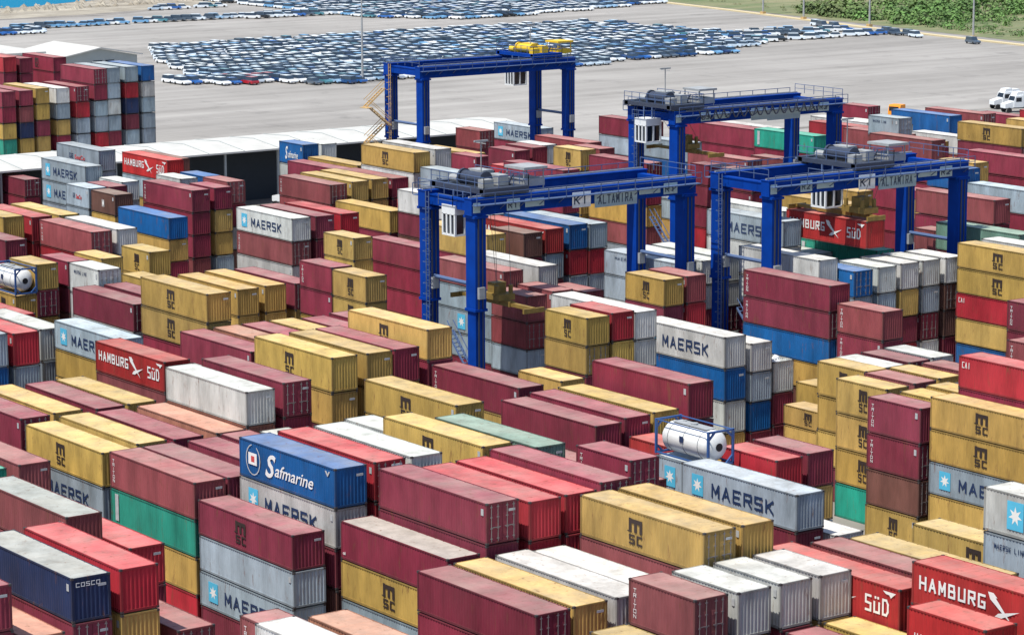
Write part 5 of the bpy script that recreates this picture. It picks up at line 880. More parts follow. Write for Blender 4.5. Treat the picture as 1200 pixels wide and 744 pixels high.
(-309.2,281.9,5.4,1,2.72,'M',0),(-309.2,281.9,2.7,1,2.72,'Y',0),(-309.2,281.9,0.0,1,2.72,'G',0),(-299.7,273.3,5.5,1,2.74,'M',1),
(-299.7,273.3,2.7,1,2.74,'T',0),(-299.7,273.3,-0.0,1,2.74,'T',0),(-286.7,266.3,5.8,1,2.92,'M',1),(-286.7,266.3,2.9,1,2.92,'B',0),
(-286.7,266.3,0.0,1,2.92,'M',0),(-294.5,281.6,10.5,1,2.62,'W',1),(-294.5,281.6,7.9,1,2.62,'P',1),(-294.5,281.6,5.2,1,2.62,'B',0),
(-294.5,281.6,2.6,1,2.62,'G',0),(-294.5,281.6,0.0,1,2.62,'M',0),(-225.2,199.2,8.2,1,2.72,'M',0),(-225.2,199.2,5.4,1,2.72,'M',0),
(-225.2,199.2,2.7,1,2.72,'P',0),(-225.2,199.2,0.0,1,2.72,'G',0),(-226.0,201.9,9.1,1,3.05,'W',0),(-226.0,201.9,6.1,1,3.05,'G',0),
(-226.0,201.9,3.0,1,3.05,'M',0),(-226.0,201.9,0.0,1,3.05,'Y',0),(-313.0,279.1,11.1,1,2.78,'W',1),(-313.0,279.1,8.3,1,2.78,'P',0),
(-313.0,279.1,5.6,1,2.78,'M',0),(-313.0,279.1,2.8,1,2.78,'P',0),(-313.0,279.1,0.0,1,2.78,'M',0),(-310.0,276.1,8.2,1,2.72,'P',1),
(-310.0,276.1,5.4,1,2.72,'T',1),(-310.0,276.1,2.7,1,2.72,'Y',1),(-310.0,276.1,0.0,1,2.72,'R',0),(-302.3,311.2,10.9,1,2.72,'R',1),
(-302.3,311.2,8.2,1,2.72,'M',0),(-302.3,311.2,5.4,1,2.72,'M',0),(-302.3,311.2,2.7,1,2.72,'M',0),(-302.3,311.2,0.0,1,2.72,'M',0),
(-325.2,296.2,8.2,0,2.72,'M',0),(-325.2,296.2,5.4,0,2.72,'Y',0),(-325.2,296.2,2.7,0,2.72,'R',0),(-325.2,296.2,0.0,0,2.72,'Y',0),
(-317.2,265.1,10.9,1,2.72,'W',1),(-317.2,265.1,8.2,1,2.72,'G',0),(-317.2,265.1,5.4,1,2.72,'Y',0),(-317.2,265.1,2.7,1,2.72,'T',0),
(-317.2,265.1,0.0,1,2.72,'M',0),(-231.7,196.6,10.2,1,2.54,'W',1),(-231.7,196.6,7.6,1,2.54,'W',0),(-231.7,196.6,5.1,1,2.54,'M',0),
(-231.7,196.6,2.5,1,2.54,'G',0),(-231.7,196.6,-0.0,1,2.54,'R',0),(-219.8,186.6,8.7,1,2.9,'W',1),(-219.8,186.6,5.8,1,2.9,'M',1),
(-219.8,186.6,2.9,1,2.9,'M',1),(-219.8,186.6,0.0,1,2.9,'Y',0),(-244.5,152.0,6.0,0,3.0,'B',0),(-244.5,152.0,3.0,0,3.0,'M',0),
(-244.5,152.0,0.0,0,3.0,'W',0),(-282.4,268.8,10.6,0,2.66,'M',1),(-282.4,268.8,8.0,0,2.66,'P',0),(-282.4,268.8,5.3,0,2.66,'M',0),
(-282.4,268.8,2.7,0,2.66,'R',0),(-282.4,268.8,0.0,0,2.66,'Y',0),(-260.2,228.7,8.2,1,2.72,'M',1),(-260.2,228.7,5.4,1,2.72,'Y',0),
(-260.2,228.7,2.7,1,2.72,'T',0),(-260.2,228.7,0.0,1,2.72,'P',0),(-248.0,246.9,10.5,1,2.62,'G',0),(-248.0,246.9,7.9,1,2.62,'M',0),
(-248.0,246.9,5.2,1,2.62,'T',0),(-248.0,246.9,2.6,1,2.62,'W',0),(-248.0,246.9,0.0,1,2.62,'M',0),(-235.1,239.7,11.4,1,2.86,'Y',0),
(-235.1,239.7,8.6,1,2.86,'M',0),(-235.1,239.7,5.7,1,2.86,'R',0),(-235.1,239.7,2.9,1,2.86,'P',0),(-235.1,239.7,0.0,1,2.86,'M',0),
(-256.0,235.4,2.7,1,2.7,'M',0),(-256.0,235.4,0.0,1,2.7,'P',0),(-100.6,65.0,10.6,1,2.65,'M',0),(-100.6,65.0,8.0,1,2.65,'M',0),
(-100.6,65.0,5.3,1,2.65,'M',0),(-100.6,65.0,2.7,1,2.65,'Y',0),(-100.6,65.0,0.0,1,2.65,'T',0),(-113.6,65.0,2.6,1,2.65,'M',0),
(-113.6,65.0,0.0,1,2.65,'M',0),(-126.6,65.0,2.6,1,2.65,'W',0),(-126.6,65.0,0.0,1,2.65,'M',0),(-165.6,65.0,2.6,1,2.65,'M',0),
(-165.6,65.0,0.0,1,2.65,'M',0),(-178.6,65.0,5.3,1,2.65,'P',0),(-178.6,65.0,2.6,1,2.65,'M',0),(-178.6,65.0,0.0,1,2.65,'T',0),
(-191.6,65.0,7.9,1,2.65,'Y',0),(-191.6,65.0,5.3,1,2.65,'M',0),(-191.6,65.0,2.7,1,2.65,'T',0),(-191.6,65.0,0.0,1,2.65,'M',0),
(-100.6,68.1,10.6,1,2.65,'T',0),(-100.6,68.1,8.0,1,2.65,'M',0),(-100.6,68.1,5.3,1,2.65,'M',0),(-100.6,68.1,2.7,1,2.65,'G',0),
(-100.6,68.1,0.0,1,2.65,'T',0),(-113.6,68.1,10.6,1,2.65,'M',0),(-113.6,68.1,8.0,1,2.65,'M',0),(-113.6,68.1,5.3,1,2.65,'R',0),
(-113.6,68.1,2.7,1,2.65,'M',0),(-113.6,68.1,0.0,1,2.65,'G',0),(-126.6,68.1,5.3,1,2.65,'G',0),(-126.6,68.1,2.6,1,2.65,'M',0),
(-126.6,68.1,0.0,1,2.65,'Y',0),(-139.6,68.1,7.9,1,2.65,'G',0),(-139.6,68.1,5.3,1,2.65,'M',0),(-139.6,68.1,2.7,1,2.65,'Y',0),
(-139.6,68.1,0.0,1,2.65,'Y',0),(-165.6,68.1,5.3,1,2.65,'T',0),(-165.6,68.1,2.6,1,2.65,'M',0),(-165.6,68.1,0.0,1,2.65,'Y',0),
(-178.6,68.1,2.6,1,2.65,'M',0),(-178.6,68.1,0.0,1,2.65,'M',0),(-191.6,68.1,10.6,1,2.65,'T',0),(-191.6,68.1,8.0,1,2.65,'M',0),
(-191.6,68.1,5.3,1,2.65,'B',0),(-191.6,68.1,2.7,1,2.65,'W',0),(-191.6,68.1,0.0,1,2.65,'M',0),(-204.6,68.1,5.3,1,2.65,'M',0),
(-204.6,68.1,2.6,1,2.65,'M',0),(-204.6,68.1,0.0,1,2.65,'W',0),(-100.6,71.3,5.3,1,2.65,'M',0),(-100.6,71.3,2.6,1,2.65,'M',0),
(-100.6,71.3,0.0,1,2.65,'P',0),(-113.6,71.3,7.9,1,2.65,'G',0),(-113.6,71.3,5.3,1,2.65,'M',0),(-113.6,71.3,2.7,1,2.65,'P',0),
(-113.6,71.3,0.0,1,2.65,'Y',0),(-126.6,71.3,7.9,1,2.65,'B',0),(-126.6,71.3,5.3,1,2.65,'M',0),(-126.6,71.3,2.7,1,2.65,'T',0),
(-126.6,71.3,0.0,1,2.65,'M',0),(-178.6,71.3,7.9,1,2.65,'M',0),(-178.6,71.3,5.3,1,2.65,'M',0),(-178.6,71.3,2.7,1,2.65,'Y',0),
(-178.6,71.3,0.0,1,2.65,'M',0),(-191.6,71.3,5.3,1,2.65,'Y',0),(-191.6,71.3,2.6,1,2.65,'M',0),(-191.6,71.3,0.0,1,2.65,'B',0),
(-204.6,71.3,7.9,1,2.65,'M',0),(-204.6,71.3,5.3,1,2.65,'M',0),(-204.6,71.3,2.7,1,2.65,'Y',0),(-204.6,71.3,0.0,1,2.65,'R',0),
(-217.6,71.3,7.9,1,2.65,'G',0),(-217.6,71.3,5.3,1,2.65,'M',0),(-217.6,71.3,2.7,1,2.65,'B',0),(-217.6,71.3,0.0,1,2.65,'M',0),
(-100.6,74.4,10.6,1,2.65,'P',0),(-100.6,74.4,8.0,1,2.65,'M',0),(-100.6,74.4,5.3,1,2.65,'W',0),(-100.6,74.4,2.7,1,2.65,'W',0),
(-100.6,74.4,0.0,1,2.65,'R',0),(-113.6,74.4,2.6,1,2.65,'Y',0),(-113.6,74.4,0.0,1,2.65,'M',0),(-139.6,74.4,7.9,1,2.65,'P',0),
(-139.6,74.4,5.3,1,2.65,'M',0),(-139.6,74.4,2.7,1,2.65,'T',0),(-139.6,74.4,0.0,1,2.65,'W',0),(-178.6,74.4,5.3,1,2.65,'M',0),
(-178.6,74.4,2.6,1,2.65,'M',0),(-178.6,74.4,0.0,1,2.65,'R',0),(-191.6,74.4,2.6,1,2.65,'G',0),(-191.6,74.4,0.0,1,2.65,'M',0),
(-204.6,74.4,10.6,1,2.65,'M',0),(-204.6,74.4,8.0,1,2.65,'M',0),(-204.6,74.4,5.3,1,2.65,'G',0),(-204.6,74.4,2.7,1,2.65,'M',0),
(-204.6,74.4,0.0,1,2.65,'R',0),(-217.6,74.4,7.9,1,2.65,'R',0),(-217.6,74.4,5.3,1,2.65,'M',0),(-217.6,74.4,2.7,1,2.65,'G',0),
(-217.6,74.4,0.0,1,2.65,'G',0),(-100.6,77.5,2.6,1,2.65,'W',0),(-100.6,77.5,0.0,1,2.65,'M',0),(-113.6,77.5,5.3,1,2.65,'Y',0),
(-113.6,77.5,2.6,1,2.65,'M',0),(-113.6,77.5,0.0,1,2.65,'T',0),(-191.6,77.5,10.6,1,2.65,'Y',0),(-191.6,77.5,8.0,1,2.65,'M',0),
(-191.6,77.5,5.3,1,2.65,'G',0),(-191.6,77.5,2.7,1,2.65,'P',0),(-191.6,77.5,0.0,1,2.65,'M',0),(-204.6,77.5,2.6,1,2.65,'B',0),
(-204.6,77.5,0.0,1,2.65,'M',0),(-217.6,77.5,10.6,1,2.65,'T',0),(-217.6,77.5,8.0,1,2.65,'M',0),(-217.6,77.5,5.3,1,2.65,'P',0),
(-217.6,77.5,2.7,1,2.65,'M',0),(-217.6,77.5,0.0,1,2.65,'M',0),(-230.6,77.5,7.9,1,2.65,'T',0),(-230.6,77.5,5.3,1,2.65,'M',0),
(-230.6,77.5,2.7,1,2.65,'W',0),(-230.6,77.5,0.0,1,2.65,'W',0),(-100.6,80.7,5.3,1,2.65,'M',0),(-100.6,80.7,2.6,1,2.65,'M',0),
(-100.6,80.7,0.0,1,2.65,'M',0),(-113.6,80.7,7.9,1,2.65,'M',0),(-113.6,80.7,5.3,1,2.65,'M',0),(-113.6,80.7,2.7,1,2.65,'P',0),
(-113.6,80.7,0.0,1,2.65,'B',0),(-126.6,80.7,7.9,1,2.65,'R',0),(-126.6,80.7,5.3,1,2.65,'M',0),(-126.6,80.7,2.7,1,2.65,'R',0),
(-126.6,80.7,0.0,1,2.65,'Y',0),(-139.6,80.7,5.3,1,2.65,'M',0),(-139.6,80.7,2.6,1,2.65,'M',0),(-139.6,80.7,0.0,1,2.65,'T',0),
(-152.6,80.7,2.6,1,2.65,'M',0),(-152.6,80.7,0.0,1,2.65,'M',0),(-204.6,80.7,10.6,1,2.65,'Y',0),(-204.6,80.7,8.0,1,2.65,'M',0),
(-204.6,80.7,5.3,1,2.65,'P',0),(-204.6,80.7,2.7,1,2.65,'R',0),(-204.6,80.7,0.0,1,2.65,'B',0),(-217.6,80.7,10.6,1,2.65,'B',0),
(-217.6,80.7,8.0,1,2.65,'M',0),(-217.6,80.7,5.3,1,2.65,'Y',0),(-217.6,80.7,2.7,1,2.65,'M',0),(-217.6,80.7,0.0,1,2.65,'M',0),
(-230.6,80.7,7.9,1,2.65,'M',0),(-230.6,80.7,5.3,1,2.65,'M',0),(-230.6,80.7,2.7,1,2.65,'Y',0),(-230.6,80.7,0.0,1,2.65,'M',0),
(-243.6,80.7,2.6,1,2.65,'G',0),(-243.6,80.7,0.0,1,2.65,'M',0),(-100.6,83.8,7.9,1,2.65,'W',0),(-100.6,83.8,5.3,1,2.65,'M',0),
(-100.6,83.8,2.7,1,2.65,'M',0),(-100.6,83.8,0.0,1,2.65,'M',0),(-113.6,83.8,7.9,1,2.65,'M',0),(-113.6,83.8,5.3,1,2.65,'M',0),
(-113.6,83.8,2.7,1,2.65,'T',0),(-113.6,83.8,0.0,1,2.65,'P',0),(-126.6,83.8,7.9,1,2.65,'M',0),(-126.6,83.8,5.3,1,2.65,'M',0),
(-126.6,83.8,2.7,1,2.65,'Y',0),(-126.6,83.8,0.0,1,2.65,'Y',0),(-204.6,83.8,7.9,1,2.65,'M',0),(-204.6,83.8,5.3,1,2.65,'M',0),
(-204.6,83.8,2.7,1,2.65,'W',0),(-204.6,83.8,0.0,1,2.65,'M',0),(-217.6,83.8,10.6,1,2.65,'Y',0),(-217.6,83.8,8.0,1,2.65,'M',0),
(-217.6,83.8,5.3,1,2.65,'M',0),(-217.6,83.8,2.7,1,2.65,'Y',0),(-217.6,83.8,0.0,1,2.65,'W',0),(-230.6,83.8,10.6,1,2.65,'Y',0),
(-230.6,83.8,8.0,1,2.65,'M',0),(-230.6,83.8,5.3,1,2.65,'Y',0),(-230.6,83.8,2.7,1,2.65,'G',0),(-230.6,83.8,0.0,1,2.65,'W',0),
(-243.6,83.8,7.9,1,2.65,'W',0),(-243.6,83.8,5.3,1,2.65,'M',0),(-243.6,83.8,2.7,1,2.65,'G',0),(-243.6,83.8,0.0,1,2.65,'R',0),
(-256.6,83.8,5.3,1,2.65,'P',0),(-256.6,83.8,2.6,1,2.65,'M',0),(-256.6,83.8,0.0,1,2.65,'T',0),(-100.6,93.0,5.3,1,2.65,'M',0),
(-100.6,93.0,2.6,1,2.65,'M',0),(-100.6,93.0,0.0,1,2.65,'M',0),(-113.6,93.0,10.6,1,2.65,'M',0),(-113.6,93.0,8.0,1,2.65,'M',0),
(-113.6,93.0,5.3,1,2.65,'P',0),(-113.6,93.0,2.7,1,2.65,'M',0),(-113.6,93.0,0.0,1,2.65,'P',0),(-126.6,93.0,5.3,1,2.65,'M',0),
(-126.6,93.0,2.6,1,2.65,'M',0),(-126.6,93.0,0.0,1,2.65,'M',0),(-217.6,93.0,2.6,1,2.65,'M',0),(-217.6,93.0,0.0,1,2.65,'M',0),
(-230.6,93.0,7.9,1,2.65,'M',0),(-230.6,93.0,5.3,1,2.65,'M',0),(-230.6,93.0,2.7,1,2.65,'G',0),(-230.6,93.0,0.0,1,2.65,'M',0),
(-243.6,93.0,10.6,1,2.65,'R',0),(-243.6,93.0,8.0,1,2.65,'M',0),(-243.6,93.0,5.3,1,2.65,'R',0),(-243.6,93.0,2.7,1,2.65,'G',0),
(-243.6,93.0,0.0,1,2.65,'P',0),(-256.6,93.0,7.9,1,2.65,'G',0),(-256.6,93.0,5.3,1,2.65,'M',0),(-256.6,93.0,2.7,1,2.65,'Y',0),
(-256.6,93.0,0.0,1,2.65,'G',0),(-269.6,93.0,7.9,1,2.65,'M',0),(-269.6,93.0,5.3,1,2.65,'M',0),(-269.6,93.0,2.7,1,2.65,'P',0),
(-269.6,93.0,0.0,1,2.65,'M',0),(-282.6,93.0,10.6,1,2.65,'M',0),(-282.6,93.0,8.0,1,2.65,'M',0),(-282.6,93.0,5.3,1,2.65,'M',0),
(-282.6,93.0,2.7,1,2.65,'Y',0),(-282.6,93.0,0.0,1,2.65,'Y',0),(-100.6,96.1,7.9,1,2.65,'Y',0),(-100.6,96.1,5.3,1,2.65,'M',0),
(-100.6,96.1,2.7,1,2.65,'W',0),(-100.6,96.1,0.0,1,2.65,'M',0),(-113.6,96.1,10.6,1,2.65,'P',0),(-113.6,96.1,8.0,1,2.65,'M',0),
(-113.6,96.1,5.3,1,2.65,'M',0),(-113.6,96.1,2.7,1,2.65,'G',0),(-113.6,96.1,0.0,1,2.65,'G',0),(-126.6,96.1,5.3,1,2.65,'M',0),
(-126.6,96.1,2.6,1,2.65,'M',0),(-126.6,96.1,0.0,1,2.65,'W',0),(-230.6,96.1,7.9,1,2.65,'G',0),(-230.6,96.1,5.3,1,2.65,'M',0),
(-230.6,96.1,2.7,1,2.65,'M',0),(-230.6,96.1,0.0,1,2.65,'G',0),(-243.6,96.1,2.6,1,2.65,'Y',0),(-243.6,96.1,0.0,1,2.65,'M',0),
(-256.6,96.1,5.3,1,2.65,'B',0),(-256.6,96.1,2.6,1,2.65,'M',0),(-256.6,96.1,0.0,1,2.65,'T',0),(-269.6,96.1,5.3,1,2.65,'P',0),
(-269.6,96.1,2.6,1,2.65,'M',0),(-269.6,96.1,0.0,1,2.65,'W',0),(-282.6,96.1,7.9,1,2.65,'R',0),(-282.6,96.1,5.3,1,2.65,'M',0),
(-282.6,96.1,2.7,1,2.65,'Y',0),(-282.6,96.1,0.0,1,2.65,'Y',0),(-100.6,99.3,2.6,1,2.65,'P',0),(-100.6,99.3,0.0,1,2.65,'M',0),
(-113.6,99.3,2.6,1,2.65,'M',0),(-113.6,99.3,0.0,1,2.65,'M',0),(-230.6,99.3,5.3,1,2.65,'P',0),(-230.6,99.3,2.6,1,2.65,'M',0),
(-230.6,99.3,0.0,1,2.65,'P',0),(-243.6,99.3,5.3,1,2.65,'M',0),(-243.6,99.3,2.6,1,2.65,'M',0),(-243.6,99.3,0.0,1,2.65,'M',0),
(-256.6,99.3,7.9,1,2.65,'Y',0),(-256.6,99.3,5.3,1,2.65,'M',0),(-256.6,99.3,2.7,1,2.65,'G',0),(-256.6,99.3,0.0,1,2.65,'Y',0),
(-269.6,99.3,7.9,1,2.65,'B',0),(-269.6,99.3,5.3,1,2.65,'M',0),(-269.6,99.3,2.7,1,2.65,'Y',0),(-269.6,99.3,0.0,1,2.65,'B',0),
(-282.6,99.3,10.6,1,2.65,'M',0),(-282.6,99.3,8.0,1,2.65,'M',0),(-282.6,99.3,5.3,1,2.65,'G',0),(-282.6,99.3,2.7,1,2.65,'T',0),
(-282.6,99.3,0.0,1,2.65,'M',0),(-295.6,99.3,10.6,1,2.65,'P',0),(-295.6,99.3,8.0,1,2.65,'M',0),(-295.6,99.3,5.3,1,2.65,'T',0),
(-295.6,99.3,2.7,1,2.65,'Y',0),(-295.6,99.3,0.0,1,2.65,'P',0),(-100.6,102.4,7.9,1,2.65,'Y',0),(-100.6,102.4,5.3,1,2.65,'M',0),
(-100.6,102.4,2.7,1,2.65,'Y',0),(-100.6,102.4,0.0,1,2.65,'M',0),(-113.6,102.4,2.6,1,2.65,'B',0),(-113.6,102.4,0.0,1,2.65,'M',0),
(-243.6,102.4,10.6,1,2.65,'M',0),(-243.6,102.4,8.0,1,2.65,'M',0),(-243.6,102.4,5.3,1,2.65,'B',0),(-243.6,102.4,2.7,1,2.65,'G',0),
(-243.6,102.4,0.0,1,2.65,'M',0),(-256.6,102.4,7.9,1,2.65,'P',0),(-256.6,102.4,5.3,1,2.65,'M',0),(-256.6,102.4,2.7,1,2.65,'B',0),
(-256.6,102.4,0.0,1,2.65,'Y',0),(-269.6,102.4,2.6,1,2.65,'M',0),(-269.6,102.4,0.0,1,2.65,'M',0),(-282.6,102.4,2.6,1,2.65,'M',0),
(-282.6,102.4,0.0,1,2.65,'M',0),(-295.6,102.4,5.3,1,2.65,'B',0),(-295.6,102.4,2.6,1,2.65,'M',0),(-295.6,102.4,0.0,1,2.65,'M',0),
(-308.6,102.4,10.6,1,2.65,'G',0),(-308.6,102.4,8.0,1,2.65,'M',0),(-308.6,102.4,5.3,1,2.65,'G',0),(-308.6,102.4,2.7,1,2.65,'M',0),
(-308.6,102.4,0.0,1,2.65,'Y',0),(-100.6,105.5,10.6,1,2.65,'G',0),(-100.6,105.5,8.0,1,2.65,'M',0),(-100.6,105.5,5.3,1,2.65,'W',0),
(-100.6,105.5,2.7,1,2.65,'M',0),(-100.6,105.5,0.0,1,2.65,'W',0),(-113.6,105.5,7.9,1,2.65,'M',0),(-113.6,105.5,5.3,1,2.65,'M',0),
(-113.6,105.5,2.7,1,2.65,'Y',0),(-113.6,105.5,0.0,1,2.65,'P',0),(-243.6,105.5,7.9,1,2.65,'Y',0),(-243.6,105.5,5.3,1,2.65,'M',0),
(-243.6,105.5,2.7,1,2.65,'M',0),(-243.6,105.5,0.0,1,2.65,'M',0),(-256.6,105.5,2.6,1,2.65,'M',0),(-256.6,105.5,0.0,1,2.65,'M',0),
(-269.6,105.5,5.3,1,2.65,'M',0),(-269.6,105.5,2.6,1,2.65,'M',0),(-269.6,105.5,0.0,1,2.65,'M',0),(-282.6,105.5,10.6,1,2.65,'P',0),
(-282.6,105.5,8.0,1,2.65,'M',0),(-282.6,105.5,5.3,1,2.65,'M',0),(-282.6,105.5,2.7,1,2.65,'B',0),(-282.6,105.5,0.0,1,2.65,'Y',0),
(-295.6,105.5,7.9,1,2.65,'M',0),(-295.6,105.5,5.3,1,2.65,'M',0),(-295.6,105.5,2.7,1,2.65,'M',0),(-295.6,105.5,0.0,1,2.65,'G',0),
(-308.6,105.5,10.6,1,2.65,'Y',0),(-308.6,105.5,8.0,1,2.65,'M',0),(-308.6,105.5,5.3,1,2.65,'Y',0),(-308.6,105.5,2.7,1,2.65,'R',0),
(-308.6,105.5,0.0,1,2.65,'W',0),(-321.6,105.5,2.6,1,2.65,'P',0),(-321.6,105.5,0.0,1,2.65,'M',0),(-100.6,108.7,7.9,1,2.65,'Y',0),
(-100.6,108.7,5.3,1,2.65,'M',0),(-100.6,108.7,2.7,1,2.65,'B',0),(-100.6,108.7,0.0,1,2.65,'G',0),(-256.6,108.7,5.3,1,2.65,'P',0),
(-256.6,108.7,2.6,1,2.65,'M',0),(-256.6,108.7,0.0,1,2.65,'M',0),(-269.6,108.7,7.9,1,2.65,'G',0),(-269.6,108.7,5.3,1,2.65,'M',0),
(-269.6,108.7,2.7,1,2.65,'Y',0),(-269.6,108.7,0.0,1,2.65,'P',0),(-282.6,108.7,2.6,1,2.65,'Y',0),(-282.6,108.7,0.0,1,2.65,'M',0),
(-295.6,108.7,5.3,1,2.65,'W',0),(-295.6,108.7,2.6,1,2.65,'M',0),(-295.6,108.7,0.0,1,2.65,'W',0),(-308.6,108.7,7.9,1,2.65,'Y',0),
(-308.6,108.7,5.3,1,2.65,'M',0),(-308.6,108.7,2.7,1,2.65,'M',0),(-308.6,108.7,0.0,1,2.65,'Y',0),(-321.6,108.7,2.6,1,2.65,'M',0),
(-321.6,108.7,0.0,1,2.65,'M',0),(-100.6,111.8,5.3,1,2.65,'G',0),(-100.6,111.8,2.6,1,2.65,'M',0),(-100.6,111.8,0.0,1,2.65,'R',0),
(-256.6,111.8,10.6,1,2.65,'M',0),(-256.6,111.8,8.0,1,2.65,'M',0),(-256.6,111.8,5.3,1,2.65,'Y',0),(-256.6,111.8,2.7,1,2.65,'M',0),
(-256.6,111.8,0.0,1,2.65,'R',0),(-269.6,111.8,10.6,1,2.65,'P',0),(-269.6,111.8,8.0,1,2.65,'M',0),(-269.6,111.8,5.3,1,2.65,'P',0),
(-269.6,111.8,2.7,1,2.65,'G',0),(-269.6,111.8,0.0,1,2.65,'G',0),(-282.6,111.8,2.6,1,2.65,'G',0),(-282.6,111.8,0.0,1,2.65,'M',0),
(-295.6,111.8,2.6,1,2.65,'M',0),(-295.6,111.8,0.0,1,2.65,'M',0),(-308.6,111.8,10.6,1,2.65,'M',0),(-308.6,111.8,8.0,1,2.65,'M',0),
(-308.6,111.8,5.3,1,2.65,'G',0),(-308.6,111.8,2.7,1,2.65,'P',0),(-308.6,111.8,0.0,1,2.65,'P',0),(-321.6,111.8,5.3,1,2.65,'B',0),
(-321.6,111.8,2.6,1,2.65,'M',0),(-321.6,111.8,0.0,1,2.65,'M',0),(-334.6,111.8,5.3,1,2.65,'M',0),(-334.6,111.8,2.6,1,2.65,'M',0),
(-334.6,111.8,0.0,1,2.65,'Y',0),(-100.6,121.0,5.3,1,2.65,'Y',0),(-100.6,121.0,2.6,1,2.65,'M',0),(-100.6,121.0,0.0,1,2.65,'M',0),
(-113.6,121.0,5.3,1,2.65,'G',0),(-113.6,121.0,2.6,1,2.65,'M',0),(-113.6,121.0,0.0,1,2.65,'P',0),(-126.6,121.0,2.6,1,2.65,'G',0),
(-126.6,121.0,0.0,1,2.65,'M',0),(-282.6,121.0,5.3,1,2.65,'M',0),(-282.6,121.0,2.6,1,2.65,'M',0),(-282.6,121.0,0.0,1,2.65,'M',0),
(-295.6,121.0,10.6,1,2.65,'Y',0),(-295.6,121.0,8.0,1,2.65,'M',0),(-295.6,121.0,5.3,1,2.65,'G',0),(-295.6,121.0,2.7,1,2.65,'B',0),
(-295.6,121.0,0.0,1,2.65,'P',0),(-308.6,121.0,2.6,1,2.65,'T',0),(-308.6,121.0,0.0,1,2.65,'M',0),(-321.6,121.0,7.9,1,2.65,'P',0),
(-321.6,121.0,5.3,1,2.65,'M',0),(-321.6,121.0,2.7,1,2.65,'P',0),(-321.6,121.0,0.0,1,2.65,'Y',0),(-334.6,121.0,2.6,1,2.65,'M',0),
(-334.6,121.0,0.0,1,2.65,'M',0),(-347.6,121.0,7.9,1,2.65,'Y',0),(-347.6,121.0,5.3,1,2.65,'M',0),(-347.6,121.0,2.7,1,2.65,'M',0),
(-347.6,121.0,0.0,1,2.65,'W',0),(-360.6,121.0,10.6,1,2.65,'T',0),(-360.6,121.0,8.0,1,2.65,'M',0),(-360.6,121.0,5.3,1,2.65,'B',0),
(-360.6,121.0,2.7,1,2.65,'Y',0),(-360.6,121.0,0.0,1,2.65,'M',0),(-100.6,124.1,7.9,1,2.65,'Y',0),(-100.6,124.1,5.3,1,2.65,'M',0),
(-100.6,124.1,2.7,1,2.65,'P',0),(-100.6,124.1,0.0,1,2.65,'M',0),(-113.6,124.1,2.6,1,2.65,'B',0),(-113.6,124.1,0.0,1,2.65,'M',0),
(-282.6,124.1,5.3,1,2.65,'G',0),(-282.6,124.1,2.6,1,2.65,'M',0),(-282.6,124.1,0.0,1,2.65,'R',0),(-295.6,124.1,10.6,1,2.65,'P',0),
(-295.6,124.1,8.0,1,2.65,'M',0),(-295.6,124.1,5.3,1,2.65,'W',0),(-295.6,124.1,2.7,1,2.65,'P',0),(-295.6,124.1,0.0,1,2.65,'P',0),
(-308.6,124.1,10.6,1,2.65,'G',0),(-308.6,124.1,8.0,1,2.65,'M',0),(-308.6,124.1,5.3,1,2.65,'R',0),(-308.6,124.1,2.7,1,2.65,'M',0),
(-308.6,124.1,0.0,1,2.65,'W',0),(-321.6,124.1,7.9,1,2.65,'Y',0),(-321.6,124.1,5.3,1,2.65,'M',0),(-321.6,124.1,2.7,1,2.65,'T',0),
(-321.6,124.1,0.0,1,2.65,'Y',0),(-334.6,124.1,5.3,1,2.65,'G',0),(-334.6,124.1,2.6,1,2.65,'M',0),(-334.6,124.1,0.0,1,2.65,'W',0),
(-347.6,124.1,5.3,1,2.65,'Y',0),(-347.6,124.1,2.6,1,2.65,'M',0),(-347.6,124.1,0.0,1,2.65,'G',0),(-360.6,124.1,7.9,1,2.65,'P',0),
(-360.6,124.1,5.3,1,2.65,'M',0),(-360.6,124.1,2.7,1,2.65,'B',0),(-360.6,124.1,0.0,1,2.65,'M',0),(-373.6,124.1,5.3,1,2.65,'P',0),
(-373.6,124.1,2.6,1,2.65,'M',0),(-373.6,124.1,0.0,1,2.65,'G',0),(-113.6,127.3,2.6,1,2.65,'P',0),(-113.6,127.3,0.0,1,2.65,'M',0),
(-295.6,127.3,7.9,1,2.65,'Y',0),(-295.6,127.3,5.3,1,2.65,'M',0),(-295.6,127.3,2.7,1,2.65,'P',0),(-295.6,127.3,0.0,1,2.65,'R',0),
(-308.6,127.3,7.9,1,2.65,'Y',0),(-308.6,127.3,5.3,1,2.65,'M',0),(-308.6,127.3,2.7,1,2.65,'R',0),(-308.6,127.3,0.0,1,2.65,'M',0),
(-321.6,127.3,7.9,1,2.65,'R',0),(-321.6,127.3,5.3,1,2.65,'M',0),(-321.6,127.3,2.7,1,2.65,'Y',0),(-321.6,127.3,0.0,1,2.65,'Y',0),
(-334.6,127.3,7.9,1,2.65,'M',0),(-334.6,127.3,5.3,1,2.65,'M',0),(-334.6,127.3,2.7,1,2.65,'Y',0),(-334.6,127.3,0.0,1,2.65,'R',0),
(-347.6,127.3,10.6,1,2.65,'B',0),(-347.6,127.3,8.0,1,2.65,'M',0),(-347.6,127.3,5.3,1,2.65,'G',0),(-347.6,127.3,2.7,1,2.65,'W',0),
(-347.6,127.3,0.0,1,2.65,'G',0),(-360.6,127.3,7.9,1,2.65,'Y',0),(-360.6,127.3,5.3,1,2.65,'M',0),(-360.6,127.3,2.7,1,2.65,'M',0),
(-360.6,127.3,0.0,1,2.65,'Y',0),(-373.6,127.3,7.9,1,2.65,'W',0),(-373.6,127.3,5.3,1,2.65,'M',0),(-373.6,127.3,2.7,1,2.65,'P',0),
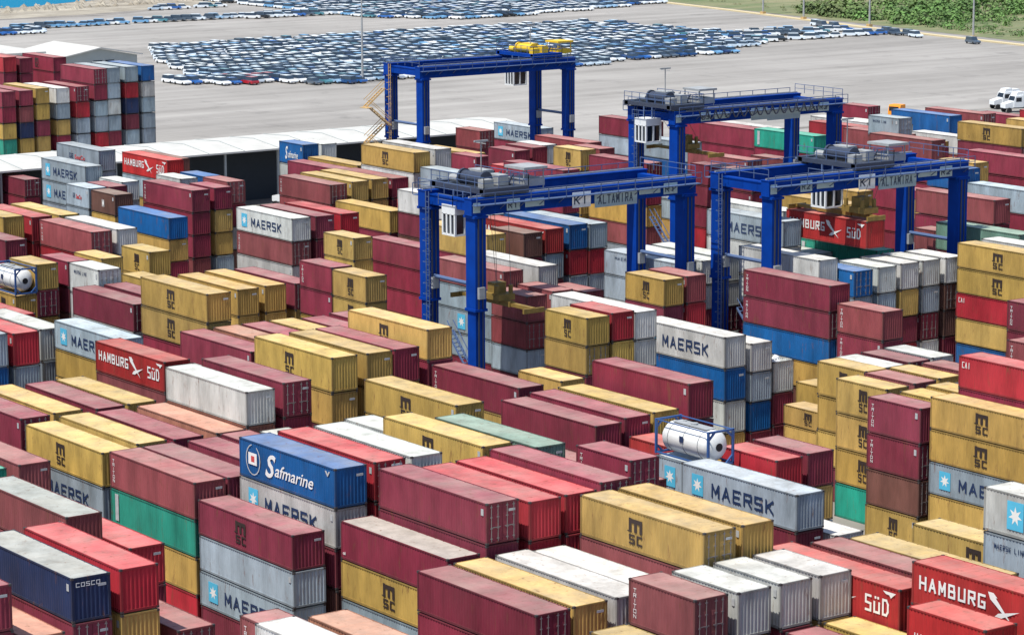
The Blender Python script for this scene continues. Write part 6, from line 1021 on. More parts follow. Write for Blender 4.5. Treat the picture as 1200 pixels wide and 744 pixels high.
(-373.6,127.3,0.0,1,2.65,'P',0),(-113.6,130.4,10.6,1,2.65,'M',0),(-113.6,130.4,8.0,1,2.65,'M',0),(-113.6,130.4,5.3,1,2.65,'M',0),
(-113.6,130.4,2.7,1,2.65,'M',0),(-113.6,130.4,0.0,1,2.65,'P',0),(-295.6,130.4,7.9,1,2.65,'M',0),(-295.6,130.4,5.3,1,2.65,'M',0),
(-295.6,130.4,2.7,1,2.65,'M',0),(-295.6,130.4,0.0,1,2.65,'G',0),(-308.6,130.4,5.3,1,2.65,'G',0),(-308.6,130.4,2.6,1,2.65,'M',0),
(-308.6,130.4,0.0,1,2.65,'M',0),(-321.6,130.4,2.6,1,2.65,'P',0),(-321.6,130.4,0.0,1,2.65,'M',0),(-334.6,130.4,10.6,1,2.65,'M',0),
(-334.6,130.4,8.0,1,2.65,'M',0),(-334.6,130.4,5.3,1,2.65,'M',0),(-334.6,130.4,2.7,1,2.65,'P',0),(-334.6,130.4,0.0,1,2.65,'Y',0),
(-347.6,130.4,10.6,1,2.65,'M',0),(-347.6,130.4,8.0,1,2.65,'M',0),(-347.6,130.4,5.3,1,2.65,'T',0),(-347.6,130.4,2.7,1,2.65,'Y',0),
(-347.6,130.4,0.0,1,2.65,'P',0),(-360.6,130.4,5.3,1,2.65,'W',0),(-360.6,130.4,2.6,1,2.65,'M',0),(-360.6,130.4,0.0,1,2.65,'P',0),
(-373.6,130.4,2.6,1,2.65,'T',0),(-373.6,130.4,0.0,1,2.65,'M',0),(-386.6,130.4,7.9,1,2.65,'Y',0),(-386.6,130.4,5.3,1,2.65,'M',0),
(-386.6,130.4,2.7,1,2.65,'Y',0),(-386.6,130.4,0.0,1,2.65,'B',0),(-113.6,133.5,10.6,1,2.65,'Y',0),(-113.6,133.5,8.0,1,2.65,'M',0),
(-113.6,133.5,5.3,1,2.65,'P',0),(-113.6,133.5,2.7,1,2.65,'M',0),(-113.6,133.5,0.0,1,2.65,'Y',0),(-126.6,133.5,2.6,1,2.65,'R',0),
(-126.6,133.5,0.0,1,2.65,'M',0),(-308.6,133.5,10.6,1,2.65,'P',0),(-308.6,133.5,8.0,1,2.65,'M',0),(-308.6,133.5,5.3,1,2.65,'W',0),
(-308.6,133.5,2.7,1,2.65,'T',0),(-308.6,133.5,0.0,1,2.65,'M',0),(-321.6,133.5,7.9,1,2.65,'M',0),(-321.6,133.5,5.3,1,2.65,'M',0),
(-321.6,133.5,2.7,1,2.65,'B',0),(-321.6,133.5,0.0,1,2.65,'R',0),(-334.6,133.5,7.9,1,2.65,'M',0),(-334.6,133.5,5.3,1,2.65,'M',0),
(-334.6,133.5,2.7,1,2.65,'P',0),(-334.6,133.5,0.0,1,2.65,'P',0),(-347.6,133.5,7.9,1,2.65,'G',0),(-347.6,133.5,5.3,1,2.65,'M',0),
(-347.6,133.5,2.7,1,2.65,'M',0),(-347.6,133.5,0.0,1,2.65,'P',0),(-360.6,133.5,2.6,1,2.65,'R',0),(-360.6,133.5,0.0,1,2.65,'M',0),
(-373.6,133.5,2.6,1,2.65,'G',0),(-373.6,133.5,0.0,1,2.65,'M',0),(-386.6,133.5,10.6,1,2.65,'G',0),(-386.6,133.5,8.0,1,2.65,'M',0),
(-386.6,133.5,5.3,1,2.65,'B',0),(-386.6,133.5,2.7,1,2.65,'M',0),(-386.6,133.5,0.0,1,2.65,'Y',0),(-399.6,133.5,2.6,1,2.65,'G',0),
(-399.6,133.5,0.0,1,2.65,'M',0),(-113.6,136.7,2.6,1,2.65,'B',0),(-113.6,136.7,0.0,1,2.65,'M',0),(-126.6,136.7,10.6,1,2.65,'M',0),
(-126.6,136.7,8.0,1,2.65,'M',0),(-126.6,136.7,5.3,1,2.65,'B',0),(-126.6,136.7,2.7,1,2.65,'G',0),(-126.6,136.7,0.0,1,2.65,'M',0),
(-308.6,136.7,2.6,1,2.65,'P',0),(-308.6,136.7,0.0,1,2.65,'M',0),(-321.6,136.7,10.6,1,2.65,'Y',0),(-321.6,136.7,8.0,1,2.65,'M',0),
(-321.6,136.7,5.3,1,2.65,'M',0),(-321.6,136.7,2.7,1,2.65,'M',0),(-321.6,136.7,0.0,1,2.65,'R',0),(-334.6,136.7,2.6,1,2.65,'B',0),
(-334.6,136.7,0.0,1,2.65,'M',0),(-347.6,136.7,10.6,1,2.65,'Y',0),(-347.6,136.7,8.0,1,2.65,'M',0),(-347.6,136.7,5.3,1,2.65,'M',0),
(-347.6,136.7,2.7,1,2.65,'P',0),(-347.6,136.7,0.0,1,2.65,'Y',0),(-360.6,136.7,5.3,1,2.65,'M',0),(-360.6,136.7,2.6,1,2.65,'M',0),
(-360.6,136.7,0.0,1,2.65,'Y',0),(-373.6,136.7,7.9,1,2.65,'M',0),(-373.6,136.7,5.3,1,2.65,'M',0),(-373.6,136.7,2.7,1,2.65,'M',0),
(-373.6,136.7,0.0,1,2.65,'M',0),(-386.6,136.7,2.6,1,2.65,'T',0),(-386.6,136.7,0.0,1,2.65,'M',0),(-399.6,136.7,5.3,1,2.65,'P',0),
(-399.6,136.7,2.6,1,2.65,'M',0),(-399.6,136.7,0.0,1,2.65,'T',0),(-113.6,139.8,2.6,1,2.65,'G',0),(-113.6,139.8,0.0,1,2.65,'M',0),
(-126.6,139.8,5.3,1,2.65,'W',0),(-126.6,139.8,2.6,1,2.65,'M',0),(-126.6,139.8,0.0,1,2.65,'P',0),(-321.6,139.8,5.3,1,2.65,'M',0),
(-321.6,139.8,2.6,1,2.65,'M',0),(-321.6,139.8,0.0,1,2.65,'M',0),(-334.6,139.8,5.3,1,2.65,'G',0),(-334.6,139.8,2.6,1,2.65,'M',0),
(-334.6,139.8,0.0,1,2.65,'R',0),(-347.6,139.8,2.6,1,2.65,'M',0),(-347.6,139.8,0.0,1,2.65,'M',0),(-360.6,139.8,7.9,1,2.65,'M',0),
(-360.6,139.8,5.3,1,2.65,'M',0),(-360.6,139.8,2.7,1,2.65,'Y',0),(-360.6,139.8,0.0,1,2.65,'R',0),(-373.6,139.8,5.3,1,2.65,'M',0),
(-373.6,139.8,2.6,1,2.65,'M',0),(-373.6,139.8,0.0,1,2.65,'M',0),(-386.6,139.8,5.3,1,2.65,'M',0),(-386.6,139.8,2.6,1,2.65,'M',0),
(-386.6,139.8,0.0,1,2.65,'Y',0),(-399.6,139.8,2.6,1,2.65,'G',0),(-399.6,139.8,0.0,1,2.65,'M',0),(-126.6,149.0,5.3,1,2.65,'B',0),
(-126.6,149.0,2.6,1,2.65,'M',0),(-126.6,149.0,0.0,1,2.65,'W',0),(-139.6,149.0,7.9,1,2.65,'G',0),(-139.6,149.0,5.3,1,2.65,'M',0),
(-139.6,149.0,2.7,1,2.65,'W',0),(-139.6,149.0,0.0,1,2.65,'G',0),(-334.6,149.0,7.9,1,2.65,'P',0),(-334.6,149.0,5.3,1,2.65,'M',0),
(-334.6,149.0,2.7,1,2.65,'Y',0),(-334.6,149.0,0.0,1,2.65,'R',0),(-347.6,149.0,2.6,1,2.65,'W',0),(-347.6,149.0,0.0,1,2.65,'M',0),
(-360.6,149.0,2.6,1,2.65,'T',0),(-360.6,149.0,0.0,1,2.65,'M',0),(-373.6,149.0,10.6,1,2.65,'M',0),(-373.6,149.0,8.0,1,2.65,'M',0),
(-373.6,149.0,5.3,1,2.65,'P',0),(-373.6,149.0,2.7,1,2.65,'G',0),(-373.6,149.0,0.0,1,2.65,'Y',0),(-386.6,149.0,10.6,1,2.65,'M',0),
(-386.6,149.0,8.0,1,2.65,'M',0),(-386.6,149.0,5.3,1,2.65,'M',0),(-386.6,149.0,2.7,1,2.65,'M',0),(-386.6,149.0,0.0,1,2.65,'Y',0),
(-399.6,149.0,5.3,1,2.65,'W',0),(-399.6,149.0,2.6,1,2.65,'M',0),(-399.6,149.0,0.0,1,2.65,'P',0),(-126.6,152.1,2.6,1,2.65,'P',0),
(-126.6,152.1,0.0,1,2.65,'M',0),(-139.6,152.1,7.9,1,2.65,'G',0),(-139.6,152.1,5.3,1,2.65,'M',0),(-139.6,152.1,2.7,1,2.65,'Y',0),
(-139.6,152.1,0.0,1,2.65,'G',0),(-347.6,152.1,7.9,1,2.65,'G',0),(-347.6,152.1,5.3,1,2.65,'M',0),(-347.6,152.1,2.7,1,2.65,'W',0),
(-347.6,152.1,0.0,1,2.65,'W',0),(-360.6,152.1,2.6,1,2.65,'M',0),(-360.6,152.1,0.0,1,2.65,'M',0),(-373.6,152.1,7.9,1,2.65,'R',0),
(-373.6,152.1,5.3,1,2.65,'M',0),(-373.6,152.1,2.7,1,2.65,'Y',0),(-373.6,152.1,0.0,1,2.65,'M',0),(-386.6,152.1,10.6,1,2.65,'Y',0),
(-386.6,152.1,8.0,1,2.65,'M',0),(-386.6,152.1,5.3,1,2.65,'M',0),(-386.6,152.1,2.7,1,2.65,'G',0),(-386.6,152.1,0.0,1,2.65,'Y',0),
(-399.6,152.1,7.9,1,2.65,'M',0),(-399.6,152.1,5.3,1,2.65,'M',0),(-399.6,152.1,2.7,1,2.65,'R',0),(-399.6,152.1,0.0,1,2.65,'Y',0),
(-126.6,155.3,2.6,1,2.65,'G',0),(-126.6,155.3,0.0,1,2.65,'M',0),(-139.6,155.3,10.6,1,2.65,'Y',0),(-139.6,155.3,8.0,1,2.65,'M',0),
(-139.6,155.3,5.3,1,2.65,'Y',0),(-139.6,155.3,2.7,1,2.65,'M',0),(-139.6,155.3,0.0,1,2.65,'M',0),(-347.6,155.3,5.3,1,2.65,'M',0),
(-347.6,155.3,2.6,1,2.65,'M',0),(-347.6,155.3,0.0,1,2.65,'M',0),(-360.6,155.3,10.6,1,2.65,'T',0),(-360.6,155.3,8.0,1,2.65,'M',0),
(-360.6,155.3,5.3,1,2.65,'G',0),(-360.6,155.3,2.7,1,2.65,'Y',0),(-360.6,155.3,0.0,1,2.65,'M',0),(-373.6,155.3,10.6,1,2.65,'W',0),
(-373.6,155.3,8.0,1,2.65,'M',0),(-373.6,155.3,5.3,1,2.65,'P',0),(-373.6,155.3,2.7,1,2.65,'G',0),(-373.6,155.3,0.0,1,2.65,'P',0),
(-386.6,155.3,7.9,1,2.65,'P',0),(-386.6,155.3,5.3,1,2.65,'M',0),(-386.6,155.3,2.7,1,2.65,'P',0),(-386.6,155.3,0.0,1,2.65,'M',0),
(-399.6,155.3,7.9,1,2.65,'M',0),(-399.6,155.3,5.3,1,2.65,'M',0),(-399.6,155.3,2.7,1,2.65,'G',0),(-399.6,155.3,0.0,1,2.65,'B',0),
(-126.6,158.4,10.6,1,2.65,'W',0),(-126.6,158.4,8.0,1,2.65,'M',0),(-126.6,158.4,5.3,1,2.65,'M',0),(-126.6,158.4,2.7,1,2.65,'M',0),
(-126.6,158.4,0.0,1,2.65,'Y',0),(-139.6,158.4,2.6,1,2.65,'G',0),(-139.6,158.4,0.0,1,2.65,'M',0),(-360.6,158.4,5.3,1,2.65,'G',0),
(-360.6,158.4,2.6,1,2.65,'M',0),(-360.6,158.4,0.0,1,2.65,'M',0),(-373.6,158.4,5.3,1,2.65,'G',0),(-373.6,158.4,2.6,1,2.65,'M',0),
(-373.6,158.4,0.0,1,2.65,'Y',0),(-386.6,158.4,5.3,1,2.65,'M',0),(-386.6,158.4,2.6,1,2.65,'M',0),(-386.6,158.4,0.0,1,2.65,'B',0),
(-399.6,158.4,7.9,1,2.65,'P',0),(-399.6,158.4,5.3,1,2.65,'M',0),(-399.6,158.4,2.7,1,2.65,'G',0),(-399.6,158.4,0.0,1,2.65,'M',0),
(-126.6,161.5,7.9,1,2.65,'P',0),(-126.6,161.5,5.3,1,2.65,'M',0),(-126.6,161.5,2.7,1,2.65,'M',0),(-126.6,161.5,0.0,1,2.65,'M',0),
(-139.6,161.5,2.6,1,2.65,'M',0),(-139.6,161.5,0.0,1,2.65,'M',0),(-152.6,161.5,2.6,1,2.65,'R',0),(-152.6,161.5,0.0,1,2.65,'M',0),
(-360.6,161.5,2.6,1,2.65,'M',0),(-360.6,161.5,0.0,1,2.65,'M',0),(-373.6,161.5,2.6,1,2.65,'M',0),(-373.6,161.5,0.0,1,2.65,'M',0),
(-386.6,161.5,5.3,1,2.65,'R',0),(-386.6,161.5,2.6,1,2.65,'M',0),(-386.6,161.5,0.0,1,2.65,'T',0),(-399.6,161.5,7.9,1,2.65,'P',0),
(-399.6,161.5,5.3,1,2.65,'M',0),(-399.6,161.5,2.7,1,2.65,'P',0),(-399.6,161.5,0.0,1,2.65,'M',0),(-139.6,164.7,5.3,1,2.65,'G',0),
(-139.6,164.7,2.6,1,2.65,'M',0),(-139.6,164.7,0.0,1,2.65,'R',0),(-152.6,164.7,10.6,1,2.65,'R',0),(-152.6,164.7,8.0,1,2.65,'M',0),
(-152.6,164.7,5.3,1,2.65,'M',0),(-152.6,164.7,2.7,1,2.65,'M',0),(-152.6,164.7,0.0,1,2.65,'M',0),(-373.6,164.7,7.9,1,2.65,'Y',0),
(-373.6,164.7,5.3,1,2.65,'M',0),(-373.6,164.7,2.7,1,2.65,'P',0),(-373.6,164.7,0.0,1,2.65,'M',0),(-386.6,164.7,5.3,1,2.65,'Y',0),
(-386.6,164.7,2.6,1,2.65,'M',0),(-386.6,164.7,0.0,1,2.65,'G',0),(-399.6,164.7,5.3,1,2.65,'M',0),(-399.6,164.7,2.6,1,2.65,'M',0),
(-399.6,164.7,0.0,1,2.65,'P',0),(-139.6,167.8,2.6,1,2.65,'G',0),(-139.6,167.8,0.0,1,2.65,'M',0),(-152.6,167.8,10.6,1,2.65,'W',0),
(-152.6,167.8,8.0,1,2.65,'M',0),(-152.6,167.8,5.3,1,2.65,'T',0),(-152.6,167.8,2.7,1,2.65,'W',0),(-152.6,167.8,0.0,1,2.65,'P',0),
(-373.6,167.8,7.9,1,2.65,'G',0),(-373.6,167.8,5.3,1,2.65,'M',0),(-373.6,167.8,2.7,1,2.65,'G',0),(-373.6,167.8,0.0,1,2.65,'W',0),
(-386.6,167.8,7.9,1,2.65,'R',0),(-386.6,167.8,5.3,1,2.65,'M',0),(-386.6,167.8,2.7,1,2.65,'M',0),(-386.6,167.8,0.0,1,2.65,'M',0),
(-399.6,167.8,7.9,1,2.65,'W',0),(-399.6,167.8,5.3,1,2.65,'M',0),(-399.6,167.8,2.7,1,2.65,'M',0),(-399.6,167.8,0.0,1,2.65,'M',0),
(-139.6,177.0,5.3,1,2.65,'M',0),(-139.6,177.0,2.6,1,2.65,'M',0),(-139.6,177.0,0.0,1,2.65,'P',0),(-152.6,177.0,7.9,1,2.65,'P',0),
(-152.6,177.0,5.3,1,2.65,'M',0),(-152.6,177.0,2.7,1,2.65,'W',0),(-152.6,177.0,0.0,1,2.65,'W',0),(-165.6,177.0,5.3,1,2.65,'M',0),
(-165.6,177.0,2.6,1,2.65,'M',0),(-165.6,177.0,0.0,1,2.65,'P',0),(-399.6,177.0,10.6,1,2.65,'M',0),(-399.6,177.0,8.0,1,2.65,'M',0),
(-399.6,177.0,5.3,1,2.65,'Y',0),(-399.6,177.0,2.7,1,2.65,'W',0),(-399.6,177.0,0.0,1,2.65,'B',0),(-139.6,180.1,5.3,1,2.65,'W',0),
(-139.6,180.1,2.6,1,2.65,'M',0),(-139.6,180.1,0.0,1,2.65,'M',0),(-152.6,180.1,10.6,1,2.65,'M',0),(-152.6,180.1,8.0,1,2.65,'M',0),
(-152.6,180.1,5.3,1,2.65,'G',0),(-152.6,180.1,2.7,1,2.65,'Y',0),(-152.6,180.1,0.0,1,2.65,'Y',0),(-165.6,180.1,10.6,1,2.65,'M',0),
(-165.6,180.1,8.0,1,2.65,'M',0),(-165.6,180.1,5.3,1,2.65,'W',0),(-165.6,180.1,2.7,1,2.65,'W',0),(-165.6,180.1,0.0,1,2.65,'P',0),
(-399.6,180.1,2.6,1,2.65,'G',0),(-399.6,180.1,0.0,1,2.65,'M',0),(-152.6,183.3,2.6,1,2.65,'G',0),(-152.6,183.3,0.0,1,2.65,'M',0),
(-165.6,183.3,7.9,1,2.65,'T',0),(-165.6,183.3,5.3,1,2.65,'M',0),(-165.6,183.3,2.7,1,2.65,'W',0),(-165.6,183.3,0.0,1,2.65,'M',0),
(-152.6,186.4,10.6,1,2.65,'M',0),(-152.6,186.4,8.0,1,2.65,'M',0),(-152.6,186.4,5.3,1,2.65,'P',0),(-152.6,186.4,2.7,1,2.65,'M',0),
(-152.6,186.4,0.0,1,2.65,'M',0),(-165.6,186.4,10.6,1,2.65,'M',0),(-165.6,186.4,8.0,1,2.65,'M',0),(-165.6,186.4,5.3,1,2.65,'B',0),
(-165.6,186.4,2.7,1,2.65,'Y',0),(-165.6,186.4,0.0,1,2.65,'M',0),(-178.6,186.4,5.3,1,2.65,'G',0),(-178.6,186.4,2.6,1,2.65,'M',0),
(-178.6,186.4,0.0,1,2.65,'Y',0),(-152.6,189.5,5.3,1,2.65,'P',0),(-152.6,189.5,2.6,1,2.65,'M',0),(-152.6,189.5,0.0,1,2.65,'M',0),
(-165.6,189.5,5.3,1,2.65,'P',0),(-165.6,189.5,2.6,1,2.65,'M',0),(-165.6,189.5,0.0,1,2.65,'M',0),(-178.6,189.5,7.9,1,2.65,'G',0),
(-178.6,189.5,5.3,1,2.65,'M',0),(-178.6,189.5,2.7,1,2.65,'P',0),(-178.6,189.5,0.0,1,2.65,'Y',0),(-152.6,192.7,10.6,1,2.65,'M',0),
(-152.6,192.7,8.0,1,2.65,'M',0),(-152.6,192.7,5.3,1,2.65,'M',0),(-152.6,192.7,2.7,1,2.65,'G',0),(-152.6,192.7,0.0,1,2.65,'Y',0),
(-165.6,192.7,7.9,1,2.65,'B',0),(-165.6,192.7,5.3,1,2.65,'M',0),(-165.6,192.7,2.7,1,2.65,'M',0),(-165.6,192.7,0.0,1,2.65,'R',0),
(-178.6,192.7,5.3,1,2.65,'M',0),(-178.6,192.7,2.6,1,2.65,'M',0),(-178.6,192.7,0.0,1,2.65,'M',0),(-152.6,195.8,5.3,1,2.65,'G',0),
(-152.6,195.8,2.6,1,2.65,'M',0),(-152.6,195.8,0.0,1,2.65,'P',0),(-165.6,195.8,5.3,1,2.65,'M',0),(-165.6,195.8,2.6,1,2.65,'M',0),
(-165.6,195.8,0.0,1,2.65,'M',0),(-178.6,195.8,2.6,1,2.65,'M',0),(-178.6,195.8,0.0,1,2.65,'M',0),(-165.6,205.0,5.3,1,2.65,'B',0),
(-165.6,205.0,2.6,1,2.65,'M',0),(-165.6,205.0,0.0,1,2.65,'T',0),(-178.6,205.0,10.6,1,2.65,'G',0),(-178.6,205.0,8.0,1,2.65,'M',0),
(-178.6,205.0,5.3,1,2.65,'M',0),(-178.6,205.0,2.7,1,2.65,'R',0),(-178.6,205.0,0.0,1,2.65,'T',0),(-191.6,205.0,7.9,1,2.65,'M',0),
(-191.6,205.0,5.3,1,2.65,'M',0),(-191.6,205.0,2.7,1,2.65,'M',0),(-191.6,205.0,0.0,1,2.65,'M',0),(-165.6,208.1,5.3,1,2.65,'Y',0),
(-165.6,208.1,2.6,1,2.65,'M',0),(-165.6,208.1,0.0,1,2.65,'M',0),(-178.6,208.1,10.6,1,2.65,'M',0),(-178.6,208.1,8.0,1,2.65,'M',0),
(-178.6,208.1,5.3,1,2.65,'M',0),(-178.6,208.1,2.7,1,2.65,'P',0),(-178.6,208.1,0.0,1,2.65,'M',0),(-191.6,208.1,10.6,1,2.65,'M',0),
(-191.6,208.1,8.0,1,2.65,'M',0),(-191.6,208.1,5.3,1,2.65,'T',0),(-191.6,208.1,2.7,1,2.65,'Y',0),(-191.6,208.1,0.0,1,2.65,'R',0),
(-165.6,211.3,2.6,1,2.65,'B',0),(-165.6,211.3,0.0,1,2.65,'M',0),(-178.6,211.3,2.6,1,2.65,'R',0),(-178.6,211.3,0.0,1,2.65,'M',0),
(-191.6,211.3,5.3,1,2.65,'G',0),(-191.6,211.3,2.6,1,2.65,'M',0),(-191.6,211.3,0.0,1,2.65,'M',0),(-165.6,214.4,7.9,1,2.65,'M',0),
(-165.6,214.4,5.3,1,2.65,'M',0),(-165.6,214.4,2.7,1,2.65,'M',0),(-165.6,214.4,0.0,1,2.65,'Y',0),(-178.6,214.4,7.9,1,2.65,'M',0),
(-178.6,214.4,5.3,1,2.65,'M',0),(-178.6,214.4,2.7,1,2.65,'M',0),(-178.6,214.4,0.0,1,2.65,'M',0),(-191.6,214.4,2.6,1,2.65,'M',0),
(-191.6,214.4,0.0,1,2.65,'M',0),(-204.6,214.4,5.3,1,2.65,'M',0),(-204.6,214.4,2.6,1,2.65,'M',0),(-204.6,214.4,0.0,1,2.65,'M',0),
(-178.6,217.5,10.6,1,2.65,'M',0),(-178.6,217.5,8.0,1,2.65,'M',0),(-178.6,217.5,5.3,1,2.65,'M',0),(-178.6,217.5,2.7,1,2.65,'W',0),
(-178.6,217.5,0.0,1,2.65,'W',0),(-191.6,217.5,2.6,1,2.65,'M',0),(-191.6,217.5,0.0,1,2.65,'M',0),(-204.6,217.5,2.6,1,2.65,'P',0),
(-204.6,217.5,0.0,1,2.65,'M',0),(-178.6,220.7,2.6,1,2.65,'M',0),(-178.6,220.7,0.0,1,2.65,'M',0),(-191.6,220.7,5.3,1,2.65,'Y',0),
(-191.6,220.7,2.6,1,2.65,'M',0),(-191.6,220.7,0.0,1,2.65,'Y',0),(-204.6,220.7,2.6,1,2.65,'Y',0),(-204.6,220.7,0.0,1,2.65,'M',0),
(-178.6,223.8,5.3,1,2.65,'G',0),(-178.6,223.8,2.6,1,2.65,'M',0),(-178.6,223.8,0.0,1,2.65,'M',0),(-191.6,223.8,2.6,1,2.65,'M',0),
(-191.6,223.8,0.0,1,2.65,'M',0),(-204.6,223.8,2.6,1,2.65,'G',0),(-204.6,223.8,0.0,1,2.65,'M',0),(-178.6,233.0,7.9,1,2.65,'M',0),
(-178.6,233.0,5.3,1,2.65,'M',0),(-178.6,233.0,2.7,1,2.65,'Y',0),(-178.6,233.0,0.0,1,2.65,'Y',0),(-191.6,233.0,7.9,1,2.65,'P',0),
(-191.6,233.0,5.3,1,2.65,'M',0),(-191.6,233.0,2.7,1,2.65,'M',0),(-191.6,233.0,0.0,1,2.65,'P',0),(-204.6,233.0,5.3,1,2.65,'P',0),
(-204.6,233.0,2.6,1,2.65,'M',0),(-204.6,233.0,0.0,1,2.65,'R',0),(-217.6,233.0,10.6,1,2.65,'P',0),(-217.6,233.0,8.0,1,2.65,'M',0),
(-217.6,233.0,5.3,1,2.65,'P',0),(-217.6,233.0,2.7,1,2.65,'Y',0),(-217.6,233.0,0.0,1,2.65,'R',0),(-191.6,236.1,7.9,1,2.65,'M',0),
(-191.6,236.1,5.3,1,2.65,'M',0),(-191.6,236.1,2.7,1,2.65,'G',0),(-191.6,236.1,0.0,1,2.65,'M',0),(-204.6,236.1,10.6,1,2.65,'M',0),
(-204.6,236.1,8.0,1,2.65,'M',0),(-204.6,236.1,5.3,1,2.65,'Y',0),(-204.6,236.1,2.7,1,2.65,'B',0),(-204.6,236.1,0.0,1,2.65,'M',0),
(-217.6,236.1,2.6,1,2.65,'R',0),(-217.6,236.1,0.0,1,2.65,'M',0),(-191.6,239.3,5.3,1,2.65,'Y',0),(-191.6,239.3,2.6,1,2.65,'M',0),
(-191.6,239.3,0.0,1,2.65,'B',0),(-204.6,239.3,10.6,1,2.65,'P',0),(-204.6,239.3,8.0,1,2.65,'M',0),(-204.6,239.3,5.3,1,2.65,'Y',0),
(-204.6,239.3,2.7,1,2.65,'G',0),(-204.6,239.3,0.0,1,2.65,'P',0),(-217.6,239.3,2.6,1,2.65,'M',0),(-217.6,239.3,0.0,1,2.65,'M',0),
(-191.6,242.4,7.9,1,2.65,'M',0),(-191.6,242.4,5.3,1,2.65,'M',0),(-191.6,242.4,2.7,1,2.65,'M',0),(-191.6,242.4,0.0,1,2.65,'M',0),
(-204.6,242.4,2.6,1,2.65,'Y',0),(-204.6,242.4,0.0,1,2.65,'M',0),(-217.6,242.4,7.9,1,2.65,'R',0),(-217.6,242.4,5.3,1,2.65,'M',0),
(-217.6,242.4,2.7,1,2.65,'G',0),(-217.6,242.4,0.0,1,2.65,'T',0),(-230.6,242.4,10.6,1,2.65,'R',0),(-230.6,242.4,8.0,1,2.65,'M',0),
(-230.6,242.4,5.3,1,2.65,'Y',0),(-230.6,242.4,2.7,1,2.65,'P',0),(-230.6,242.4,0.0,1,2.65,'W',0),(-191.6,245.5,7.9,1,2.65,'Y',0),
(-191.6,245.5,5.3,1,2.65,'M',0),(-191.6,245.5,2.7,1,2.65,'T',0),(-191.6,245.5,0.0,1,2.65,'M',0),(-204.6,245.5,2.6,1,2.65,'M',0),
(-204.6,245.5,0.0,1,2.65,'M',0),(-217.6,245.5,5.3,1,2.65,'P',0),(-217.6,245.5,2.6,1,2.65,'M',0),(-217.6,245.5,0.0,1,2.65,'M',0),
(-230.6,245.5,10.6,1,2.65,'B',0),(-230.6,245.5,8.0,1,2.65,'M',0),(-230.6,245.5,5.3,1,2.65,'T',0),(-230.6,245.5,2.7,1,2.65,'M',0),
(-230.6,245.5,0.0,1,2.65,'B',0),(-191.6,248.7,7.9,1,2.65,'Y',0),(-191.6,248.7,5.3,1,2.65,'M',0),(-191.6,248.7,2.7,1,2.65,'M',0),
(-191.6,248.7,0.0,1,2.65,'M',0),(-204.6,248.7,2.6,1,2.65,'M',0),(-204.6,248.7,0.0,1,2.65,'M',0),(-217.6,248.7,7.9,1,2.65,'M',0),
(-217.6,248.7,5.3,1,2.65,'M',0),(-217.6,248.7,2.7,1,2.65,'M',0),(-217.6,248.7,0.0,1,2.65,'P',0),(-230.6,248.7,7.9,1,2.65,'G',0),
(-230.6,248.7,5.3,1,2.65,'M',0),(-230.6,248.7,2.7,1,2.65,'P',0),(-230.6,248.7,0.0,1,2.65,'M',0),(-191.6,251.8,7.9,1,2.65,'M',0),
(-191.6,251.8,5.3,1,2.65,'M',0),(-191.6,251.8,2.7,1,2.65,'R',0),(-191.6,251.8,0.0,1,2.65,'R',0),(-204.6,251.8,10.6,1,2.65,'M',0),
(-204.6,251.8,8.0,1,2.65,'M',0),(-204.6,251.8,5.3,1,2.65,'G',0),(-204.6,251.8,2.7,1,2.65,'B',0),(-204.6,251.8,0.0,1,2.65,'T',0),
(-217.6,251.8,7.9,1,2.65,'Y',0),(-217.6,251.8,5.3,1,2.65,'M',0),(-217.6,251.8,2.7,1,2.65,'T',0),(-217.6,251.8,0.0,1,2.65,'P',0),
(-230.6,251.8,2.6,1,2.65,'M',0),(-230.6,251.8,0.0,1,2.65,'M',0),(-204.6,261.0,7.9,1,2.65,'G',0),(-204.6,261.0,5.3,1,2.65,'M',0),
(-204.6,261.0,2.7,1,2.65,'Y',0),(-204.6,261.0,0.0,1,2.65,'W',0),(-217.6,261.0,5.3,1,2.65,'M',0),(-217.6,261.0,2.6,1,2.65,'M',0),
(-217.6,261.0,0.0,1,2.65,'G',0),(-230.6,261.0,7.9,1,2.65,'Y',0),(-230.6,261.0,5.3,1,2.65,'M',0),(-230.6,261.0,2.7,1,2.65,'W',0),
(-230.6,261.0,0.0,1,2.65,'G',0),(-243.6,261.0,2.6,1,2.65,'B',0),(-243.6,261.0,0.0,1,2.65,'M',0),(-204.6,264.1,5.3,1,2.65,'T',0),
(-204.6,264.1,2.6,1,2.65,'M',0),(-204.6,264.1,0.0,1,2.65,'P',0),(-217.6,264.1,10.6,1,2.65,'Y',0),(-217.6,264.1,8.0,1,2.65,'M',0),
(-217.6,264.1,5.3,1,2.65,'Y',0),(-217.6,264.1,2.7,1,2.65,'M',0),(-217.6,264.1,0.0,1,2.65,'T',0),(-230.6,264.1,10.6,1,2.65,'M',0),
(-230.6,264.1,8.0,1,2.65,'M',0),(-230.6,264.1,5.3,1,2.65,'B',0),(-230.6,264.1,2.7,1,2.65,'Y',0),(-230.6,264.1,0.0,1,2.65,'W',0),
(-243.6,264.1,5.3,1,2.65,'M',0),(-243.6,264.1,2.6,1,2.65,'M',0),(-243.6,264.1,0.0,1,2.65,'P',0),(-204.6,267.3,2.6,1,2.65,'T',0),
(-204.6,267.3,0.0,1,2.65,'M',0),(-217.6,267.3,10.6,1,2.65,'T',0),(-217.6,267.3,8.0,1,2.65,'M',0),(-217.6,267.3,5.3,1,2.65,'P',0),
(-217.6,267.3,2.7,1,2.65,'Y',0),(-217.6,267.3,0.0,1,2.65,'M',0),(-230.6,267.3,10.6,1,2.65,'G',0),(-230.6,267.3,8.0,1,2.65,'M',0),
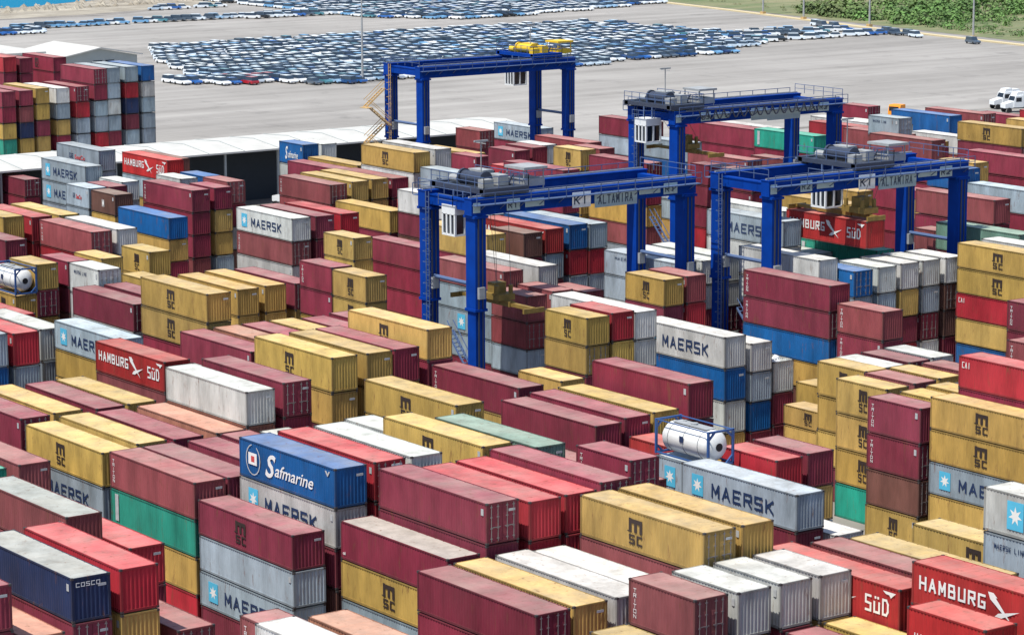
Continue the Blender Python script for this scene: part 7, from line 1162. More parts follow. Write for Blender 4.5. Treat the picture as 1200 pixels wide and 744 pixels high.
(-230.6,267.3,5.3,1,2.65,'M',0),(-230.6,267.3,2.7,1,2.65,'P',0),(-230.6,267.3,0.0,1,2.65,'G',0),(-243.6,267.3,2.6,1,2.65,'P',0),
(-243.6,267.3,0.0,1,2.65,'M',0),(-256.6,267.3,7.9,1,2.65,'Y',0),(-256.6,267.3,5.3,1,2.65,'M',0),(-256.6,267.3,2.7,1,2.65,'M',0),
(-256.6,267.3,0.0,1,2.65,'G',0),(-204.6,270.4,2.6,1,2.65,'M',0),(-204.6,270.4,0.0,1,2.65,'M',0),(-217.6,270.4,10.6,1,2.65,'G',0),
(-217.6,270.4,8.0,1,2.65,'M',0),(-217.6,270.4,5.3,1,2.65,'Y',0),(-217.6,270.4,2.7,1,2.65,'P',0),(-217.6,270.4,0.0,1,2.65,'G',0),
(-230.6,270.4,10.6,1,2.65,'M',0),(-230.6,270.4,8.0,1,2.65,'M',0),(-230.6,270.4,5.3,1,2.65,'R',0),(-230.6,270.4,2.7,1,2.65,'T',0),
(-230.6,270.4,0.0,1,2.65,'W',0),(-243.6,270.4,5.3,1,2.65,'Y',0),(-243.6,270.4,2.6,1,2.65,'M',0),(-243.6,270.4,0.0,1,2.65,'M',0),
(-256.6,270.4,5.3,1,2.65,'W',0),(-256.6,270.4,2.6,1,2.65,'M',0),(-256.6,270.4,0.0,1,2.65,'P',0),(-217.6,273.5,2.6,1,2.65,'G',0),
(-217.6,273.5,0.0,1,2.65,'M',0),(-230.6,273.5,5.3,1,2.65,'M',0),(-230.6,273.5,2.6,1,2.65,'M',0),(-230.6,273.5,0.0,1,2.65,'Y',0),
(-243.6,273.5,7.9,1,2.65,'M',0),(-243.6,273.5,5.3,1,2.65,'M',0),(-243.6,273.5,2.7,1,2.65,'M',0),(-243.6,273.5,0.0,1,2.65,'P',0),
(-256.6,273.5,2.6,1,2.65,'M',0),(-256.6,273.5,0.0,1,2.65,'M',0),(-217.6,276.6,5.3,1,2.65,'Y',0),(-217.6,276.6,2.6,1,2.65,'M',0),
(-217.6,276.6,0.0,1,2.65,'M',0),(-230.6,276.6,7.9,1,2.65,'W',0),(-230.6,276.6,5.3,1,2.65,'M',0),(-230.6,276.6,2.7,1,2.65,'Y',0),
(-230.6,276.6,0.0,1,2.65,'M',0),(-243.6,276.6,5.3,1,2.65,'B',0),(-243.6,276.6,2.6,1,2.65,'M',0),(-243.6,276.6,0.0,1,2.65,'M',0),
(-256.6,276.6,5.3,1,2.65,'Y',0),(-256.6,276.6,2.6,1,2.65,'M',0),(-256.6,276.6,0.0,1,2.65,'M',0),(-217.6,279.8,7.9,1,2.65,'G',0),
(-217.6,279.8,5.3,1,2.65,'M',0),(-217.6,279.8,2.7,1,2.65,'T',0),(-217.6,279.8,0.0,1,2.65,'Y',0),(-230.6,279.8,5.3,1,2.65,'M',0),
(-230.6,279.8,2.6,1,2.65,'M',0),(-230.6,279.8,0.0,1,2.65,'Y',0),(-243.6,279.8,2.6,1,2.65,'P',0),(-243.6,279.8,0.0,1,2.65,'M',0),
(-256.6,279.8,7.9,1,2.65,'Y',0),(-256.6,279.8,5.3,1,2.65,'M',0),(-256.6,279.8,2.7,1,2.65,'B',0),(-256.6,279.8,0.0,1,2.65,'M',0),
(-159.0,127.1,6.6,1,2.65,'M',0),(-159.0,127.1,4.0,1,2.65,'Y',0),(-159.0,127.1,1.3,1,2.65,'M',0),]


def tank_unit(root, h):
    A = 3.03; b = MB(); n = 20; prof = []
    for x, r in ((-A+.25, .35), (-A+.4, .85), (-A+.75, 1.12), (A-.75, 1.12), (A-.4, .85), (A-.25, .35)): prof.append((x, r))
    base = len(b.v)
    for x, r in prof:
        for i in range(n): t = 2*math.pi*i/n; b.v.append((x, r*math.cos(t), 1.32+r*math.sin(t)))
    for j in range(len(prof)-1):
        for i in range(n): k = (i+1) % n; b.f.append((base+j*n+i, base+j*n+k, base+(j+1)*n+k, base+(j+1)*n+i)); b.m.append(0)
    b.f.append(tuple(base+i for i in range(n))); b.f.append(tuple(base+(len(prof)-1)*n+i for i in range(n))); b.m += [0, 0]
    o = b.build('tank_shell', M_TANK, root, True)
    b = MB()
    for sx in (-1, 1):
        x = sx*(A-.08)
        for sy in (-1, 1): b.box(x-.08, sy*(W2-.08)-.08, 0, x+.08, sy*(W2-.08)+.08, 2.6)
        for zz in (.08, 2.52): b.box(x-.07, -W2+.16, zz-.07, x+.07, W2-.16, zz+.07)
        for sy in (-1, 1):
            for (z0, z1) in ((2.5, 1.95), (.1, .65)): b.bar((x, sy*.55, z0), (x, sy*(W2-.1), z1), .09)
    for sy in (-1, 1): b.bar((-A, sy*(W2-.08), .1), (A, sy*(W2-.08), .1), .08); b.bar((-A, sy*(W2-.1), 2.53), (A, sy*(W2-.1), 2.53), .05)
    b.build('tank_frame', M_TANKF, root)
    b = MB(); b.box(-1.9, -.45, 2.46, 1.9, .45, 2.5); b.bar((0, 0, 2.4), (0, 0, 2.62), .28, 0, 10); b.bar((-1.3, .2, 2.4), (-1.3, .2, 2.58), .14, 0, 8)
    b.build('walkway', M_GREY, root)
    for xx in (-1.7, 0, 1.7):
        b = MB(); n_ = 20
        for i in range(n_): a0 = 2*math.pi*i/n_; a1 = 2*math.pi*(i+1)/n_; b.bar((xx, 1.135*math.cos(a0), 1.32+1.135*math.sin(a0)), (xx, 1.135*math.cos(a1), 1.32+1.135*math.sin(a1)), .03)
        b.build('band', M_GREY, root)
    b = MB(); b.box(-.3, -1.16, 1.3, .15, -1.14, 1.75); b.build('placard', M_NAVY, root)
    b = MB(); b.bar((A-.27, 0, 1.3), (A-.2, 0, 1.3), .3, 0, 12); b.build('valve_cover', M_BLACK, root)
M_TANKF = flat('tank_frame_blue', (.03, .09, .26), .5)
rnd = random.Random(5)
for (x0, y0, z0, big, h, code, lab) in ITEMS:
    L = 12.19 if big else 6.06
    if code == 'tank':
        root = empty('tank_container', (x0+L/2, y0+W2, z0)); root.scale = (1, 1, (h-.03)/H0); tank_unit(root, h)
        tag(root, lab, 'tank container', 'containers stacked across the terminal'); continue
    root = empty('shipping_container', (x0+L/2+rnd.uniform(-.05, .05), y0+W2, z0)); root.scale = (1, 1, (h-.075)/H0)
    tag(root, lab, 'container', 'containers stacked across the terminal')
    c = code[0]; k = code[1] if len(code) > 1 else ''; dd = 'd' in code[1:]; cc = shade(c, rnd); P = PM[big]
    link('wall_panels', P['wall_panels'], root, cc)
    rc = cc if k != 'b' else ((.30, .26, .24) if c == 'M' else (.25, .27, .26))
    if c == 'K' : rc = (.27, .28, .27)
    if not (k == 'o'): link('roof', P['roof'], root, rc)
    else:
        b = MB(); b.box(-6, -1.12, 2.1, 6, 1.12, 2.2); b.build('cargo_bed', M_CAB, root)
        for i in range(12):
            b = MB(); cxx = -5.4+i*.98; cyy = -.5 if i % 2 else .45
            for q_ in range(5): b.bar((cxx-.45+q_*.15, cyy, 2.2), (cxx-.4+q_*.2, cyy+.1, 2.62+.2*math.sin(q_*1.7+i)), .34, 0, 7, .18)
            b.build('cargo_bag', M_CAB, root)
    link('frame', P['frame'], root, cc)
    if dd or (k == '' and c in 'MPT' and rnd.random() < .45) or (k == 't' and rnd.random() < .5):
        d = link('doors', P['doors'], root, cc); link('lock_rods', P['lock_rods'], d)
    else: link('end_wall', P['end_wall'], root, cc)
    if rnd.random() < .35: link('side_label', MARKS[big][0], root)
    if rnd.random() < .4: link('end_label', MARKS[big][1], root)
    if k:
        lg = get_logo(k, big, c)
        for nm_, q_, me_ in (lg or ()): link(nm_, me_, root)
    if c == 'K':
        b = MB(); add_text(b, 'COSCO', -.95, 2.05, 1.6, .26, 0, 0, .02)
        q = b.build('end_lettering', M_WHITE, root); q.rotation_euler[2] = R(90); q.location = (L/2+.004, 0, 0)
    if k == 't' and c == 'R':
        b = MB(); b.box(L/2-.02, .15, 1.35, L/2+.004, .95, 2.3); b.build('end_panel', M_WHITE, root)

# remaining containers (smaller in the photo or buried in the stacks): one mesh of the same shapes
def build_rest():
    V = []; Fc = []; Mi = []; C = []
    for it in REST:
        x0, y0, z0, big, h, c, seen = it; L = 12.19 if big else 6.06; cx = x0+L/2; cy = y0+W2; s = (h-.075)/H0; cc = shade(c[0], rnd)
        if seen:
            parts = [('wall_panels', 0), ('roof', 1), ('frame', 2), ('end_wall', 0)]
            if len(c) > 1:
                lg = get_logo(c[1], big, c[0])
                for nm_, q_, me_ in (lg or ()): parts.append((q_, 4))
            for pn, mi in parts:
                b = PB[big][pn] if isinstance(pn, str) else pn; n = len(V)
                V.extend((cx+v[0], cy+v[1], z0+v[2]*s) for v in b.v)
                for f, m in zip(b.f, b.m):
                    Fc.append(tuple(n+i for i in f)); Mi.append((4+m) if mi == 4 else (3 if (mi == 2 and m == 1) else mi)); C.append(cc)
        else:
            b = MB(); b.box(x0, y0, z0, x0+L, y0+2*W2, z0+h-.075); n = len(V); V.extend(b.v)
            for f in b.f: Fc.append(tuple(n+i for i in f)); Mi.append(0); C.append(cc)
    me = bpy.data.meshes.new('stacked_containers'); me.from_pydata(V, [], Fc)
    for m in [A_SIDE, A_ROOF, A_FRAME, M_CAST]+LM: me.materials.append(m)
    me.polygons.foreach_set('material_index', Mi)
    ca = me.color_attributes.new('Col', 'FLOAT_COLOR', 'CORNER'); buf = []
    for f, c in zip(Fc, C): buf.extend([*c, 1]*len(f))
    ca.data.foreach_set('color', buf)
    bm = bmesh.new(); bm.from_mesh(me); bmesh.ops.recalc_face_normals(bm, faces=bm.faces); bm.to_mesh(me); bm.free()
    o = bpy.data.objects.new('stacked_containers', me); col.objects.link(o)
    tag(o, 'mass of further maroon, yellow and grey containers packed inside and behind the stacks', 'containers', 'containers stacked across the terminal', 'stuff')
build_rest()

# ------------------------------------------------------------------ gantry cranes (rubber-tyred, legs in pairs along X, girders along Y)
def crane(x, y, zu, gauge, wb, label, trolley, num='', sign='', yellow=False, spread=None, festoon=False):
    """x: front (+X) frame centre; y: left leg centre; zu: underside of the girders"""
    root = empty('gantry_crane', (x-wb/2, y+gauge/2, 0)); tag(root, label, 'gantry crane', 'gantry cranes over the stacks')
    def P(name, b, mats, par=root):
        o = b.build(name, mats, par); 
        if par is root: o.matrix_parent_inverse = Matrix.Translation((-(x-wb/2), -(y+gauge/2), 0))
        return o
    xs = (x, x-wb); ys = (y, y+gauge)
    for xi in xs:
        for yi in ys:
            b = MB(); b.prism([(xi-.78, yi-.62), (xi+.78, yi-.62), (xi+.78, yi+.62), (xi-.78, yi+.62)], 'z', 11.6, zu)
            b.box(xi-.88, yi-.72, 11.35, xi+.88, yi+.72, 11.6); b.box(xi-.66, yi-.54, 2.6, xi+.66, yi+.54, 11.35); b.box(xi-.95, yi-.8, zu-.25, xi+.95, yi+.8, zu-.02)
            lg = P('leg', b, M_CRANE)
            b = MB(); b.box(xi+.78, yi-.35, 3, xi+.86, yi-.2, zu-.3); b.box(xi+.78, yi+.15, 3, xi+.84, yi+.25, zu-.3); b.build('conduit', M_CRANED, lg)
            b = MB(); b.box(xi+.78, yi-.4, 12.6, xi+1.1, yi+.3, 13.7); b.build('junction_box', M_GREY, lg)
    for xi in xs:
        b = MB(); b.box(xi-.6, y-.9, zu, xi+.6, y+gauge+.9, zu+1.55); b.box(xi-.7, y-.95, zu+1.55, xi+.7, y+gauge+.95, zu+1.64)
        for k in range(7): q = y+gauge*(k+.5)/7; b.box(xi-.63, q-.06, zu+.01, xi+.63, q+.06, zu+1.54)
        g = P('girder', b, M_CRANE)
        b = MB(); b.box(xi-.08, y-.8, zu+1.64, xi+.08, y+gauge+.8, zu+1.8); P('trolley_rail', b, M_GREY)
    for yi in ys:
        b = MB(); b.box(x-wb-.4, yi-.5, 1.7, x+.4, yi+.5, 2.6); P('sill_beam', b, M_CRANE)
        b = MB(); b.box(x-wb+.6, yi-.4, zu+.3, x-.6, yi+.4, zu+1.3); P('end_tie', b, M_CRANE)
        b = MB(); b.bar((x-wb+.7, yi, 13.8), (x-.7, yi, 13.8), .2, 0, 8); P('tie_pipe', b, M_RAIL)
        for xi in (x+.1, x-wb-.1):
            for dx in (-.9, .9):
                b = MB(); b.bar((xi+dx, yi-.35, .8), (xi+dx, yi+.35, .8), .8, 0, 14); b.bar((xi+dx, yi-.37, .8), (xi+dx, yi+.37, .8), .35, 1, 10); P('wheel', b, [M_BLACK, M_GREY])
            b = MB(); b.box(xi-1.4, yi-.25, 1.2, xi+1.4, yi+.25, 1.75); P('bogie', b, M_CRANE)
    # walkways with hand rails along both outer sides
    for xi, s in ((x, 1), (x-wb, -1)):
        b = MB(); a = xi+s*.75; c = xi+s*1.5; b.box(min(a, c), y-.9, zu+1.0, max(a, c), y+gauge+.9, zu+1.07)
        b.rail((c, y-.9, zu+1.07), (c, y+gauge+.9, zu+1.07), 1.1, 0, 2.0, .05)
        for k in range(12): q = y+gauge*k/11; b.bar((a, q, zu+.5), (c, q, zu+1.0), .05)
        P('walkway', b, M_RAIL)
    b = MB()
    b.rail((x+.5, y+gauge+.9, zu+1.64), (x-wb-.5, y+gauge+.9, zu+1.64), 1.1, 0, 1.8, .045); b.rail((x+.5, y-.9, zu+1.64), (x-wb-.5, y-.9, zu+1.64), 1.1, 0, 1.8, .045)
    P('end_railing', b, M_RAIL)
    # ladder and stairs beside the left rear leg
    b = MB(); xl = x-wb+1.0; yl = y-.9
    for s in (-.25, .25): b.bar((xl+s, yl, 2.6), (xl+s, yl, zu+1.6), .06)
    for k in range(38): zz = 2.8+k*(zu-1.2)/38; b.bar((xl-.25, yl, zz), (xl+.25, yl, zz), .03)
    for k in range(16):
        zz = 5+k*(zu-4)/16
        for a in range(6): t0 = math.pi*a/6+math.pi; t1 = math.pi*(a+1)/6+math.pi; b.bar((xl+.4*math.cos(t0), yl+.1+.6*math.sin(t0), zz), (xl+.4*math.cos(t1), yl+.1+.6*math.sin(t1), zz), .03)
    P('caged_ladder', b, M_RAIL if not yellow else M_TAN)
    b = MB(); p0 = Vector((x-1.2, y+.95, 3.2)); p1 = Vector((x-wb+1.5, y+.95, 8.4))
    for s in (0, .7):
        d = Vector((0, s, 0)); b.bar(p0+d, p1+d, .1); b.bar(p0+d+Vector((0, 0, 1)), p1+d+Vector((0, 0, 1)), .05)
    for k in range(16): q = p0+(p1-p0)*k/15; b.box(q.x-.13, q.y, q.z-.03, q.x+.13, q.y+.7, q.z+.03)
    P('stairs', b, M_RAIL if not yellow else M_TAN)
    b = MB(); b.box(x-wb+.9, y-1.9, 2.7, x-.9, y-.6, 5.3); b.box(x-wb+1.1, y-2.0, 3.0, x-1.1, y-1.9, 4.9, 1); o = P('generator_box', b, [M_CRANE, M_GREY])
    b = MB(); b.box(x-wb+1.4, y+gauge+.6, 2.7, x-1.4, y+gauge+1.9, 5.2); P('electrical_cabinet', b, M_CAB)
    if yellow:
        b = MB(); pz = 18.5; xx = x-wb-.6; yy = y-1.2; s_ = -1
        for k in range(4):
            p0 = Vector((xx, yy, pz)); p1 = Vector((xx+(1.2 if k % 2 else -1.2), yy-2.4 if k % 2 == 0 else yy+.2, pz-2.6)); p0 = Vector((xx, yy if k % 2 == 0 else yy-2.4, pz))
            for o_ in (0, .8): b.bar(p0+Vector((o_, 0, 0)), p1+Vector((o_, 0, 0)), .13); b.bar(p0+Vector((o_, 0, 1)), p1+Vector((o_, 0, 1)), .06)
            for j in range(9): q = p0+(p1-p0)*j/8; b.box(q.x, q.y-.14, q.z-.03, q.x+.8, q.y+.14, q.z+.03)
            pz -= 2.6
        b.box(xx-1.0, yy-3.2, 15.8, xx+1.0, yy-2.2, 15.9); P('zigzag_stairs', b, M_TAN)
    # trolley
    ty = trolley; zt = zu+1.8
    b = MB(); b.box(x-wb-.6, ty-2.6, zt, x-wb+.2, ty+2.6, zt+.6); b.box(x-.2, ty-2.6, zt, x+.6, ty+2.6, zt+.6)
    b.box(x-wb-.4, ty-2.6, zt+.1, x+.4, ty-2.0, zt+.55); b.box(x-wb-.4, ty+2.0, zt+.1, x+.4, ty+2.6, zt+.55); b.box(x-wb+.3, ty-1.9, zt+.35, x-.3, ty+1.9, zt+.45)
    tr = P('trolley_frame', b, M_CRANED if not yellow else M_CRANE)
    b = MB(); b.bar((x-wb*.5-1.4, ty-.7, zt+1.15), (x-wb*.5+1.8, ty-.7, zt+1.15), .62, 0, 16); b.bar((x-wb*.5-1.7, ty-.7, zt+1.15), (x-wb*.5-1.45, ty-.7, zt+1.15), .78, 0, 16); b.bar((x-wb*.5+1.85, ty-.7, zt+1.15), (x-wb*.5+2.1, ty-.7, zt+1.15), .78, 0, 16)
    P('hoist_drum', b, M_CRANED if not yellow else M_YEL)
    mm = M_GREY if not yellow else M_YEL
    b = MB(); b.box(x-wb*.5-2.6, ty+.5, zt+.5, x-wb*.5-.2, ty+1.8, zt+1.7); P('motor_housing', b, mm)
    b = MB(); b.box(x-wb*.5+.5, ty+.6, zt+.5, x-wb*.5+2.4, ty+1.7, zt+1.5); P('gearbox', b, mm)
    b = MB(); b.bar((x-wb+1.0, ty-1.2, zt+.9), (x-wb+2.2, ty-1.2, zt+.9), .4, 0, 10); P('motor', b, mm)
    b = MB(); b.box(x-1.6, ty-1.8, zt+.5, x-.7, ty-.6, zt+1.3); P('control_box', b, mm)
    for k in range(5): b = MB(); b.bar((x-wb*.5-2+k, ty+1.9, zt+.5), (x-wb*.5-2+k*1.05, ty+2.4, zt+1.5), .12, 0, 5); P('pipe', b, M_CRANED)
    b = MB(); b.rail((x-wb-.5, ty-2.6, zt+.6), (x+.5, ty-2.6, zt+.6), 1.1, 0, 1.4); b.rail((x-wb-.5, ty+2.6, zt+.6), (x+.5, ty+2.6, zt+.6), 1.1, 0, 1.4); b.rail((x+.5, ty-2.6, zt+.6), (x+.5, ty+2.6, zt+.6), 1.1, 0, 1.4)
    P('trolley_railing', b, M_RAIL)
    b = MB(); b.box(x-wb*.5+.2, ty+2.8, zt+1.9, x-wb*.5+3.4, ty+5.6, zt+2.15); b.box(x-wb*.5+.4, ty+3.0, zt+.3, x-wb*.5+3.2, ty+5.4, zt+1.0); 
    for a in (.4, 3.1):
        for c in (3.0, 5.3): b.bar((x-wb*.5+a, ty+c, zt), (x-wb*.5+a, ty+c, zt+1.9), .07)
    P('machine_canopy', b, [M_GREY if not yellow else M_YEL])
    b = MB(); b.bar((x-wb*.5, ty+.2, zt+1.5), (x-wb*.5, ty+.2, zt+4.6), .06); b.bar((x-wb*.5-.8, ty+.2, zt+4.4), (x-wb*.5+.8, ty+.2, zt+4.4), .05); b.bar((x-wb*.5, ty-.6, zt+4.6), (x-wb*.5, ty+1, zt+4.6), .12)
    P('antenna', b, M_GREY)
    # cabin
    cx = x-wb*.5+.2; cy = ty-2.6+(0 if ty < y+gauge/2 else 0); cz = zu-2.2
    b = MB(); b.box(cx-1.1, cy-1.2, cz+1.9, cx+1.1, cy+1.2, cz+2.8); b.box(cx-1.1, cy-1.2, cz-.15, cx+1.1, cy+1.2, cz+.02)
    for sx in (-1, -.33, .33, 1):
        for sy in (-1, 0, 1):
            if abs(sx) == 1 or abs(sy) == 1: b.box(cx+sx*1.0-.1, cy+sy*1.1-.1, cz, cx+sx*1.0+.1, cy+sy*1.1+.1, cz+1.95)
    cb = P('operator_cabin', b, M_CAB)
    b = MB(); b.box(cx-.96, cy-1.06, cz, cx+.96, cy+1.06, cz+1.92); g = b.build('cabin_glazing', M_GLASS, cb)
    b = MB(); 
    for sx in (-.8, .8): b.bar((cx+sx, cy, cz+2.8), (cx+sx, cy, zu+1.9), .1)
    b.rail((cx-1.2, cy-1.5, cz+2.8), (cx+1.2, cy-1.5, cz+2.8), 1, 0, 1.2); b.rail((cx+1.2, cy-1.5, cz+2.8), (cx+1.2, cy+1.5, cz+2.8), 1, 0, 1.2)
    b.build('cabin_hanger', M_RAIL, cb)
    # spreader with ropes
    if spread is not None:
        sx0, sy0, sz = spread[:3]; hb = spread[3] if len(spread) > 3 else 0
        b = MB(); b.box(sx0-2.6, sy0-.35, sz, sx0+2.6, sy0+.35, sz+.5); b.box(hb+sx0-1.7, sy0-.95, sz+.5, hb+sx0+1.7, sy0+.95, sz+1.1)
        for s in (-1, 1): b.box(sx0+s*6.0-.12, sy0-1.2, sz-.1, sx0+s*6.0+.12, sy0+1.2, sz+.35); b.box(min(sx0, sx0+s*6), sy0-.22, sz+.05, max(sx0, sx0+s*6), sy0+.22, sz+.4)
        for a in (-1, 1):
            for c in (-.8, .8): b.bar((hb+sx0+a*1.2, sy0+c, sz+1.1), (hb+sx0+a*1.2, sy0+c, sz+1.9), .22, 0, 8)
        b.box(hb+sx0-.5, sy0-.7, sz+1.1, hb+sx0+.6, sy0+.7, sz+2.1)
        P('spreader', b, M_SPREAD)
        b = MB()
        for a in (-1, 1):
            for c in (-.8, .8): b.bar((hb+sx0+a*1.2, sy0+c, sz+1.9), (hb+sx0+a*1.6, ty+c, zt), .025)
        P('hoist_ropes', b, M_ROPE)
    if festoon:
        b = MB(); n_ = 15
        for k in range(n_):
            q0 = y+2+(gauge-6)*k/n_; q1 = y+2+(gauge-6)*(k+1)/n_
            for a in range(5):
                f0 = a/5; f1 = (a+1)/5; s0 = 1.6-1.1*math.sin(math.pi*f0); s1 = 1.6-1.1*math.sin(math.pi*f1)
                b.bar((x+1.7, q0+(q1-q0)*f0, zu+s0), (x+1.7, q0+(q1-q0)*f1, zu+s1), .09)
        b.bar((x+1.7, y, zu+1.75), (x+1.7, y+gauge-3, zu+1.75), .08); P('festoon_cable', b, M_CRANED)
    # plates on the front girder face (face +X): text faces +X, so build on -Y plane and turn
    def plate(yc, w_, zc, h, txt, mat=M_PLATE, tm=M_GLYPH, nm='sign_plate'):
        b = MB(); b.box(-w_/2, -.03, -h/2, w_/2, 0, h/2, 0)
        if txt: add_text(b, txt, -w_*.42, -h*.3, w_*.84, h*.6, 1, -.035, .01)
        o = b.build(nm, [mat, tm], root); o.rotation_euler[2] = R(90)
        o.location = (x+.665-(x-wb/2), yc-(y+gauge/2), zu+zc); return o
    if yellow: return root
    plate(y-.35, .8, .75, .95, '')
    if num: plate(y+3.9, 1.5, .75, 1.1, num); plate(y+gauge-2.4, 1.7, .75, 1.1, num)
    plate(y+6.4, 2.2, .75, .8, ''); plate(y+gauge-5.0, 2.6, .75, .65, '')
    if sign: plate(y+gauge-9.2, 5.2, .35, 1.5, sign); plate(y+gauge-13.4, 2.2, .55, 1.5, 'KI', M_CAB, M_GLYPH)
    else: plate(y+gauge-9.0, 5.4, .35, 1.5, '', M_PLATE); plate(y+gauge-13, 2.6, .55, 1.5, '', M_PLATE)
    return root
crane(-219.0, 153.4, 20.5, 25.4, 7.8, 'blue gantry crane nearest the camera, pale sign plates, white cabin at its left leg', 156.6, 'R1', 'ALTAMIRA', spread=(-221.0, 157.2, 11.4))
crane(-212.1, 184.2, 20.5, 25.4, 7.8, 'blue gantry crane on the right holding a red lettered container under its spreader', 197.4, 'R2', 'ALTAMIRA', spread=(-216.1, 196.3, 17.35, 3.6))
crane(-268.2, 217.7, 20.5, 25.4, 8.0, 'blue gantry crane in the middle distance behind the two nearer cranes, grey machinery on top', 218.8, 'R3', '', spread=(-271.5, 221.6, 16.6), festoon=True)
crane(-337.1, 227.1, 20.5, 25.8, 8.2, 'farthest blue gantry crane with yellow trolley, standing before the car park', 248.8, '', '', yellow=True, spread=None)

# ------------------------------------------------------------------ warehouses
root = empty('long_warehouse', (-375, 180, 0)); tag(root, 'long low warehouse with white roof and open dark side behind the stacks', 'warehouse')
def RP(name, b, mats, par, ox, oy):
    o = b.build(name, mats, par); o.matrix_parent_inverse = Matrix.Translation((-ox, -oy, 0)); return o
b = MB(); b.prism([(-366.5, 8.0), (-366.5, 8.25), (-374, 9.0), (-381.5, 8.6), (-381.5, 8.3), (-374, 8.7)], 'y', 110, 268); RP('roof', b, M_ROOFW, root, -375, 180)
b = MB()
for k in range(26): q = 112+k*6.05; b.prism([(-366.6, 8.26), (-366.6, 8.34), (-374, 9.09), (-381.4, 8.69), (-381.4, 8.61), (-374, 9.01)], 'y', q, q+.12)
RP('roof_seam', b, M_WALL, root, -375, 180)
b = MB(); b.box(-381, 110.5, 0, -380.7, 267.5, 8.25); b.box(-380.7, 267.2, 0, -367.5, 267.5, 8.2); RP('wall', b, M_WALL, root, -375, 180)
b = MB(); b.box(-372.2, 111, 0, -372, 267, 7.9); RP('inside_shade_sheet', b, M_DARKIN, root, -375, 180)  # dark sheet added behind the posts, stands for the shade of the open interior
for k in range(18):
    b = MB(); q = 112+k*9.1; b.box(-367.6, q-.15, 0, -367.3, q+.15, 8.0); RP('post', b, M_WALL, root, -375, 180)
root = empty('gabled_warehouse', (-585, 300, 0)); tag(root, 'small grey warehouse with white gabled roof beyond the far left stacks', 'warehouse')
b = MB(); b.prism([(288, 4.3), (298.5, 6.2), (309, 4.3), (309, 4.05), (298.5, 5.95), (288, 4.05)], 'x', -594, -571); RP('roof', b, M_ROOFW, root, -585, 300)
b = MB(); b.prism([(289, 0), (308, 0), (308, 4.0), (298.5, 5.85), (289, 4.0)], 'x', -593, -572); RP('wall', b, M_WALL, root, -585, 300)
for k in range(2):
    b = MB(); b.box(-572, 297+k*3.0, 1.9, -571.9, 299.2+k*3.0, 3.2); RP('window', b, M_GLASS, root, -585, 300)
root = empty('flat_warehouse', (-600, 262, 0)); tag(root, 'flat roofed pale shed at the far left edge', 'shed')
b = MB(); b.box(-625, 240, 5.2, -575, 287, 5.6); RP('roof', b, M_ROOFW, root, -600, 262)
b = MB(); b.box(-624, 241, 0, -576, 286, 5.2); RP('wall', b, M_WALL, root, -600, 262)

# ------------------------------------------------------------------ cars
M_PAINT = new_mat('car_paint'); _m, _t, _b = M_PAINT; oi = _t.nodes.new('ShaderNodeObjectInfo'); _t.links.new(oi.outputs['Color'], _b.inputs['Base Color']); _b.inputs['Roughness'].default_value = .25; _b.inputs['Coat Weight'].default_value = .5
A_PAINT = new_mat('lot_car_paint'); _m2, _t2, _b2 = A_PAINT; aa = _t2.nodes.new('ShaderNodeAttribute'); aa.attribute_name = 'Col'; _t2.links.new(aa.outputs['Color'], _b2.inputs['Base Color']); _b2.inputs['Roughness'].default_value = .3
def car_mb(suv):
    b = MB(); hb = .98 if suv else .88; ht = 1.72 if suv else 1.45
    b.prism([(-2.25, .35), (2.2, .35), (2.28, .62), (2.1, hb-.12), (1.15, hb), (-1.9 if suv else -1.5, hb+.02), (-2.22, hb-.03), (-2.3, .6)], 'y', -.9, .9, 0)
    n = len(b.v); bx0, bx1, tx0, tx1 = (-2.15, 1.0, -2.0, .45) if suv else (-1.65, 1.0, -1.25, .4)
    b.v += [(bx0, -.82, hb), (bx1, -.82, hb), (bx1, .82, hb), (bx0, .82, hb), (tx0, -.74, ht), (tx1, -.74, ht), (tx1, .74, ht), (tx0, .74, ht)]
    b.f += [(n+4, n+5, n+6, n+7), (n, n+1, n+5, n+4), (n+1, n+2, n+6, n+5), (n+2, n+3, n+7, n+6), (n+3, n, n+4, n+7)]; b.m += [0, 1, 1, 1, 1]
    b.box(tx0-.02, -.76, ht, tx1+.02, .76, ht+.05, 0)
    for sx in (-1.4, 1.4):
        for sy in (-.86, .86): b.bar((sx, sy-.08, .33), (sx, sy+.08, .33), .33, 2, 8)
    return b
CARB = [car_mb(False), car_mb(True)]; M_CGLASS = flat('car_glass', (.035, .055, .085), .15)
CARM = [b.mesh('parked_car', [M_PAINT[0], M_CGLASS, M_BLACK]) for b in CARB]
PAL = [('white', (.82, .84, .86)), ('white', (.80, .84, .88)), ('white', (.80, .82, .84)), ('white', (.80, .82, .84)), ('white', (.74, .80, .86)), ('white', (.70, .78, .86)), ('silver', (.45, .56, .68)), ('silver', (.50, .60, .70)), ('light blue', (.30, .48, .68)), ('light blue', (.16, .36, .60)), ('blue', (.03, .13, .42)), ('dark blue', (.02, .05, .15)), ('black', (.02, .024, .03)), ('light blue', (.16, .36, .60)), ('dark blue', (.02, .07, .20)), ('dark grey', (.08, .11, .15)), ('teal', (.08, .24, .30))]
cars = []; cr = random.Random(3)
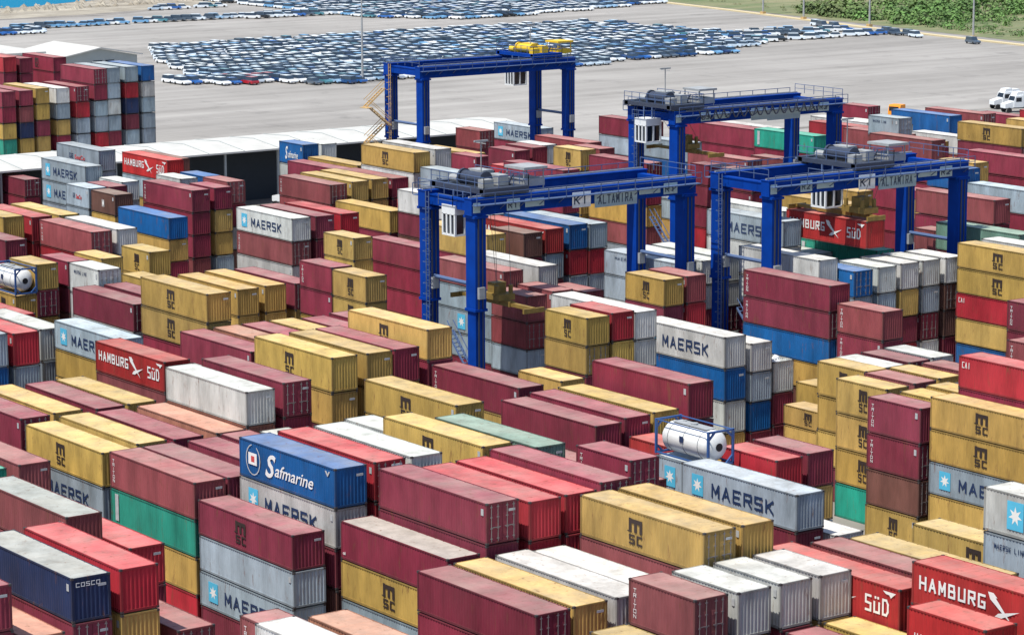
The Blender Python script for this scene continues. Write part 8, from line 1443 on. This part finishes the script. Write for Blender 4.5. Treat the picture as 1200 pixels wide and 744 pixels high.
def rank(x, ya, yb, pitch, rot, mix=None, redbit=False):
    gap = None
    if cr.random() < .5: g0 = cr.uniform(ya, yb); gap = (g0, g0+cr.uniform(5, 13))
    y = math.ceil(ya/pitch)*pitch; cur = cr.randrange(len(PAL)); 
    while y < yb:
        if cr.random() < .35: cur = cr.randrange(len(PAL))
        nm, c = PAL[cur if cr.random() < .6 else cr.randrange(len(PAL))]
        if mix == 'light' and cr.random() < .5: nm, c = PAL[cr.choice((0, 1, 2, 3, 4, 5, 6))]
        if redbit and cr.random() < .55 : nm, c = 'red', (.42, .02, .03)
        if cr.random() > .03 and not (gap and gap[0] < y < gap[1]): cars.append((x+cr.uniform(-.25, .25), y+cr.uniform(-.07, .07), rot+cr.uniform(-1, 1)+(180 if cr.random() < .15 else 0), nm, c, cr.random() < .5))
        y += pitch
# big lot: long ranks along Y, cars nose to tail along X
LOT = 24
for k in range(19):
    x = -523-k*5.5; t = k/18
    ya = 319 if k < 2 else (306 if k < 4 else 303+k*1.7)
    ya = ya + (0 if k > 3 else 0); yb = 404 if k < 1 else (448 if k < 9 else 478-(k-9)*.6)
    ya2 = ya
    if k >= 12: ya2 = 322+ (k-12)*3
    rank(x, ya2, yb, 2.7, 4, 'light' if k > 5 else None, False)
for k in (0, 1): rank(-540-k*5.4, 300, 313, 2.6, 4, 'light')
for k in (2, 3, 4): rank(-521-k*5.2, 311, 323, 2.7, 4, None, True)
for k in range(4): rank(-520-k*5, 329-0.5*k, 335, 2.9, 10)
for k in range(4): rank(-549+k*4.2-4, 448, 470+(k==3)*0, 3.0, 35, None)
rank(-562, 450, 515, 2.9, 50); rank(-567.5, 447, 500, 2.9, 50); rank(-548, 470, 512, 3.1, 50, 'light'); rank(-552.5, 466, 482, 3.1, 50, 'light')
rank(-613, 474, 481, 2.6, 4); 
# kerb side vehicles at the right
KERBC = [(-580, 519, 'white'), (-575.5, 517, 'dark grey'), (-570, 516.5, 'dark blue'), (-549, 516, 'dark blue'), (-544, 514, 'dark grey'), (-539.5, 514.5, 'dark grey'), (-535, 512.5, 'white'), (-512, 510, 'dark grey')]
for x, y, nm in KERBC: cars.append((x, y, -12, nm, dict(PAL)[nm], True))
# strips near the shore
for k in range(3): rank(-690-k*6, 300, 346, 2.9, 30)
rank(-705, 346, 440, 3.0, 50); rank(-700, 412, 442, 3.0, 50, None); rank(-748, 409, 436, 3.1, 60); rank(-722, 400, 430, 3.1, 60) if False else None
# farthest lot
for k in range(24): rank(-662-k*5.3, 440+max(0, 4*(4-k)) , 545-max(0, (3-k))*18, 2.6, 20, 'light')
def camd(c): return math.hypot(c[0], c[1])
keep = [c for c in cars if c[4]]
cars.sort(key=camd); near, far = cars[:285], cars[285:]
kerb_keys = [c for c in far if c[2] == -12]; near += kerb_keys; far = [c for c in far if c[2] != -12]
cnt = {}
def lot_label(x, y, nm, big):
    kind = 'van' if big else 'car'
    if y > 505 and x > -585: return None
    row = int((-x-518)/5.4)+1
    side = ['far left end', 'left part', 'middle', 'right part', 'far right end'][min(4, max(0, int((y-300)/37)))]
    o = {1: 'front', 2: 'second', 3: 'third', 4: 'fourth', 5: 'fifth', 6: 'sixth', 7: 'seventh', 8: 'eighth', 9: 'ninth', 10: 'tenth'}.get(row, 'farther')
    return '%s %s, %s rank of the big lot, %s' % (nm, 'tall car' if big else 'low car', o, side)
pend = {}
KW = ['third from left by the far kerb']
for i, (x, y, rot, nm, c, suv) in enumerate(near):
    o = link('parked_car', CARM[suv], None, c); o.location = (x, y, .005); o.rotation_euler[2] = R(rot)
    if rot == -12:
        idx = [q[0] for q in KERBC].index(x); lb = '%s vehicle parked by the far kerb and scrub, %s from left' % (nm, ['first', 'second', 'third', 'fourth', 'fifth', 'sixth', 'seventh', 'last'][idx]); tag(o, lb, 'car', 'cars parked in the far lots'); continue
    pend.setdefault(lot_label(x, y, nm, suv) or nm+' car at the right end of the big lot', []).append((y, o))
for lb, lst in pend.items():
    lst.sort(key=lambda q: q[0])
    for j, (_, o) in enumerate(lst):
        suf = '' if len(lst) == 1 else (', leftmost such' if j == 0 else ', %s such' % (['second', 'third', 'fourth', 'fifth', 'sixth', 'seventh', 'eighth', 'ninth', 'tenth', 'eleventh', 'twelfth', 'last'][min(11, j-1)]))
        tag(o, lb+suf, 'car', 'cars parked in the far lots')
V = []; Fc = []; Mi = []; C = []
for (x, y, rot, nm, c, suv) in far:
    b = CARB[suv]; n = len(V); cs, sn = math.cos(R(rot)), math.sin(R(rot))
    V.extend((x+v[0]*cs-v[1]*sn, y+v[0]*sn+v[1]*cs, v[2]+.005) for v in b.v)
    for f, m in zip(b.f, b.m): Fc.append(tuple(n+i for i in f)); Mi.append(m); C.append(c)
me = bpy.data.meshes.new('distant_cars'); me.from_pydata(V, [], Fc)
for m in (A_PAINT[0], M_CGLASS, M_BLACK): me.materials.append(m)
me.polygons.foreach_set('material_index', Mi); ca = me.color_attributes.new('Col', 'FLOAT_COLOR', 'CORNER'); buf = []
for f, c in zip(Fc, C): buf.extend([*c, 1]*len(f))
ca.data.foreach_set('color', buf)
o = bpy.data.objects.new('distant_cars', me); col.objects.link(o); tag(o, 'tightly parked white, silver and blue cars filling the far lots', 'cars', 'cars parked in the far lots', 'stuff')

# ------------------------------------------------------------------ light poles
def light_pole(x, y, h, label):
    r = empty('light_pole', (x, y, 0)); tag(r, label, 'light pole', 'tall light poles round the car park')
    b = MB(); b.bar((0, 0, 0), (0, 0, h), .28, 0, 8, .12); b.build('pole', M_GREY, r)
    b = MB(); b.box(-.6, -.6, 0, .6, .6, .9); b.build('base', M_TAN, r)
    b = MB(); b.box(-1.2, -.2, h-.15, 1.2, .2, h+.1); b.box(-.2, -1.2, h-.15, .2, 1.2, h+.1); b.build('lamp_head', M_GREY, r)
light_pole(-519, 334, 24, 'tall slim light pole at the front edge of the big car lot')
light_pole(-599, 531, 24, 'light pole on the far kerb, leftmost of three by the scrub')
light_pole(-568, 527, 24, 'light pole on the far kerb, middle of three by the green bushes')
light_pole(-522, 520, 24, 'light pole on the far kerb, rightmost of three by the bushes')
light_pole(-622, 536, 24, 'light pole on the far kerb near the brown grass, left of all others')

# ------------------------------------------------------------------ trucks
def truck(x, y, rz, label, hood=True, trailer=False, colr=None):
    r = empty('truck', (x, y, 0), R(rz)); tag(r, label, 'truck', 'white trucks in the lanes')
    b = MB(); b.prism([(-1.0, 1.0), (1.1, 1.0), (1.1, 2.3), (.75, 3.2), (-1.0, 3.3)], 'y', -1.2, 1.2); c = b.build('cab', M_CAB, r)
    b = MB(); b.poly([(1.12, -1.1, 2.3), (1.12, 1.1, 2.3), (.79, 1.0, 3.1), (.79, -1.0, 3.1)]); b.box(-.5, -1.22, 2.1, .7, -1.205, 2.9); b.box(-.5, 1.205, 2.1, .7, 1.22, 2.9); b.build('windscreen', M_GLASS, c)
    if hood: b = MB(); b.prism([(1.1, .9), (2.9, .9), (2.9, 1.7), (1.1, 2.15)], 'y', -.95, .95); b.build('bonnet', M_CAB, r)
    b = MB(); b.prism([(-1.0, 3.3), (.7, 3.2), (.3, 3.9), (-1.0, 4.0)], 'y', -1.0, 1.0); b.box(-2.6, -1.15, 1.2, -1.05, 1.15, 3.8); b.build('fairing', M_CAB, r)
    b = MB(); b.box(-6.8, -.45, .75, 2.8, .45, 1.0); b.build('chassis', M_CRANED, r)
    for sx in (2.1, -3.6, -5.1):
        for sy in (-1.05, 1.05): b = MB(); b.bar((sx, sy-.2, .5), (sx, sy+.2, .5), .5, 0, 12); b.build('wheel', M_BLACK, r)
    if trailer: b = MB(); b.box(-16.5, -1.22, 1.15, -3.2, 1.22, 1.4); b.build('trailer', M_GREY, r)
truck(-397, 404.5, -105, 'white truck with sleeper cab standing by the far right stacks')
truck(-391, 401.5, -105, 'second white truck beside the sleeper cab truck, half hidden', True)
truck(-361, 219.5, 200, 'white truck in front of the open dark side of the long warehouse', True)
truck(-352, 303, -60, 'white truck between maroon stacks under the middle distance crane', True)
# orange yard vehicle and yellow cabin
r = empty('yard_tractor', (-392, 371, 0), R(-70)); tag(r, 'bright orange yard tractor behind a blue-grey container', 'yard tractor')
b = MB(); b.prism([(-1.2, .9), (1.2, .9), (1.2, 2.2), (.8, 3.3), (-1.2, 3.3)], 'y', -1.2, 1.2); b.build('cab', M_ORANGE, r)
b = MB(); b.box(1.21, -1.0, 2.2, 1.24, 1.0, 3.0); b.build('windscreen', M_GLASS, r)
b = MB(); b.box(-4.5, -1.0, .7, -1.25, 1.0, 1.3); b.build('chassis', M_CRANED, r)
for sx in (.6, -3.5):
    for sy in (-1.1, 1.1): b = MB(); b.bar((sx, sy-.2, .55), (sx, sy+.2, .55), .55, 0, 12); b.build('wheel', M_BLACK, r)

# ------------------------------------------------------------------ scrub and bushes on the far terrain
V = []; Fc = []; C = []; br = random.Random(21)
def ground_z(x, y):
    yb = 560-(x+760)*.15 if x > -760 else 562
    j = max(0, (y-yb-2)/420); return j**1.3*7
for i in range(2700):
    x = br.uniform(-790, -380); yb = 560-(x+760)*.15 if x > -760 else 562
    d = br.random()**1.4*200; y = yb+9+d
    greenness = min(1, max(0, (x+655+d*.6)/80.0)) + br.uniform(-.25, .25)
    if greenness < .25 and br.random() < .72: continue
    s = br.uniform(1.0, 3.1)*(1 if greenness > .4 else .5)*(1+.4*math.sin(x*.05)); z = ground_z(x, y)
    base = Vector((.095, .19, .045)).lerp(Vector((.15, .15, .065)), 1-max(0, min(1, greenness)))
    base = base*br.uniform(.6, 1.25)
    for k in range(int(60*s/2)+14):
        a = br.uniform(0, 6.283); e = br.uniform(-.1, 1.5); rr = s*br.uniform(.55, 1.08)
        p = Vector((x+rr*math.cos(a)*math.cos(e), y+rr*math.sin(a)*math.cos(e), z+rr*math.sin(e)*.85)); q = s*br.uniform(.07, .17)
        nrm = Vector((math.cos(a)*math.cos(e)+br.uniform(-.5, .5), math.sin(a)*math.cos(e)+br.uniform(-.5, .5), math.sin(e)+br.uniform(-.3, .6))).normalized()
        t = nrm.cross(Vector((0, 0, 1)))
        t = t.normalized() if t.length > .05 else Vector((1, 0, 0)); u = nrm.cross(t); n = len(V)
        V += [tuple(p+t*q*math.cos(w_)*br.uniform(.7, 1.2)+u*q*math.sin(w_)*br.uniform(.7, 1.2)) for w_ in (0, 1.3, 2.5, 3.8, 5.1)]
        Fc.append((n, n+1, n+2, n+3, n+4)); v = br.uniform(.7, 1.3); C.append((base.x*v, base.y*v, base.z*v))
me = bpy.data.meshes.new('bushes'); me.from_pydata(V, [], Fc); me.materials.append(mF)
ca = me.color_attributes.new('Col', 'FLOAT_COLOR', 'CORNER'); buf = []
for f, c in zip(Fc, C): buf.extend([*c, 1]*len(f))
ca.data.foreach_set('color', buf)
o = bpy.data.objects.new('bushes', me); col.objects.link(o); tag(o, 'dense green bushes and dry scrub covering the rise beyond the car park', 'bushes', None, 'stuff')
# rocks on the shore
V = MB(); rr_ = random.Random(9)
for i in range(420):
    t = rr_.random(); x = -748-rr_.random()*26-t*38; y = 300+t*190; s = rr_.uniform(.4, 1.6); n = len(V.v)
    pts = [(x+s*rr_.uniform(.6, 1.2)*math.cos(a), y+s*rr_.uniform(.6, 1.2)*math.sin(a)) for a in (0, 1.2, 2.5, 3.7, 5)]
    V.v += [(px, py, 0) for px, py in pts]+[(x+rr_.uniform(-.2, .2), y, s*rr_.uniform(.5, 1.0))]
    for k in range(5): V.f.append((n+k, n+(k+1) % 5, n+5)); V.m.append(0)
o = V.build('shore_rocks', M_SAND); tag(o, 'pale boulders strewn along the shore beside the sea', 'rocks', None, 'stuff')
